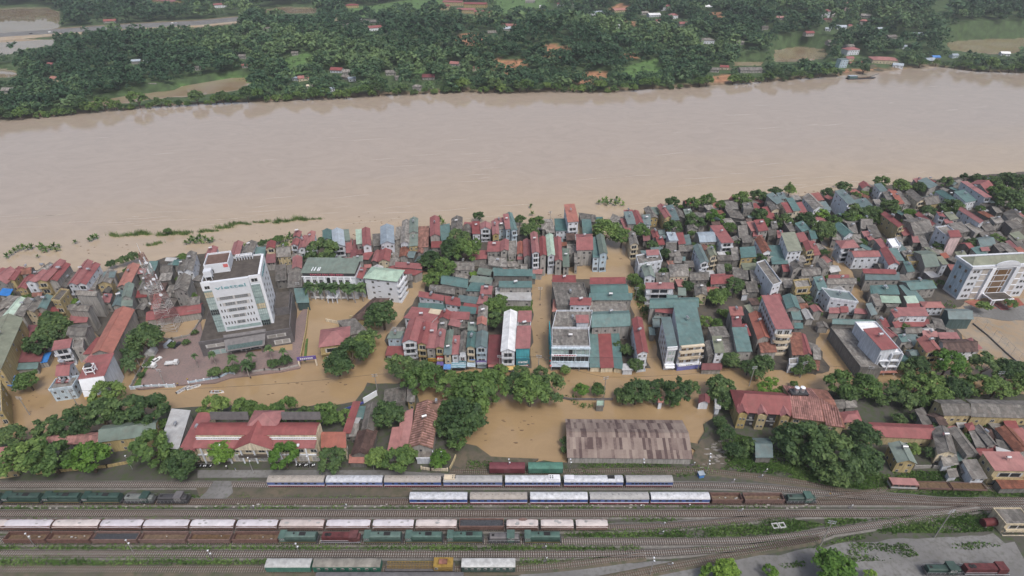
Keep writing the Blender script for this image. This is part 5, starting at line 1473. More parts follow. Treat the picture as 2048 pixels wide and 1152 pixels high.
trees('O','''108 660 34 d;85 688 27 d;100 640 20 d;55 762 23 g;290 678 34 d;265 700 18 g;213 792 33 g;205 828 36 d;255 820 36 d;300 824 38 d;150 850 34 d;100 858 30 d;22 872 26 d;270 845 20 d;322 850 15 g
;428 815 28;485 818 26;520 824 18;568 822 26 g;608 830 17 d;648 828 28;688 835 17
;775 832 32 d;765 630 33 d;700 708 34 d;675 728 28 d;738 678 24 d;722 695 28;750 620 14
;830 765 29;800 733 30 d;840 742 26 d;862 752 28;905 770 30;950 776 44 g;985 775 34 g;1060 782 38 g;1095 778 32 d;1030 770 28 d;925 838 46 d;905 820 28;895 852 28 d;950 815 26;1080 745 14 d clumpy;1040 748 18 d;1000 742 16
;645 505 32 d;620 515 14 d;905 500 26 d;930 505 28 g;915 480 24 d;950 490 14;862 520 22 d;890 535 24 g;848 522 12 d;865 560 20 g;868 545 12;880 545 12
;990 613 22 g;985 640 20 d;1000 600 14 g;998 630 14 d;958 432 11 d;1060 462 20 d;1075 445 16;1040 440 12 d;1235 690 10 d
;1212 462 28 g;1244 474 22 g;1196 475 14 d;1345 404 14 d;1282 462 18;1346 456 19 d;1390 444 19 d;1430 436 18 l;1385 408 15;1415 402 16;1440 410 12
;1460 456 14;1483 399 17;1517 394 17 d;1551 383 12 d;1580 380 12;1520 430 16 d;1533 446 12;1567 441 17 d;1555 450 10;1612 440 19 d;1600 452 12 d;1640 428 16 l;1646 462 24 d;1632 475 14 d;1668 443 15 g;1698 437 16;1689 376 15 d;1655 387 12 d;1716 428 20 d;1517 518 14 d;1454 536 11 d;1468 572 19 d;1434 594 20 g;1450 585 12
;1761 364 14 g;1801 372 16;1838 376 14 d;1890 366 14 d;1930 355 9 d;1955 358 13 d;1985 365 16 d;2014 360 19 d;2038 368 22 d;2000 388 22 g;2018 404 26 d;2040 395 20 d;2046 420 16 d;1779 414 20 d;1743 428 20 d;1713 440 14 l;1758 440 14;1730 440 14 d;1820 428 13 l;1856 423 15 d;1903 414 20 d;1898 424 12 g;1960 419 10;1878 496 14 d;1944 487 13 d;1996 480 13;1712 392 10
;1266 557 12;1304 493 14 d;1331 508 13 d;1296 510 8 d;1274 562 12;1282 575 10;1331 545 9 d;1375 573 13 d;1435 596 17 g;1397 600 10
;1410 643 13;1434 648 13 g;1452 628 11;1440 625 9;1461 720 19 d;1526 728 22 d;1497 735 18 d;1512 750 15 d;1614 729 20 d;1600 740 12 d;1612 597 11 d;1635 625 10 d;1590 742 9
;1440 772 27 d;1452 802 20 d;1430 790 16 d;1544 778 26 l flat;1588 768 8;1680 770 28 g;1734 772 27;1708 785 18 d;1690 790 18 d
;1835 731 22 d;1815 738 16 d;1896 727 30 l clumpy;1925 738 16 g;1971 731 27 d;2020 742 26 d;2000 735 18 d;2045 740 20 d;1734 775 28;1790 778 20;1835 772 31 g;1870 765 22;1876 790 24 g;1910 777 26 d;1955 768 25;1940 780 16 g;1993 776 25 g;2045 765 24;2020 780 18;1786 792 20 d;1813 798 22 d;1840 800 18;1762 800 14 d
;1163 779 14 l;1196 779 15 g;1253 701 14 d;1271 729 16 d;1131 740 11 g;1274 784 30 d;1248 794 18 d;1300 780 22 d;1310 795 16 d;1356 784 29 d;1382 778 20 d;1318 768 13 d;1345 800 16;1237 785 10 d''')
trees('O','''48 915 40 g clumpy;100 917 40 g;140 920 22 d;176 917 37 l;300 902 40 g clumpy;335 905 22 g;366 925 32 d;343 930 20 d;445 903 27 l;567 912 31 l;662 921 28 d;755 915 23 g;795 922 30 g;815 910 20 g;880 917 20 l;915 884 20 g clumpy
;1603 880 42 d clumpy;1576 880 30 d;1626 912 30 d;1640 880 24 d;1682 918 42 d clumpy;1727 872 30 d;1727 920 34 d;1672 945 28 d;1655 870 22 d;1700 950 22 d;1468 900 18 d;1504 893 15 d;1452 866 18 d;1440 845 14 d;1485 905 13 d;1826 898 14 g;1858 905 12 d;1799 838 13 d;1830 835 10 d;1903 929 9 l;1645 950 20 d;1590 915 18 d
;1452 1146 28 l;1418 1148 18 l;1540 1143 15 l;1665 1137 40 l;1740 1152 12 l''', ground=YZ, group='trees beside the railway yard')
trees('O','''340 880 12 g bush;1012 938 9 d bush;1131 882 11 d bush;1128 900 8 d bush;1285 598 9 d bush;1280 588 10 d bush;1291 618 8 d bush;1967 613 14 g bush;2022 608 12 g bush;265 515 14 d bush;245 522 12 d bush;222 528 10 d bush;525 487 10 d bush;545 483 9 g bush;558 478 10 g bush;590 473 8 d bush;570 490 8 g bush;1300 555 8 g bush;430 745 14 d bush;470 738 12 d bush;500 735 12 d bush;545 728 12 d bush;570 722 14 d bush;455 740 9 g bush;1670 612 10 d bush;1625 612 9 d bush;1260 592 7 g bush;1018 1110 0.4 g bush;283 750 8 d bush;295 730 8 d bush;345 690 8 g bush;372 685 8 d bush;390 665 7 d bush;335 462 8 g bush''', group='shrubs of the town')
# small garden trees in the gaps between the houses
def fill_trees(px, n):
    q = [P(x,y,4.0) for x,y in px]; x0,x1 = min(p.x for p in q), max(p.x for p in q); y0,y1 = min(p.y for p in q), max(p.y for p in q); k = 0
    for _ in range(5000):
        if k >= n: break
        x, y = rnd.uniform(x0,x1), rnd.uniform(y0,y1); ins = False; j = len(q)-1
        for i in range(len(q)):
            if ((q[i].y > y) != (q[j].y > y)) and x < (q[j].x-q[i].x)*(y-q[i].y)/(q[j].y-q[i].y+1e-9)+q[i].x: ins = not ins
            j = i
        if not ins or any(math.hypot(x-a,y-b) < r+1.5 for a,b,r in TREES): continue
        bad = False
        for fx,fy,W,D,a in FOOT:
            dx, dy = x-fx, y-fy
            if abs(dx*math.cos(a)+dy*math.sin(a)) < W/2+.9 and abs(-dx*math.sin(a)+dy*math.cos(a)) < D/2+.9: bad = True; break
        if bad: continue
        r = rnd.uniform(1.6,3.0); ix, iy = proj(x,y,1.12*r+2); tree('O',ix,iy,r*F/depth(Vector((x,y,2))),rnd.choice('ggdl'),'bush',.3,'shrubs of the town'); k += 1
fill_trees([(1262,520),(1258,455),(1300,425),(1370,408),(1500,395),(1590,395),(1640,440),(1635,478),(1650,505),(1672,545),(1692,590),(1705,640),(1645,650),(1600,640),(1500,600),(1420,590),(1330,600)],26)
fill_trees([(1668,470),(1650,430),(1610,392),(1700,380),(1900,360),(2048,350),(2048,500),(1930,500),(1880,570),(1760,600),(1715,560),(1685,505)],26)
fill_trees([(0,548),(90,540),(230,550),(330,520),(400,510),(400,600),(290,630),(150,610),(60,650),(0,660)],12); fill_trees([(870,545),(1060,480),(1085,540),(1060,590),(880,600)],6); fill_trees([(1740,650),(1850,640),(1880,690),(1800,720),(1760,700)],4); fill_trees([(1860,840),(2048,850),(2048,900),(1930,930),(1880,900)],5)
# palms and bananas
def frond_quads(n, length, droop, wid, seed, rise=.5, z0=0.0, seg=7):
    g = random.Random(seed); co = []; ti = []
    for i in range(n):
        a = i*2.4+g.uniform(-.2,.2); el = g.uniform(.05,1)*rise; L_ = length*g.uniform(.8,1.1); pts = []
        for k in range(seg+1):
            t = k/seg; rr = L_*t*math.cos(el)*(1-.12*t); zz = z0+L_*(math.sin(el)*t*1.4-droop*t*t); pts.append(Vector((math.cos(a)*rr,math.sin(a)*rr,zz)))
        side = Vector((-math.sin(a),math.cos(a),0))
        for k in range(seg):
            p, q = pts[k], pts[k+1]; w0 = wid*math.sin(math.pi*(.12+.85*k/seg)); w1 = wid*math.sin(math.pi*(.12+.85*(k+1)/seg))
            for s in (-1,1):
                dz = Vector((0,0,-.35)); co.append([p, q, q+side*s*w1+dz*w1, p+side*s*w0+dz*w0]); ti.append(g.uniform(.25,.75))
    return np.array([[list(v) for v in f] for f in co]), np.array(ti)
c_, t_ = frond_quads(30,3.6,.72,.62,5,1.15,0.0); PALM = quads_mesh('fronds',c_,t_,'leaf_palm')
BAN = []
for s_ in range(3):
    c_, t_ = frond_quads(11,2.6,.45,.42,40+s_,1.25,1.4,5); BAN.append(quads_mesh('leaves',c_,t_,'leaf_green'))
PT = MB().tube((0,0,-.6),(.05,0,3),.24,.2,n=8).tube((.05,0,3),(.1,0,6.6),.2,.14,n=8).tube((.1,0,6.6),(.1,0,7.6),.17,.1,n=8).mesh('trunk','moss_concrete')
BT = MB().tube((0,0,-.8),(0,0,1.6),.16,.1,n=6).mesh('stem','leaf_palm')
mat('palm_bark',(.30,.27,.24),rough=.9)
PT.materials[0] = MATS['palm_bark']
def palm(px, py, hgt, desc, ground=0.0, s=1.0):
    p = P(px,py,ground+hgt); r = thing('palm_tree','','palm tree',(p.x,p.y,ground),rnd.uniform(0,6),'palms of the town'); link('trunk',PT,r).scale = (s,s,hgt/7.4)
    f = link('fronds',PALM,r,(.1*s,0,hgt)); f.scale = (s,s,s); auto(r,desc,p.x,p.y)
for x, y in ((616,573),(630,570),(645,574),(663,576),(678,572),(692,574),(706,578),(722,575)): palm(x,y,8.5,'royal palm',0,1.3)
for x, y, s in ((388,712,.55),(424,708,.7),(463,717,.9),(490,728,1.0),(500,712,.8),(537,697,.8),(565,702,.7)): palm(x,y,6.6,'grey trunked palm',.7,s)
for x, y in ((262,690),(254,705),(270,712),(250,725),(262,730),(276,695)): palm(x,y,5.5,'drooping garden palm',0,1.1)
def banana(px, py, s=1.0, desc='leafy banana plant', grp='banana plants in the flood'):
    p = P(px,py,1.2); r = thing('banana_plant','','banana plant',(p.x,p.y,0),rnd.uniform(0,6),grp); link('leaves',rnd.choice(BAN),r); link('stem',BT,r); r.scale = (s,s,s); auto(r,desc,p.x,p.y)
for x, y, s in ((14,512,1),(22,507,.9),(30,502,1),(37,497,1),(46,495,1.1),(55,497,1),(64,494,1.1),(78,496,1),(85,494,1),(92,500,1.1),(100,497,1),(108,493,1.2),(112,500,1),(75,512,.7),(82,490,.9),(118,492,.7),(150,484,.8),(178,480,.9),(186,477,1.1),(193,474,1),
    (372,486,1),(380,482,1.1),(388,484,1.1),(395,480,1.1),(402,484,1),(410,478,1.1),(418,483,1),(425,480,.9),(384,476,1),(400,474,1),
    (1198,406,1.1),(1206,402,1.1),(1214,408,1.2),(1222,404,1.1),(1230,408,1.1),(1238,403,1.1),(1246,408,1),(1212,400,1.1),(1233,398,1),(1062,412,.9),(1064,428,1),(880,440,1.2),(886,446,1.1),(478,488,.9),(490,492,.8),(576,478,1.1),(580,470,1),(1420,395,1.3),(1485,392,1.2),(1512,388,1.2),(1578,372,1.3),(1685,372,1.3),(1610,620,1),(1672,372,1)):
    banana(x,y,s*1.05)
# reeds standing in the flood
def reed_me(seed):
    g = np.random.default_rng(seed); n = 90; p = np.column_stack([g.normal(size=n)*1.1,g.normal(size=n)*.5,np.zeros(n)]); d = g.normal(size=(n,3))*.22; d[:,2] = 1; h = g.uniform(.7,1.9,(n,1)); s = np.column_stack([g.normal(size=n),g.normal(size=n),np.zeros(n)]); s /= np.linalg.norm(s,axis=1,keepdims=True); s *= .09
    return quads_mesh('reed_clump',np.stack([p-s,p+s,p+d*h+s*.3,p+d*h-s*.3],1),g.uniform(.2,.8,n),'leaf_green')
RE = [reed_me(50+i) for i in range(3)]
def reeds(px):
    for (x0,y0),(x1,y1) in zip(px,px[1:]):
        n = max(1,int(math.hypot(x1-x0,y1-y0)/7))
        for k in range(n):
            if rnd.random() < .16: continue
            t = k/n; p = P(x0+(x1-x0)*t+rnd.uniform(-2,2),y0+(y1-y0)*t+rnd.uniform(-2.5,2.5),.5); o = link('reed_clump',rnd.choice(RE),None,(p.x,p.y,-.1)); o['category'] = 'reeds'; o['group'] = 'reed clumps in the river shallows'; s = rnd.uniform(.8,1.6); o.scale = (s,s,s*rnd.uniform(.8,1.2)); auto(o,'clump of reeds',p.x,p.y)
reeds([(228,472),(262,471),(288,468),(312,467)]); reeds([(318,468),(340,466),(372,466),(388,462)]); reeds([(300,490),(318,484),(330,478)])
reeds([(404,462),(425,463),(440,455),(470,448),(495,446),(520,444),(545,444),(580,438),(610,437),(630,436),(648,436)]); reeds([(420,465),(432,470)]); reeds([(575,440),(590,443)])
# scrub grass in the yard: one mass
def grass(name, polys, dens, hgt=(.15,.5), z=YZ, m='grass_blade', seed=3):
    g = np.random.default_rng(seed); P0 = []
    for px, k in polys:
        q = np.array([[P(x,y,z).x,P(x,y,z).y] for x,y in px]); lo, hi = q.min(0), q.max(0); n = int((hi[0]-lo[0])*(hi[1]-lo[1])*dens*k); c = g.uniform(lo,hi,(n,2))
        ins = np.zeros(n,bool); j = len(q)-1
        for i in range(len(q)):
            a, b = q[i], q[j]; cond = ((a[1] > c[:,1]) != (b[1] > c[:,1])) & (c[:,0] < (b[0]-a[0])*(c[:,1]-a[1])/(b[1]-a[1]+1e-9)+a[0]); ins ^= cond; j = i
        c = c[ins]; f = (.9 if k >= 1.2 else 0)+ np.sin(c[:,0]*.31+1.3*np.sin(c[:,1]*.5))+np.sin(c[:,1]*.9+c[:,0]*.13)+g.normal(size=len(c))*.5; P0.append(c[f > -.55])
    c = np.concatenate(P0); n = len(c); p = np.column_stack([c,np.full(n,z-.02)]); s = g.normal(size=(n,3)); s[:,2] = 0; s /= np.linalg.norm(s,axis=1,keepdims=True); s *= g.uniform(.12,.32,(n,1)); d = g.normal(size=(n,3))*.5; d[:,2] = 1; d = d*g.uniform(*hgt,(n,1))
    return kind(link(name,quads_mesh(name,np.stack([p-s,p+s,p+d+s*.8,p+d-s*.8],1),np.clip(.5+.25*np.sin(c[:,0]*.2)+g.normal(size=n)*.2,0,1),m)),'stuff')
grass('grass',[([(-60,1112),(330,1110),(540,1118),(540,1130),(-60,1135)],1.25),([(-60,1086),(560,1088),(1120,1092),(1270,1100),(1270,1103),(-60,1101)],1.2),([(860,1090),(1270,1090),(1290,1100),(860,1104)],1.3),
  ([(1040,1115),(1160,1118),(1250,1112),(1160,1124),(1040,1133)],1.2),([(1120,1060),(1330,1057),(1450,1048),(1560,1034),(1650,1050),(1600,1064),(1500,1076),(1130,1077)],1.7),([(1220,1033),(1380,1031),(1350,1044),(1215,1048)],.8),
  ([(1650,1036),(1860,1034),(1750,1044),(1650,1058)],1.2),([(1780,1046),(1900,1026),(1970,1022),(1985,1040),(1985,1063),(1900,1066),(1800,1066),(1750,1062)],2.0),([(1700,1085),(1816,1088),(1838,1112),(1760,1122),(1690,1125)],1.0),([(1898,1088),(1960,1084),(2010,1092),(1940,1100),(1905,1098)],.8),([(1555,1130),(1608,1122),(1614,1132),(1570,1138)],1.3),
  ([(1470,915),(1560,930),(1650,955),(1750,975),(1770,960),(1900,975),(2050,985),(2048,995),(1900,994),(1750,982),(1650,972),(1560,950),(1440,940)],1.6),([(1440,860),(1520,880),(1600,930),(1780,950),(1790,980),(1700,975),(1560,940),(1450,925)],1.5),([(1780,940),(1900,945),(1925,962),(1800,962)],1.6),
  ([(935,922),(985,922),(985,945),(925,948)],.8),([(1128,928),(1380,926),(1450,945),(1350,955),(1128,952)],.9),([(-60,1009),(1400,1009),(1640,1012),(1640,1017),(-60,1019)],.75),([(1310,1098),(1480,1090),(1640,1066),(1680,1070),(1560,1098),(1400,1110)],.8),([(-60,1030),(560,1032),(560,1040),(-60,1040)],.3),([(380,990),(820,992),(820,996),(380,996)],.8),([(1640,1090),(1700,1072),(1780,1062),(1800,1068),(1700,1082),(1560,1104)],1.0)],13.0)
grass('lawn_grass',[([(1005,602),(1066,600),(1064,625),(1010,622)],1),([(268,773),(305,706),(312,708),(283,760)],1)],6.0,(.2,.6),.45,seed=5)
grass('flooded_weeds',[([(1130,790),(1185,798),(1188,815),(1165,818),(1140,802)],1.0),([(1255,560),(1275,560),(1300,640),(1285,640)],.8),([(1870,615),(1900,598),(1935,640),(1915,645)],.6),([(520,478),(600,470),(610,482),(530,500)],.6)],3.0,(.3,1.0),.2,seed=6)
# pale stone rubble between the tracks
def rubble():
    g = random.Random(9); m = MB()
    for (x0,x1,y,sp) in ((0,120,1013,.9),(100,300,1011,.9),(380,820,1012,.7),(820,1300,1012,.8),(1450,1640,1013,.9)):
        a, b = P(x0,y,YZ), P(x1,y,YZ); n = int((b.x-a.x)/1.3)
        for i in range(n):
            if g.random() > sp*.75: continue
            p = a.lerp(b,(i+g.random())/n)+Vector((0,g.uniform(-.8,.8),0)); s = g.uniform(.25,.6); r_ = g.uniform(0,3); q = [(p.x+s*math.cos(r_+t)*(1.3 if k%2 else .7),p.y+s*.6*math.sin(r_+t)) for k,t in enumerate((0,1.3,2.4,3.6,5.0))]; m.poly(q,YZ-.1,YZ+g.uniform(.15,.4))
    kind(m.obj('stone_rubble','sleeper_pale'),'stuff')
    m = MB()
    for i in range(34):
        x, y = 1395+g.gauss(40,14), 895+g.gauss(12,14); p = P(x,y,YZ); s = g.uniform(.2,.7); r_ = g.uniform(0,3); m.poly([(p.x+s*2*math.cos(r_+t),p.y+s*.5*math.sin(r_+t)) for t in (0,1.6,3.1,4.7)],YZ-.1,YZ+g.uniform(.2,.7))
    kind(m.obj('concrete_debris','sleeper_pale'),'stuff')
rubble()

def drift():
    g = random.Random(21); m = MB()
    def bit(x, y, s):
        p = P(x,y,.02); r_ = g.uniform(0,3); m.poly([(p.x+s*1.8*math.cos(r_+t)*g.uniform(.7,1.2),p.y+s*.6*math.sin(r_+t)) for t in (0,1.1,2.3,3.4,4.6,5.4)],-.1,.03+g.uniform(.03,.2))
    for cx,cy,sx,sy,n in ((640,470,80,5,26),(760,445,60,6,22),(1120,432,40,8,20),(500,478,60,5,18),(1600,388,60,5,14),(140,500,90,8,16),(900,452,40,4,10),(1240,520,14,40,10),(1080,660,10,50,10),(560,778,90,10,14),(1250,770,150,8,14),(1020,850,40,25,14),(70,800,40,20,10)):
        for i in range(n): bit(cx+g.gauss(0,sx),cy+g.gauss(0,sy),g.uniform(.12,.5))
    kind(m.obj('floating_debris','wood'),'stuff')
drift()

mat('river_froth',(.41,.35,.29),rough=.6)
def foam():
    g = random.Random(33); m = MB()
    for cx,cy,sx,sy,n in ((250,435,230,10,30),(1700,365,190,14,26),(1250,330,300,25,18),(700,300,350,40,18),(1750,230,220,25,16),(760,420,200,12,14)):
        for i in range(n):
            p = P(cx+g.gauss(0,sx),cy+g.gauss(0,sy),.03); L = g.uniform(6,34); w = g.uniform(.12,.4); a = .17+g.gauss(0,.05); k = 6; prev = None; ph = g.uniform(0,6)
            for j in range(k+1):
                t = j/k; x = p.x+math.cos(a)*L*(t-.5); y = p.y+math.sin(a)*L*(t-.5)+.5*math.sin(ph+t*5); ww = w*math.sin(math.pi*(.05+.9*t))
                if prev: m.face([(prev[0],prev[1]-prev[2],.03),(x,y-ww,.03),(x,y+ww,.03),(prev[0],prev[1]+prev[2],.03)])
                prev = (x,y,ww)
    kind(m.obj('river_foam','river_froth'),'stuff')
foam()
# ------------------------------------------------------------------ rolling stock
mat('coach_blue',(.055,.10,.29),rough=.5,var=.4,rv=.08); mat('coach_red',(.22,.035,.06),rough=.6,var=.2,rv=.08); mat('coach_white',(.62,.63,.68),rough=.5,var=.12,rv=.05)
mat('coach_roof_white',(.47,.49,.53),rough=.6,var=.36,scale=.9,rv=.05); mat('coach_roof_grey',(.31,.31,.31),rough=.7,var=.25,scale=.9,rv=.05); mat('coach_roof_beige',(.31,.285,.26),rough=.75,var=.25,scale=.9,rv=.05)
mat('loco_grey',(.15,.165,.16),rough=.7,var=.4); mat('loco_green',(.036,.068,.058),rough=.55,var=.35,rv=.12); mat('loco_green_pale',(.07,.125,.108),rough=.6,var=.35,rv=.12); mat('loco_red',(.105,.028,.03),rough=.7,var=.55); mat('wagon_rust',(.155,.092,.078),rough=.85,var=.4,scale=1.2,rv=.15)
mat('wagon_red',(.135,.035,.045),rough=.7,var=.3); mat('wagon_green',(.04,.15,.11),rough=.7,var=.3); mat('tarp_white',(.50,.48,.52),rough=.7,var=.22,scale=.35,rv=.06); mat('tarp_pink',(.48,.43,.42),rough=.7,var=.25,scale=.35,rv=.06)
mat('coal',(.05,.055,.065),rough=.8,var=.6,scale=3,bump=.8); mat('ore_dirt',(.13,.085,.05),rough=.95,var=.5,scale=1.2); mat('crane_yellow',(.27,.18,.045),rough=.7,var=.4,scale=1.2); mat('dirty_white',(.42,.43,.43),rough=.8,var=.35,scale=.8); mat('soot',(.02,.02,.022),rough=.9)
def rail_at(x0, x1, y):
    a, b = P(x0,y,TZ), P(x1,y,TZ); return Vector(((a.x+b.x)/2,a.y,TZ)), (b-a).length-.5
def bogies(r, L, m='dark_metal'):
    for s in (-1,1):
        g = MB(); c = s*(L*.5-min(3.2,L*.22)); g.box(c-1.4,-1.0,.25,c+1.4,1.0,.75)
        for dx in (-.9,.9):
            for y in (-.62,.62): g.tube((c+dx,y-.06,.42),(c+dx,y+.06,.42),.42,n=10)
        g.obj('bogie',m,r)
def coach(x0,x1,y,roof,label,kind_='vents',rot=0):
    p, L = rail_at(x0,x1,y); r = thing('passenger_coach',label,'railway coach',p,0,'passenger coaches in the yard'); a, b = -L/2, L/2
    MB().box(a,-1.4,.75,b,1.4,1.25).obj('lower_band','coach_red',r)
    MB().box(a,-1.41,1.25,b,1.41,1.6).obj('white_band','coach_white',r)
    MB().box(a,-1.4,1.6,b,1.4,2.95).obj('body','coach_blue',r)
    n = 10; pr = [(1.45*math.cos(math.pi*i/n),2.93+.85*math.sin(math.pi*i/n)**.8) for i in range(n+1)]
    MB().extrude_x(pr,a,b).obj('roof',roof,r)
    if kind_ == 'vents':
        for i in range(9):
            g = MB(); x = a+L*(.09+.103*i); g.tube((x,.15,3.70),(x,.15,4.0),.36,.30,n=10); g.obj('roof_vent',roof,r)
        nw = 7
    else: nw = 10
    for i in range(nw):
        g = MB(); x = a+L*(.10+.8*(i+.5)/nw); g.box(x-.45,-1.43,1.95,x+.45,-1.39,2.6); g.obj('window','glass_dark',r)
    if kind_ in ('boxl','boxr'):
        s = -1 if kind_ == 'boxl' else 1; c = s*(L/2-2.1); g = MB(); g.box(c-1.9,-.95,3.5,c+1.9,1.0,4.05); g.obj('cooling_unit','roof_C' if kind_ == 'boxl' else 'coach_white',r)
        g = MB()
        for k in range(4): g.box(c-1.2*s-.35+(k%2)*.8,-.6+(k//2)*.75,4.05,c-1.2*s+.1+(k%2)*.8,-.15+(k//2)*.75,4.09)
        g.obj('fan_grille','dark_metal',r)
        if kind_ == 'boxr' or True:
            g = MB(); g.box(-L*.3,-.15,3.72,L*.3,.55,3.9); g.obj('roof_duct',roof,r)
    if kind_ == 'soot':
        g = MB(); g.box(L*.24,-.5,3.6,L*.36,.8,3.95); g.obj('exhaust_hatch','soot',r); g = MB(); g.box(a+.3,-.9,3.5,a+3.4,.9,4.0); g.obj('cooling_unit','coach_white',r); g = MB(); g.box(a+3.8,-.3,3.72,L*.18,.5,3.9); g.obj('roof_duct',roof,r)
    for s in (-1,1): MB().box(min(s*L/2,s*(L/2+.25)),-.6,1.3,max(s*L/2,s*(L/2+.25)),.6,3.2).obj('gangway','dark_metal',r)
    MB().box(a+.2,-1.1,.45,b-.2,1.1,.8).obj('underframe','dark_metal',r); bogies(r,L); return r
W_,G_,B_ = 'coach_roof_white','coach_roof_grey','coach_roof_beige'
for x0,x1,rf,k,l in ((539,654,B_,'vents','grey beige roofed coach at the left end of the upper train'),(655,769,W_,'vents','pale blue white roofed coach second in the upper train'),(770,885,B_,'vents','beige roofed coach third in the upper train below the trees'),(887,1006,G_,'boxl','grey roofed coach with cream cooling unit at its left end'),(1009,1121,W_,'boxr','white roofed coach with white cooling unit at its right end'),(1125.5,1245,W_,'soot','coach with black soot patch on its pale roof'),(1248,1343.5,G_,'plain','shorter plain grey roofed coach at the right end of the upper train')):
    coach(x0,x1,969,rf,l,k)
for x0,x1,rf,l in ((820,937,W_,'white roofed coach at the left end of the lower train'),(939.5,1055.5,B_,'beige grey roofed coach second in the lower train'),(1058.5,1175,W_,'brightest white roofed coach in the middle of the lower train'),(1176.5,1296,G_,'grey roofed coach fourth in the lower train'),(1297,1416,W_,'white roofed coach coupled to an open brown wagon')):
    coach(x0,x1,1003,rf,l)
def gondola(x0,x1,y,label,m='wagon_rust',fill='ore_dirt',h=1.5,load=.15):
    p, L = rail_at(x0,x1,y); r = thing('open_wagon',label,'railway wagon',p,0,'goods wagons in the yard'); a, b = -L/2, L/2; z = 1.15
    MB().box(a,-1.35,.8,b,1.35,z).obj('floor_frame',m,r); g = MB()
    for q in ((a,-1.4,b,-1.25),(a,1.25,b,1.4),(a,-1.25,a+.15,1.25),(b-.15,-1.25,b,1.25)): g.box(q[0],q[1],z,q[2],q[3],z+h)
    n = int(L/1.8)
    for i in range(n+1): x = a+.05+(L-.25)*i/n; g.box(x,-1.5,.85,x+.15,-1.4,z+h+.02); g.box(x,1.4,.85,x+.15,1.5,z+h+.02)
    g.box(a-.05,-1.5,z+h-.0,b+.05,-1.22,z+h+.12); g.box(a-.05,1.22,z+h,b+.05,1.5,z+h+.12); g.obj('side_wall',m,r)
    g = MB(); k = 10; hh = [[load+rnd.uniform(-.06,.12)+(.0 if fill != 'coal' else h*.5) for _ in range(4)] for _ in range(k+1)]
    for i in range(k):
        for j in range(3):
            X = lambda i: a+.15+(L-.3)*i/k; Y = lambda j: -1.25+2.5*j/3
            g.face([(X(i),Y(j),z+hh[i][j]),(X(i+1),Y(j),z+hh[i+1][j]),(X(i+1),Y(j+1),z+hh[i+1][j+1]),(X(i),Y(j+1),z+hh[i][j+1])])
    g.obj('load',fill,r)
    if fill == 'ore_dirt':
        for i in range(rnd.randrange(2,6)):
            g = MB(); x,yy,s = rnd.uniform(a+1,b-1), rnd.uniform(-.9,.9), rnd.uniform(.12,.3); g.box(x-s,yy-s*.6,z+load,x+s,yy+s*.6,z+load+.3); g.obj('litter','dirty_white',r)
    bogies(r,L); return r
def tarped(x0,x1,y,label,m='tarp_white',hole=False):
    p, L = rail_at(x0,x1,y); r = thing('covered_wagon',label,'railway wagon',p,0,'tarpaulin covered wagons'); a, b = -L/2, L/2
    MB().box(a,-1.4,.8,b,1.4,2.5).obj('body','wagon_rust',r); g = MB(); k, j_ = 14, 6
    zz = [[2.55+.32*math.sin(math.pi*j/j_)+rnd.uniform(-.05,.05)-(.35 if j in (0,j_) else 0)-(.25 if i in (0,k) else 0) for j in range(j_+1)] for i in range(k+1)]
    for i in range(k):
        for j in range(j_):
            X = lambda i: a-.05+(L+.1)*i/k; Y = lambda j: -1.5+3.0*j/j_
            g.face([(X(i),Y(j),zz[i][j]),(X(i+1),Y(j),zz[i+1][j]),(X(i+1),Y(j+1),zz[i+1][j+1]),(X(i),Y(j+1),zz[i][j+1])])
    g.obj('tarpaulin',m,r)
    for i in range(rnd.randrange(1,4)):
        g = MB(); x, yy, s = rnd.uniform(a+1.5,b-1.5), rnd.uniform(-.7,.9), rnd.uniform(.25,.6); g.poly([(x+s*1.5*math.cos(t),yy+s*.7*math.sin(t)) for t in (0,1,2,3,4,5)],2.6,2.93); g.obj('rainwater_pool','coach_roof_grey',r)
    if hole: g = MB(); g.poly([(L*.15*math.cos(t)+L*.02,1.0+.5*math.sin(t)) for t in (0,.7,1.4,2.1,2.8,3.6,4.4,5.2)],2.6,2.96); g.obj('torn_opening','wagon_rust',r)
    bogies(r,L); return r
for i,(x0,x1,m,l) in enumerate(((-70,21,1,'cream tarpaulin wagon cut by the left picture edge'),(17,112,0,'lilac white tarpaulin wagon with long smooth cover at far left'),(113,206,1,'cream tarpaulin wagon third from left'),(207,292,0,'pale blue white tarpaulin wagon fourth from left'),(293,384,0,'stained white tarpaulin wagon fifth from left'),(386,474,0,'clean lilac tarpaulin wagon above two rusty open wagons'),(477,560,0,'brightest white tarpaulin wagon left of the torn one'),(562,652,1,'pinkish tarpaulin wagon with small black holes above the first green locomotive'),(655,744,0,'lilac tarpaulin wagon above the dark red locomotive'),(747,830,0,'tarpaulin wagon with grey stained right corner'),(832,915.5,1,'cream tarpaulin wagon coupled left of the coal wagon'))):
    tarped(x0,x1,1055,l,'tarp_pink' if m else 'tarp_white')
gondola(918,1009,1055,'open wagon filled with dark coal among the tarpaulin wagons','wagon_rust','coal',1.5,.2)
tarped(1012,1077,1055,'short tarpaulin wagon with torn back edge right of the coal wagon','tarp_pink',True); tarped(1080,1147,1055,'short pinkish tarpaulin wagon second from the right end','tarp_pink'); tarped(1149.5,1215,1055,'short frayed tarpaulin wagon at the right end of its train','tarp_pink')
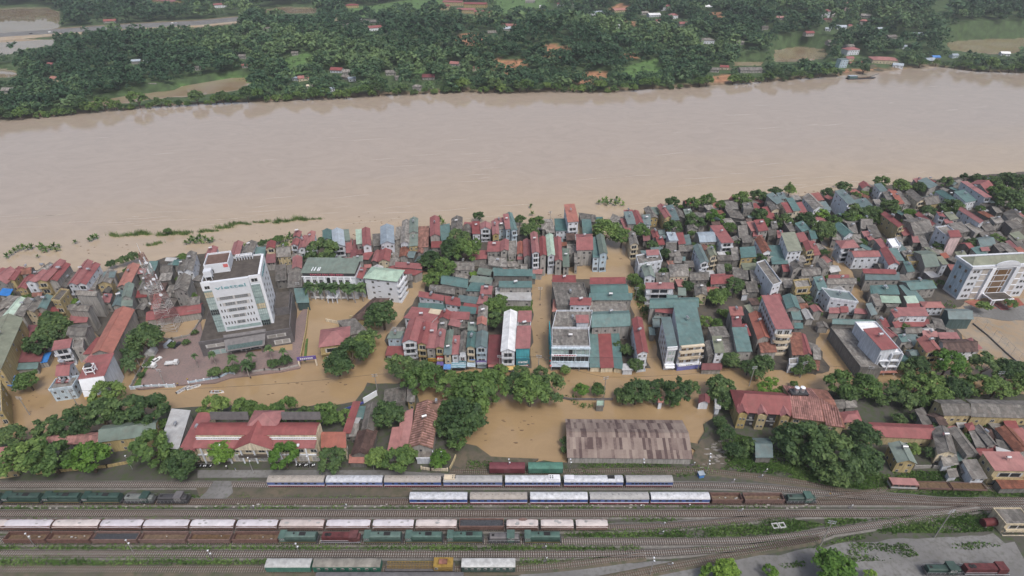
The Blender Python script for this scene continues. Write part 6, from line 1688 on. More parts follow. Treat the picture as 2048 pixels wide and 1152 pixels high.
for x0,x1,l,f in ((18,103,'rusty open wagon at the left end with white sack inside','ore_dirt'),(105,190,'rusty open wagon second from left with orange floor','ore_dirt'),(192,284,'rusty open wagon with dark rubble and bulged side','coal'),(286,380,'rusty open wagon fourth from left with dark wet floor','ore_dirt'),(383,468,'clean empty brown open wagon fifth from left','ore_dirt'),(470,562,'rusty open wagon coupled to the first green locomotive','ore_dirt')): gondola(x0,x1,1081.5,l,'wagon_rust',f,1.5,-.0 if f == 'coal' else .1)
gondola(1418,1481,1003,'empty brown open wagon coupled to the white roofed coach'); gondola(1483,1564,1003,'ochre floored open wagon coupled to the green shunter')
def loco(x0,x1,y,label,m='loco_green',m2='loco_green_pale',kind_='main'):
    p, L = rail_at(x0,x1,y); r = thing('locomotive',label,'locomotive',p,0,'locomotives in the yard'); a, b = -L/2, L/2
    MB().box(a,-1.4,.9,b,1.4,1.3).obj('underframe','dark_metal',r)
    if kind_ == 'main':
        c = a+L*.17
        MB().box(a+.1,-1.38,1.3,c,1.38,3.5).obj('cab',m2,r); MB().box(a,-1.45,3.5,c+.05,1.45,3.62).obj('cab_roof',m2,r)
        MB().box(c+.05,-1.4,1.3,b-.5,1.4,2.7).obj('body',m,r); g = MB(); pr = [(1.0,2.7),(1.0,3.45),(.6,3.7),(-.6,3.7),(-1.0,3.45),(-1.0,2.7)]; g.extrude_x(pr,c+.05,b-.6); g.obj('hood',m2,r)
        g = MB(); g.box(L*.02,-.6,3.71,L*.02+2.0,.6,3.8); g.obj('radiator_fan','soot',r); g = MB(); g.tube((-L*.12,.1,3.7),(-L*.12,.1,3.95),.28,n=8); g.obj('exhaust','soot',r)
        g = MB(); g.box(a+.1,-1.42,1.32,b-.5,-1.4,1.5); g.obj('yellow_stripe','crane_yellow',r)
        for i in range(2): window(r,a+.6+i*.8,-1.38,2.4,.6,.7)
    elif kind_ == 'red':
        c = b-L*.2; MB().box(c-L*.08,-1.35,1.3,b-L*.08,1.35,3.7).obj('cab',m2,r); MB().box(a+.4,-1.0,1.3,c-L*.08,1.0,3.3).obj('hood',m,r); MB().box(b-L*.08,-1.0,1.3,b-.3,1.0,2.6).obj('nose',m,r)
        for x in (-L*.36,-L*.28): MB().tube((x,0,3.3),(x,0,3.42),.6,n=12).obj('radiator_fan','soot',r)
        g = MB()
        for s in (-1.42,1.38): g.box(a,s,1.32,b,s+.04,1.4); g.box(a,s,2.2,c-L*.1,s+.04,2.27)
        g.obj('white_railing','coach_white',r)
    else:
        c = a+L*.60; d = a+L*.82
        MB().box(c,-1.35,1.3,d,1.35,3.6).obj('cab',m2,r); MB().box(c-.15,-1.45,3.6,d+.15,1.45,3.72).obj('cab_roof',m2,r)
        pr = [(.95,1.3),(.95,2.7),(.6,3.0),(-.6,3.0),(-.95,2.7),(-.95,1.3)]; MB().extrude_x(pr,a+.4,c).obj('hood',m,r); MB().extrude_x([(y_,z_*.85+.2) for y_,z_ in pr],d,b-.4).obj('nose',m,r)
        MB().box(a+1,-.35,3.0,a+1.8,.35,3.1).obj('radiator_fan','soot',r)
        g = MB()
        for s in (-1.4,1.36): g.box(a,s,2.2,b,s+.05,2.26); [g.box(a+L*i/8,s,1.3,a+L*i/8+.06,s+.05,2.2) for i in range(8)]
        g.obj('railing','steel',r)
        for i in range(2): window(r,c+.6+i*1.1,-1.35,2.5,.8,.7)
    bogies(r,L); return r
for x0,x1,l in ((-65,13,'dark green locomotive cut off at the left picture edge'),(15,93,'dark green locomotive second from left in the upper row'),(95,171,'dark green locomotive in the middle of the upper row'),(173,251,'dark green locomotive left of the two small shunters')): loco(x0,x1,1003,l,'loco_green','loco_green')
loco(253.5,315,1003,'small green shunting locomotive with grey nose left of the black one','loco_grey','loco_green','sh'); loco(319,382,1003,'small sooty black shunting locomotive at the end of the left row','dark_metal','granite','sh')
loco(562,641,1081.5,'green locomotive left of the dark red locomotive'); loco(644,726,1081.5,'dark red locomotive with white railings','loco_red','loco_red','red')
for x0,x1,l in ((729,809,'pale green locomotive right of the dark red locomotive'),(811.5,890,'pale green locomotive between two others right of the red one'),(894,970,'pale green locomotive left of the small grey shunter'),(1047,1124,'pale green locomotive at the right end of its row')): loco(x0,x1,1081.5,l,'loco_green','loco_green_pale')
loco(976,1041,1081.5,'small grey green shunter between two green locomotives','granite','loco_green_pale','sh'); loco(1567,1629,1003,'green shunting locomotive at the right end of the coach train','loco_green','loco_green_pale','sh')
loco(1843,1916,1145,'dark green shunter at the bottom right by the gravel','loco_green','loco_green','sh'); loco(1918,2010,1145,'sooty red locomotive in the bottom right corner','loco_red','loco_red','red')
def boxcar(x0,x1,y,label,side,roof,h=3.6,rot=0,windows=0):
    p, L = rail_at(x0,x1,y); r = thing('box_wagon',label,'railway wagon',p,rot,'closed wagons in the yard'); a, b = -L/2, L/2
    MB().box(a,-1.4,.8,b,1.4,h-.35).obj('body',side,r); n = 6; MB().extrude_x([(1.45*math.cos(math.pi*i/n),h-.36+.42*math.sin(math.pi*i/n)) for i in range(n+1)],a-.05,b+.05).obj('roof',roof,r)
    g = MB(); k = int(L/1.3)
    for i in range(k+1): x = a+(L-.1)*i/k; g.box(x,-1.45,.85,x+.1,-1.4,h-.4)
    g.obj('rib',side,r)
    if windows:
        for i in range(windows): window(r,a+L*(i+.7)/(windows+.4),-1.42,2.0,.9,.7)
    else: MB().box(-1.1,-1.5,1.0,1.1,-1.44,h-.5).obj('sliding_door',side,r)
    bogies(r,L); return r
boxcar(978,1051,943,'dark red box wagon on the overgrown siding','wagon_red','wagon_red'); boxcar(1055,1126,943,'green box wagon on the overgrown siding','wagon_green','wagon_green')
boxcar(536,628,1138,'turquoise sided box wagon with white sheet roof','wagon_green','dirty_white'); boxcar(630,766,1138,'long coach with mouldy grey roof left of the yellow crane','wagon_green','moss_concrete',3.7,0,8); boxcar(923,1032,1138,'white roofed green coach right of the yellow crane','loco_green','dirty_white',3.7,0,8)
boxcar(634,929,1166,'dark grey roofed coach cut by the bottom picture edge','granite','granite',3.7)
def crane():
    p, L = rail_at(771,911,1138); r = thing('rail_crane','yellow railway crane with long lattice boom lying on a wagon','crane',p,0); a, b = -L/2, L/2
    MB().box(a,-1.3,.8,b,1.3,1.2).obj('flat_wagon','granite',r)
    g = MB(); x0, x1 = a+.6, b-6.0; n = 16; c = [(-.7,1.6),(.7,1.6),(.7,2.8),(-.7,2.8)]
    for y,z in c: g.tube((x0,y,z),(x1,y,z),.07,n=4)
    for i in range(n):
        xa, xb = x0+(x1-x0)*i/n, x0+(x1-x0)*(i+1)/n
        for k in range(4):
            y0,z0 = c[k]; y1,z1 = c[(k+1)%4]; g.tube((xa,y0,z0),(xb,y1,z1),.045,n=4); g.tube((xa,y0,z0),(xa,y1,z1),.04,n=4)
    g.obj('boom','crane_yellow',r)
    g = MB(); g.poly([(b-6,-1.4),(b-.4,-1.4),(b-.4,1.4),(b-6,1.4)],1.25,3.4); g.obj('machine_house','crane_yellow',r); MB().slab([(b-6.1,-1.5,3.5),(b-.3,-1.5,3.5),(b-.3,1.5,3.7),(b-6.1,1.5,3.7)],.1).obj('roof','crane_yellow',r); g = MB(); g.box(b-4.5,-.7,3.72,b-2,.8,4.1); g.obj('winch','roof_B',r); window(r,b-5.2,-1.4,2.1,.9,.9); bogies(r,L)
crane()
def railcar():
    a, b = P(1776,972,YZ+.4), P(1828,974,YZ+.4); L = (b-a).length; r = thing('old_railcar','abandoned rusty red roofed railcar with white lower side','railcar',(a+b)/2,math.atan2(b.y-a.y,b.x-a.x)); x0,x1 = -L/2,L/2
    MB().box(x0,-1.35,.6,x1,1.35,1.5).obj('lower_side','dirty_white',r); MB().box(x0,-1.35,1.5,x1,1.35,2.6).obj('body','wagon_rust',r); MB().box(x0-.1,-1.45,2.6,x1+.1,1.45,2.8).obj('roof','roof_P',r)
    for i in range(4): g = MB(); x = x0+L*(.15+.22*i); g.box(x-.7,-1.38,1.6,x+.7,-1.34,2.4); g.obj('window','glass_dark',r)
    bogies(r,L)
    for (xa,xb,l) in ((1831,1896,'rusty flat wagon coupled to the abandoned railcar'),(1899,1966,'last rusty flat wagon in the trackside grass')):
        a, b = P(xa,974+(xa-1831)*.03,YZ+.4), P(xb,976+(xa-1831)*.03,YZ+.4); L = (b-a).length; r = thing('flat_wagon',l,'railway wagon',(a+b)/2,math.atan2(b.y-a.y,b.x-a.x),'rusty wagons in the grass'); g = MB(); g.box(-L/2,-1.3,.8,L/2,1.3,1.1); g.obj('deck','ore_dirt',r); g = MB()
        for s in (-1.4,1.3): g.box(-L/2,s,.7,L/2,s+.1,1.5)
        for x in (-L/2,L/2-.12): g.box(x,-1.3,.7,x+.12,1.3,1.5)
        g.obj('side_rail','wagon_rust',r); bogies(r,L)
railcar()
def tank():
    p = P(1975,1050,YZ); r = thing('rusty_tank','rusty red cylindrical tank in the grass by the cream hut','tank',p,.1); MB().tube((-2.4,0,1.6),(2.2,0,1.6),1.3,n=16).obj('shell','loco_red',r); g = MB()
    for x in (-1.5,1.3): g.box(x-.2,-1.0,-.1,x+.2,1.0,1.0)
    g.obj('saddle','concrete',r)
tank()
# ------------------------------------------------------------------ people
def person_mesh(arms, shirt, pants, sit=False):
    V_, E_, Rr = [], [], []
    def add(p, r, par=None):
        V_.append(p); Rr.append(r)
        if par is not None: E_.append((par,len(V_)-1))
        return len(V_)-1
    pel = add((0,0,.92),.13); sp = add((0,0,1.15),.135,pel); ch = add((0,.0,1.36),.155,sp); nk = add((0,0,1.5),.06,ch); hd = add((0,-.02,1.62),.09,nk); add((0,-.01,1.72),.075,hd)
    for s in (-1,1):
        hp = add((s*.1,0,.86),.095,pel)
        if sit: kn = add((s*.13,-.42,.84),.075,hp); an = add((s*.13,-.45,.45),.05,kn); add((s*.13,-.6,.41),.04,an)
        else: kn = add((s*.11,-.02,.48),.07,hp); an = add((s*.11,.03,.09),.048,kn); add((s*.12,-.13,.04),.04,an)
        sh = add((s*.19,0,1.40),.07,ch); a = arms[0 if s < 0 else 1]; el = add((s*.26+a[0]*.5*s,a[1]*.5,1.40-.28+a[2]*.3),.048,sh); wr = add((s*.27+a[0]*s,a[1],1.40-.52+a[2]),.036,el); hand = add((s*.27+a[0]*1.1*s,a[1]*1.15-.02,1.33-.52+a[2]),.034,wr)
        for i,(fx,fz) in enumerate(((-.025,-.09),(-.008,-.10),(.01,-.095),(.026,-.08))): add((V_[hand][0]+fx,V_[hand][1]-.02,V_[hand][2]+fz),.010,hand)
        add((V_[hand][0]-s*.04,V_[hand][1]-.03,V_[hand][2]-.03),.011,hand)
    me = bpy.data.meshes.new('body'); me.from_pydata(V_,E_,[]); o = bpy.data.objects.new('t',me); COL.objects.link(o); md = o.modifiers.new('s','SKIN'); md.use_smooth_shade = True
    for d, r in zip(me.skin_vertices[0].data, Rr): d.radius = (r,r)
    me.skin_vertices[0].data[0].use_root = True; o.modifiers.new('u','SUBSURF').levels = 1
    dg = bpy.context.evaluated_depsgraph_get(); out = bpy.data.meshes.new_from_object(o.evaluated_get(dg)); bpy.data.objects.remove(o)
    for m in (shirt,pants,'skin','hair'): out.materials.append(MATS[m])
    for f in out.polygons:
        c = f.center; f.material_index = 3 if c.z > 1.66 or (c.z > 1.57 and c.y > .03) else 2 if (c.z > 1.47 or abs(c.x) > .285 or c.z < .07) else 0 if c.z > .93 else 1
    return out
mat('skin',(.42,.25,.17),rough=.7); mat('hair',(.02,.016,.014),rough=.6)
for nm, c in dict(shirt_yellow=(.55,.42,.06),shirt_orange=(.6,.15,.04),shirt_white=(.65,.65,.65),shirt_dark=(.05,.05,.07),shirt_blue=(.06,.12,.3),pants_dark=(.03,.03,.04),life_vest=(.62,.16,.04)).items(): mat(nm,c,rough=.85)
def person(p, rz, label, shirt, pants='pants_dark', arms=((0,-.1,0),(0,-.1,0)), sit=False, hat=None):
    r = thing('person',label,'person',p,rz); link('body',person_mesh(arms,shirt,pants,sit),r)
    if hat: MB().tube((0,-.01,1.70),(0,-.01,1.86),.26,.02,n=12).obj('hat',hat,r)
    return r
WZ = .75
person(P(356,771,WZ),2.8,'person in pale yellow shirt standing on the car park edge by the boats','shirt_yellow',arms=((.1,-.25,.1),(.1,-.25,.1)))
person(P(376,762,WZ),.3,'person in yellow shirt walking on the paving above the second boat','shirt_yellow',arms=((.05,-.2,.1),(.05,.15,.05)))
person(P(455,938,YZ+.35),1.0,'person in white hat and dark clothes on the station platform','shirt_dark',hat='roof_W')
person(P(472,941,YZ+.35),-.6,'person in pale trousers and blue shirt on the station platform','shirt_blue','shirt_white')
person(P(1080,611,0),0,'person in dark clothes wading up the flooded street','shirt_dark',arms=((.1,-.3,.2),(.1,-.3,.2))).location.z = -.5
person(P(502,757,.0),.4,'person in dark shirt standing in the water by the plaza wall','shirt_dark').location.z = -.35
# ------------------------------------------------------------------ boats
def boat_mesh(L, W):
    m = MB(); n = 12; rings = []
    for i in range(n+1):
        t = i/n; w_ = W/2*(1-max(0,(t-.55)/.45)**2.2)*(.86+.14*min(1,t*4)); z = .55+.28*max(0,(t-.5)/.5)**2; x = -L/2+L*t; rings.append([(x,-w_,z),(x,-w_*.72,-.12),(x,w_*.72,-.12),(x,w_,z),(x,w_*.82,z),(x,w_*.62,.15),(x,-w_*.62,.15),(x,-w_*.82,z)])
    for a, b in zip(rings,rings[1:]):
        for k in range(8): j = (k+1)%8; m.k = 1 if k in (4,5,6) else 0; m.face([a[k],b[k],b[j],a[j]])
    m.k = 0; m.face(rings[0][:4]); m.face([rings[0][i] for i in (7,4,5,6)]); m.face(rings[-1][:4]); return m
mat('boat_white',(.72,.72,.72),rough=.4,var=.1); mat('boat_inner',(.30,.31,.33),rough=.7)
def boat(x, y, rz, label, L=5.4, W=1.7):
    p = P(x,y,.1); r = thing('rescue_boat',label,'boat',p,rz,'small white boats in the flooded street'); boat_mesh(L,W).obj('hull',['boat_white','boat_inner'],r)
    for t in (-.28,0,.24): MB().box(L*t-.14,-W*.36,.38,L*t+.14,W*.36,.44).obj('seat','wood',r)
    g = MB(); g.box(-L/2-.35,-.18,.1,-L/2-.02,.18,.95); g.box(-L/2-.25,-.08,-.4,-L/2-.1,.08,.1); g.obj('outboard_motor','dark_metal',r); return r
boat(367,780,R(52),'white boat moored diagonally at the plaza corner with its bow to the wall'); boat(388,775,R(28),'white boat lying along the plaza wall right of the diagonal one')
b3 = boat(435,785,R(2),'white boat carrying people across the flooded street')
for i,(dx,sh,l) in enumerate(((-1.6,'life_vest','person in orange vest steering the white boat'),(-.3,'shirt_dark','person in dark shirt sitting amidships in the white boat'),(.5,'shirt_white','person in white shirt sitting amidships in the white boat'),(1.3,'shirt_yellow','person in yellow vest sitting at the bow of the white boat'))):
    person(b3.location+Vector((dx,.1*(-1)**i,-.38)),-1.4+i*.5,l,sh,sit=True,arms=((0,-.3,.15),(0,-.3,.15)))
p = P(1722,157,.2); r = thing('river_barge','long sand barge with teal cabin moored at the far bank','barge',p,R(8)); m = MB(); m.poly([(-18,-3),(14,-3),(19,0),(14,3),(-18,3)],-.6,1.0); m.obj('hull','dark_metal',r); MB().box(-17,-2.4,1.0,-7,2.4,3.6).obj('cabin','roof_T',r); MB().box(-17.3,-2.8,3.6,-6.7,2.8,3.8).obj('cabin_roof','roof_S',r); MB().slab([(-5,-2,1.2),(12,-1.5,1.8),(12,1.5,1.8),(-5,2,1.2)],.2).obj('sand_load','ore_dirt',r); g = MB(); g.tube((8,0,1),(22,0,5),.25,n=5); g.obj('conveyor','dark_metal',r)
# ------------------------------------------------------------------ vehicles on the forecourt
mat('car_white',(.62,.64,.66),rough=.35,var=.08); mat('car_silver',(.40,.44,.50),rough=.35,var=.08); mat('car_dark',(.03,.035,.045),rough=.35); mat('tyre',(.015,.015,.015),rough=.9)
def wheels(r, xs, w_, rad=.36):
    for x in xs:
        for s in (-1,1): o = MB().tube((x,s*w_-.1*s,rad),(x,s*w_+.08*s,rad),rad,n=12).obj('wheel','tyre',r); MB().tube((x,s*w_+.08*s,rad),(x,s*w_+.10*s,rad),rad*.55,n=10).obj('rim','steel',o)
def car(x, y, rz, label, m, kind_='van'):
    p = P(x,y,WZ); r = thing({'van':'parked_van','car':'parked_car','truck':'parked_truck'}[kind_],label,{'van':'van','car':'car','truck':'truck'}[kind_],p,rz)
    if kind_ == 'van':
        MB().extrude_x([(.9,.35),(.9,1.2),(.78,2.15),(-.78,2.15),(-.9,1.2),(-.9,.35)],-2.5,1.7).obj('body',m,r); g = MB(); g.slab([(1.7,-.88,1.2),(2.5,-.85,.95),(2.5,.85,.95),(1.7,.88,1.2)],.7); g.obj('bonnet',m,r); g = MB(); g.slab([(1.65,-.76,2.1),(2.05,-.84,1.22),(2.05,.84,1.22),(1.65,.76,2.1)],.05); g.obj('windscreen','glass_dark',r)
        for s in (-1,1):
            g = MB(); g.slab([(-2.2,s*.93,1.25),(1.5,s*.93,1.25),(1.4,s*.82,1.95),(-2.2,s*.82,1.95)],.02); g.obj('side_window','glass_dark',r)
        wheels(r,(-1.6,1.6),.85)
    elif kind_ == 'car':
        MB().extrude_x([(.85,.3),(.87,.95),(-.87,.95),(-.85,.3)],-2.2,2.2).obj('body',m,r); g = MB(); g.poly([(-1.7,-.75),(.9,-.75),(.9,.75),(-1.7,.75)],.95,1.0); g.slab([(-1.3,-.62,1.5),(.3,-.62,1.5),(.3,.62,1.5),(-1.3,.62,1.5)],.08); g.obj('roof',m,r)
        for q in ([(-1.3,-.62,1.46),(-1.7,-.75,1.0),(-1.7,.75,1.0),(-1.3,.62,1.46)],[(.3,.62,1.46),(.9,.75,1.0),(.9,-.75,1.0),(.3,-.62,1.46)],[(-1.3,.62,1.46),(-1.7,.75,1.0),(.9,.75,1.0),(.3,.62,1.46)],[(.3,-.62,1.46),(.9,-.75,1.0),(-1.7,-.75,1.0),(-1.3,-.62,1.46)]): g = MB(); g.slab(q,.03); g.obj('window','glass_dark',r)
        wheels(r,(-1.35,1.35),.82,.32)
    else:
        MB().box(1.1,-.95,.5,2.7,.95,2.2).obj('cab',m,r); g = MB(); g.slab([(2.72,-.85,1.3),(2.72,.85,1.3),(2.55,.8,2.1),(2.55,-.8,2.1)],.04); g.obj('windscreen','glass_dark',r)
        g = MB(); g.box(-2.8,-1.0,.8,.95,1.0,.95)
        for q in ((-2.8,-1.0,.95,-.92),(-2.8,.92,.95,1.0),(-2.8,-.92,-2.72,.92),(.87,-.92,.95,.92)): g.box(q[0],q[1],.95,q[2],q[3],1.4)
        g.obj('cargo_bed',m,r); wheels(r,(-1.8,1.9),.88,.42)
car(345,729,R(6),'white flatbed truck parked alone on the forecourt','car_white','truck'); car(301,735,R(-3),'white flatbed truck parked by the left fence below the tent','car_white','truck'); car(339,691,R(80),'silver van parked beside the dark car','car_silver','van'); car(354,692,R(72),'dark car parked right of the silver van','car_dark','car'); car(314,722,R(65),'white car squeezed between tent and truck','car_white','car')
p = P(304,707,WZ); r = thing('canvas_tent','tan canvas tent beside the left fence','tent',p,.1); g = MB(); g.slab([(-2,-2,1.6),(0,-2,2.9),(0,2,2.9),(-2,2,1.6)],.05); g.slab([(0,-2,2.9),(2,-2,1.6),(2,2,1.6),(0,2,2.9)],.05); g.face([(-2,-2,0),(2,-2,0),(2,-2,1.6),(0,-2,2.9),(-2,-2,1.6)]); g.box(-2,-1.95,0,-1.9,2,1.6); g.box(1.9,-1.95,0,2,2,1.6); g.obj('canvas','roof_N',r)
p = P(312,690,WZ); r = thing('tarp_cover','blue tarpaulin shelter at the forecourt corner','tarpaulin',p,-.3); g = MB(); g.slab([(-1.8,-2.6,1.9),(1.8,-2.6,1.9),(1.8,2.6,2.7),(-1.8,2.6,2.7)],.06); g.obj('sheet','roof_U',r); g = MB(); [g.tube((x,y,0),(x,y,2.3 if y > 0 else 1.9),.05,n=5) for x in (-1.7,1.7) for y in (-2.5,2.5)]; g.obj('pole','steel',r)
# ------------------------------------------------------------------ walls, fences, poles
def wall(px, z, h, th, m, label, cat='wall', name='boundary_wall', posts=None, group=None):
    pts = [P(x,y,z) for x,y in px]; r = thing(name,label,cat,pts[0],0,group); g = MB(); q = MB(); o = pts[0]
    for a, b in zip(pts,pts[1:]):
        d = (b-a); L = d.length; d /= L; n = Vector((-d.y,d.x,0))*th/2; A, B = a-o, b-o
        g.poly([(A-n)[:2],(B-n)[:2],(B+n)[:2],(A+n)[:2]],-.6,h)
        if posts:
            k = max(1,int(L/posts))
            for i in range(k+1): c = A+d*(L*i/k); q.box(c.x-.22,c.y-.22,-.6,c.x+.22,c.y+.22,h+.35)
    g.obj('panel',m,r)
    if posts: q.obj('pier','white_paint' if m == 'wall_b' else m,r)
    return r
wall([(262,778),(290,775),(350,773)],.3,1.3,.3,'wall_b','pale blue perimeter wall at the left of the forecourt front',posts=3.0)
wall([(378,768),(440,757),(458,748),(470,750)],.3,1.3,.3,'wall_b','pale perimeter wall along the middle of the forecourt front',posts=3.0)
wall([(505,746),(530,742),(560,742),(598,733)],.3,1.2,.3,'concrete','grey rubble wall along the right of the forecourt front',posts=3.0)
wall([(262,776),(283,738),(304,703)],.3,1.2,.25,'concrete','low grey wall at the left side of the car park',posts=3.0)
wall([(318,681),(345,680),(384,672),(404,638)],.3,1.2,.25,'concrete','low grey wall between the mast and the car park',posts=3.0)
wall([(602,716),(612,668),(620,600)],.2,1.6,.3,'wall_y','yellow wall between tower and flooded courtyard')
wall([(700,637),(720,640),(745,650)],.2,1.8,.4,'wall_y','pale yellow courtyard wall below the brown roofed house')
wall([(652,642),(690,650),(735,657)],.2,1.5,.25,'wall_c','cream wall behind the yellow red roofed house')
wall([(900,941),(908,925),(912,915)],.2,1.8,.3,'wall_y','yellow garden wall beside the muddy shore'); wall([(843,938),(862,941),(895,942)],YZ,1.2,.25,'wall_c','low cream wall below the lone garden tree',posts=3)
wall([(728,808),(755,792)],.2,3.2,.3,'white_paint','white sloping wall left of the dark sheds',name='white_wall'); wall([(690,822),(728,808)],.2,1.4,.3,'blue_sign','dark blue wall continuing the white sloping wall')
wall([(1113,795),(1140,800),(1225,800)],.1,1.1,.25,'granite','dark low wall along the flooded street edge')
wall([(1827,937),(1862,936),(1895,941)],YZ,1.6,.25,'concrete','pale concrete yard wall beside the yellow cottage',posts=4)
wall([(75,948),(215,935),(262,926)],YZ,1.3,.25,'wall_y','yellow station boundary wall under the left trees',posts=4); wall([(-40,950),(30,942)],YZ,1.4,.25,'roof_O','orange wall at the left picture edge')
wall([(1945,648),(1975,672),(2010,705),(2050,740)],.1,.7,.3,'granite','dark low wall across the flooded schoolyard')
def mesh_fence(px, z, h, label):
    pts = [P(x,y,z) for x,y in px]; r = thing('wire_fence',label,'fence',pts[0]); o = pts[0]
    for a, b in zip(pts,pts[1:]):
        L = (b-a).length; n = max(1,int(L/4))
        for i in range(n):
            g = MB(); p = a.lerp(b,i/n)-o; q = a.lerp(b,(i+1)/n)-o; g.tube(p,p+Vector((0,0,h)),.06,n=5); g.tube(p+Vector((0,0,h)),q+Vector((0,0,h)),.04,n=4); g.tube(p+Vector((0,0,h*.5)),q+Vector((0,0,h*.5)),.03,n=4); g.obj('fence_bay','steel',r)
mesh_fence([(1950,645),(1985,675),(2048,735)],.1,4.5,'tall wire sports fence along the flooded schoolyard wall')
b = P(600,733,.2); r = thing('gate_arch','blue lettered gateway banner over the flooded courtyard entrance','gate',b,.16); m = MB(); W = (P(634,728,.2)-b).length
for x in (0,W): m.box(x-.3,-.3,-.5,x+.3,.3,3.4)
m.obj('gate_post','roof_C',r); MB().box(-.4,-.2,3.4,W+.4,.2,5.2).obj('banner','purple_sign',r); g = MB()
for k in range(7): g.box(W*(.12+.11*k),-.24,3.9,W*(.12+.11*k)+.55,-.2,4.7)
g.obj('lettering','coach_white',r)
def pole(x, y, h, label, z=0.0, lamp=False, grp='utility poles', lean=0.0):
    p = P(x,y,z); r = thing('lamp_post' if lamp else 'utility_pole','' if not label else label,'lamp post' if lamp else 'utility pole',p,rnd.uniform(-.3,.3),grp); r.rotation_euler.x = lean
    MB().tube((0,0,-.5),(0,0,h),.2 if not lamp else .12,.13 if not lamp else .07,n=8).obj('pole','concrete' if not lamp else 'steel',r)
    if lamp:
        for k, zz in enumerate((h,h-1.6)): g = MB(); g.box(-.2+.3*k,-.22,zz-.08,.2+.3*k,.22,zz+.12); g.obj('lamp_head','white_paint',r)
    else:
        for zz in (h-.4,h-1.3): g = MB(); g.box(-1.1,-.07,zz-.07,1.1,.07,zz+.07); g.obj('cross_arm','steel',r); g = MB(); [g.tube((xx,0,zz+.07),(xx,0,zz+.35),.07,n=5) for xx in (-1,-.5,.5,1)]; g.obj('insulator','white_paint',r)
    if not label: auto(r,'slim lamp post with white heads' if lamp else 'concrete utility pole with cross arms',p.x,p.y)
    return p+Vector((0,0,h-.3))
pp = [pole(*q) for q in ((1000,742,9,''),(1395,742,9,''),(1600,755,9,''),(1730,765,9,''),(600,590,8,''),(870,600,8,''),(1080,600,8,''),(1270,600,8,''),(1660,520,8,''),(60,830,10,''),(330,770,9,''),(1800,660,8,''),(755,784,10,''),(1207,797,12,''),(1498,772,11,''),(755,655,9,''),(165,828,13,''),(1077,742,9,''),(1870,745,10,''),(1985,775,9,''),(1290,470,8,''),(1100,445,8,''))]
for q in ((507,946,8),(1018,945,7),(1139,945,7),(1283,945,7),(1412,948,7),(1415,930,6),(885,930,7),(265,938,7),(70,1092,6.5),(267,1105,6.5),(600,1112,6.5),(425,1120,5),(1300,1150,9),(748,940,6),(545,935,6),(620,935,6)): pole(q[0],q[1],q[2],'',YZ,True,'yard and platform lamp posts')
for x,y,hh in ((1640,1092,13),(1868,1075,14)): pole(x,y,hh,'',YZ,False,'utility poles',R(0))
def cable(a, b, label, n=14, sag=1.5):
    r = tag(bpy.data.objects.new('overhead_cable',None),label,'cable'); g = MB(); pts = [a.lerp(b,i/n)-Vector((0,0,4*sag*(i/n)*(1-i/n))) for i in range(n+1)]
    for p,q in zip(pts,pts[1:]): g.tube(p,q,.045,n=4,caps=False)
    bpy.data.objects.remove(r); tag(g.obj('overhead_cable','dark_metal'),label,'cable')
pp = pp[12:]+pp[:12]
cable(pp[0],pp[5],'dark cable sagging between the left street pole and the shop row pole'); cable(pp[5],pp[1],'dark cable from the shop row pole to the pole beside the turquoise hut'); cable(pp[1],pp[2],'dark cable running right along the flooded street trees'); cable(pp[4],pp[0],'dark cable crossing the flooded street before the tower forecourt',16,2.5)
for i,j,l in ((10,11,'thin cable along the street before the white sheet roof'),(11,12,'thin cable before the narrow red roofed hotel'),(12,13,'thin cable before the columned white house'),(16,15,'thin cable behind the row of shops'),(17,18,'thin cable across the flooded side street')): cable(pp[i],pp[j],l,12,1.2)
# small yard clutter
for i,(x,y,m) in enumerate(((505,1016,0),(690,1013,0),(1375,1013,0),(1278,1016,0),(1325,1049,0),(1480,1023,0),(1322,1068,0),(1088,1096,0),(1340,1130,0),(1090,1122,0),(1520,955,0),(1465,965,0),(1640,960,0),(1700,1016,0),(1655,992,1),(1530,944,0),(1385,930,0))):
    p = P(x,y,YZ); r = thing('switch_box','','switch stand',p,rnd.uniform(-.5,.5),'point machines between the tracks'); MB().box(-.7,-.3,-.05,.7,.3,.35).obj('housing','granite',r); MB().tube((.6,0,.3),(.6,0,1.3),.05,n=5).obj('lever','steel',r); o = MB().tube((.6,-.06,1.3),(.6,.06,1.3),.28,n=10).obj('target_disc','white_paint' if not m else 'yellow_sign',r); auto(r,'point machine with round target',p.x,p.y)
p = P(1401,953,YZ); r = thing('blue_hut','small blue relay cabinet by the siding points','cabinet',p,.2); MB().box(-.9,-.7,-.1,.9,.7,1.7).obj('body','roof_U',r); MB().slab([(-1.1,-.9,1.85),(1.1,-.9,1.85),(1.1,.9,1.95),(-1.1,.9,1.95)],.15).obj('roof','roof_S',r)
p = P(1557,1052,YZ); r = thing('concrete_frame','pale twin square concrete frame lying in the grass','concrete frame',p,.1); g = MB()
for x0 in (-2.2,.1):
    for q in ((x0,-1,x0+2.1,-.6),(x0,.6,x0+2.1,1),(x0,-.6,x0+.4,.6),(x0+1.7,-.6,x0+2.1,.6)): g.box(q[0],q[1],-.05,q[2],q[3],.4+.004*q[0])
g.obj('frame','dirty_white',r)
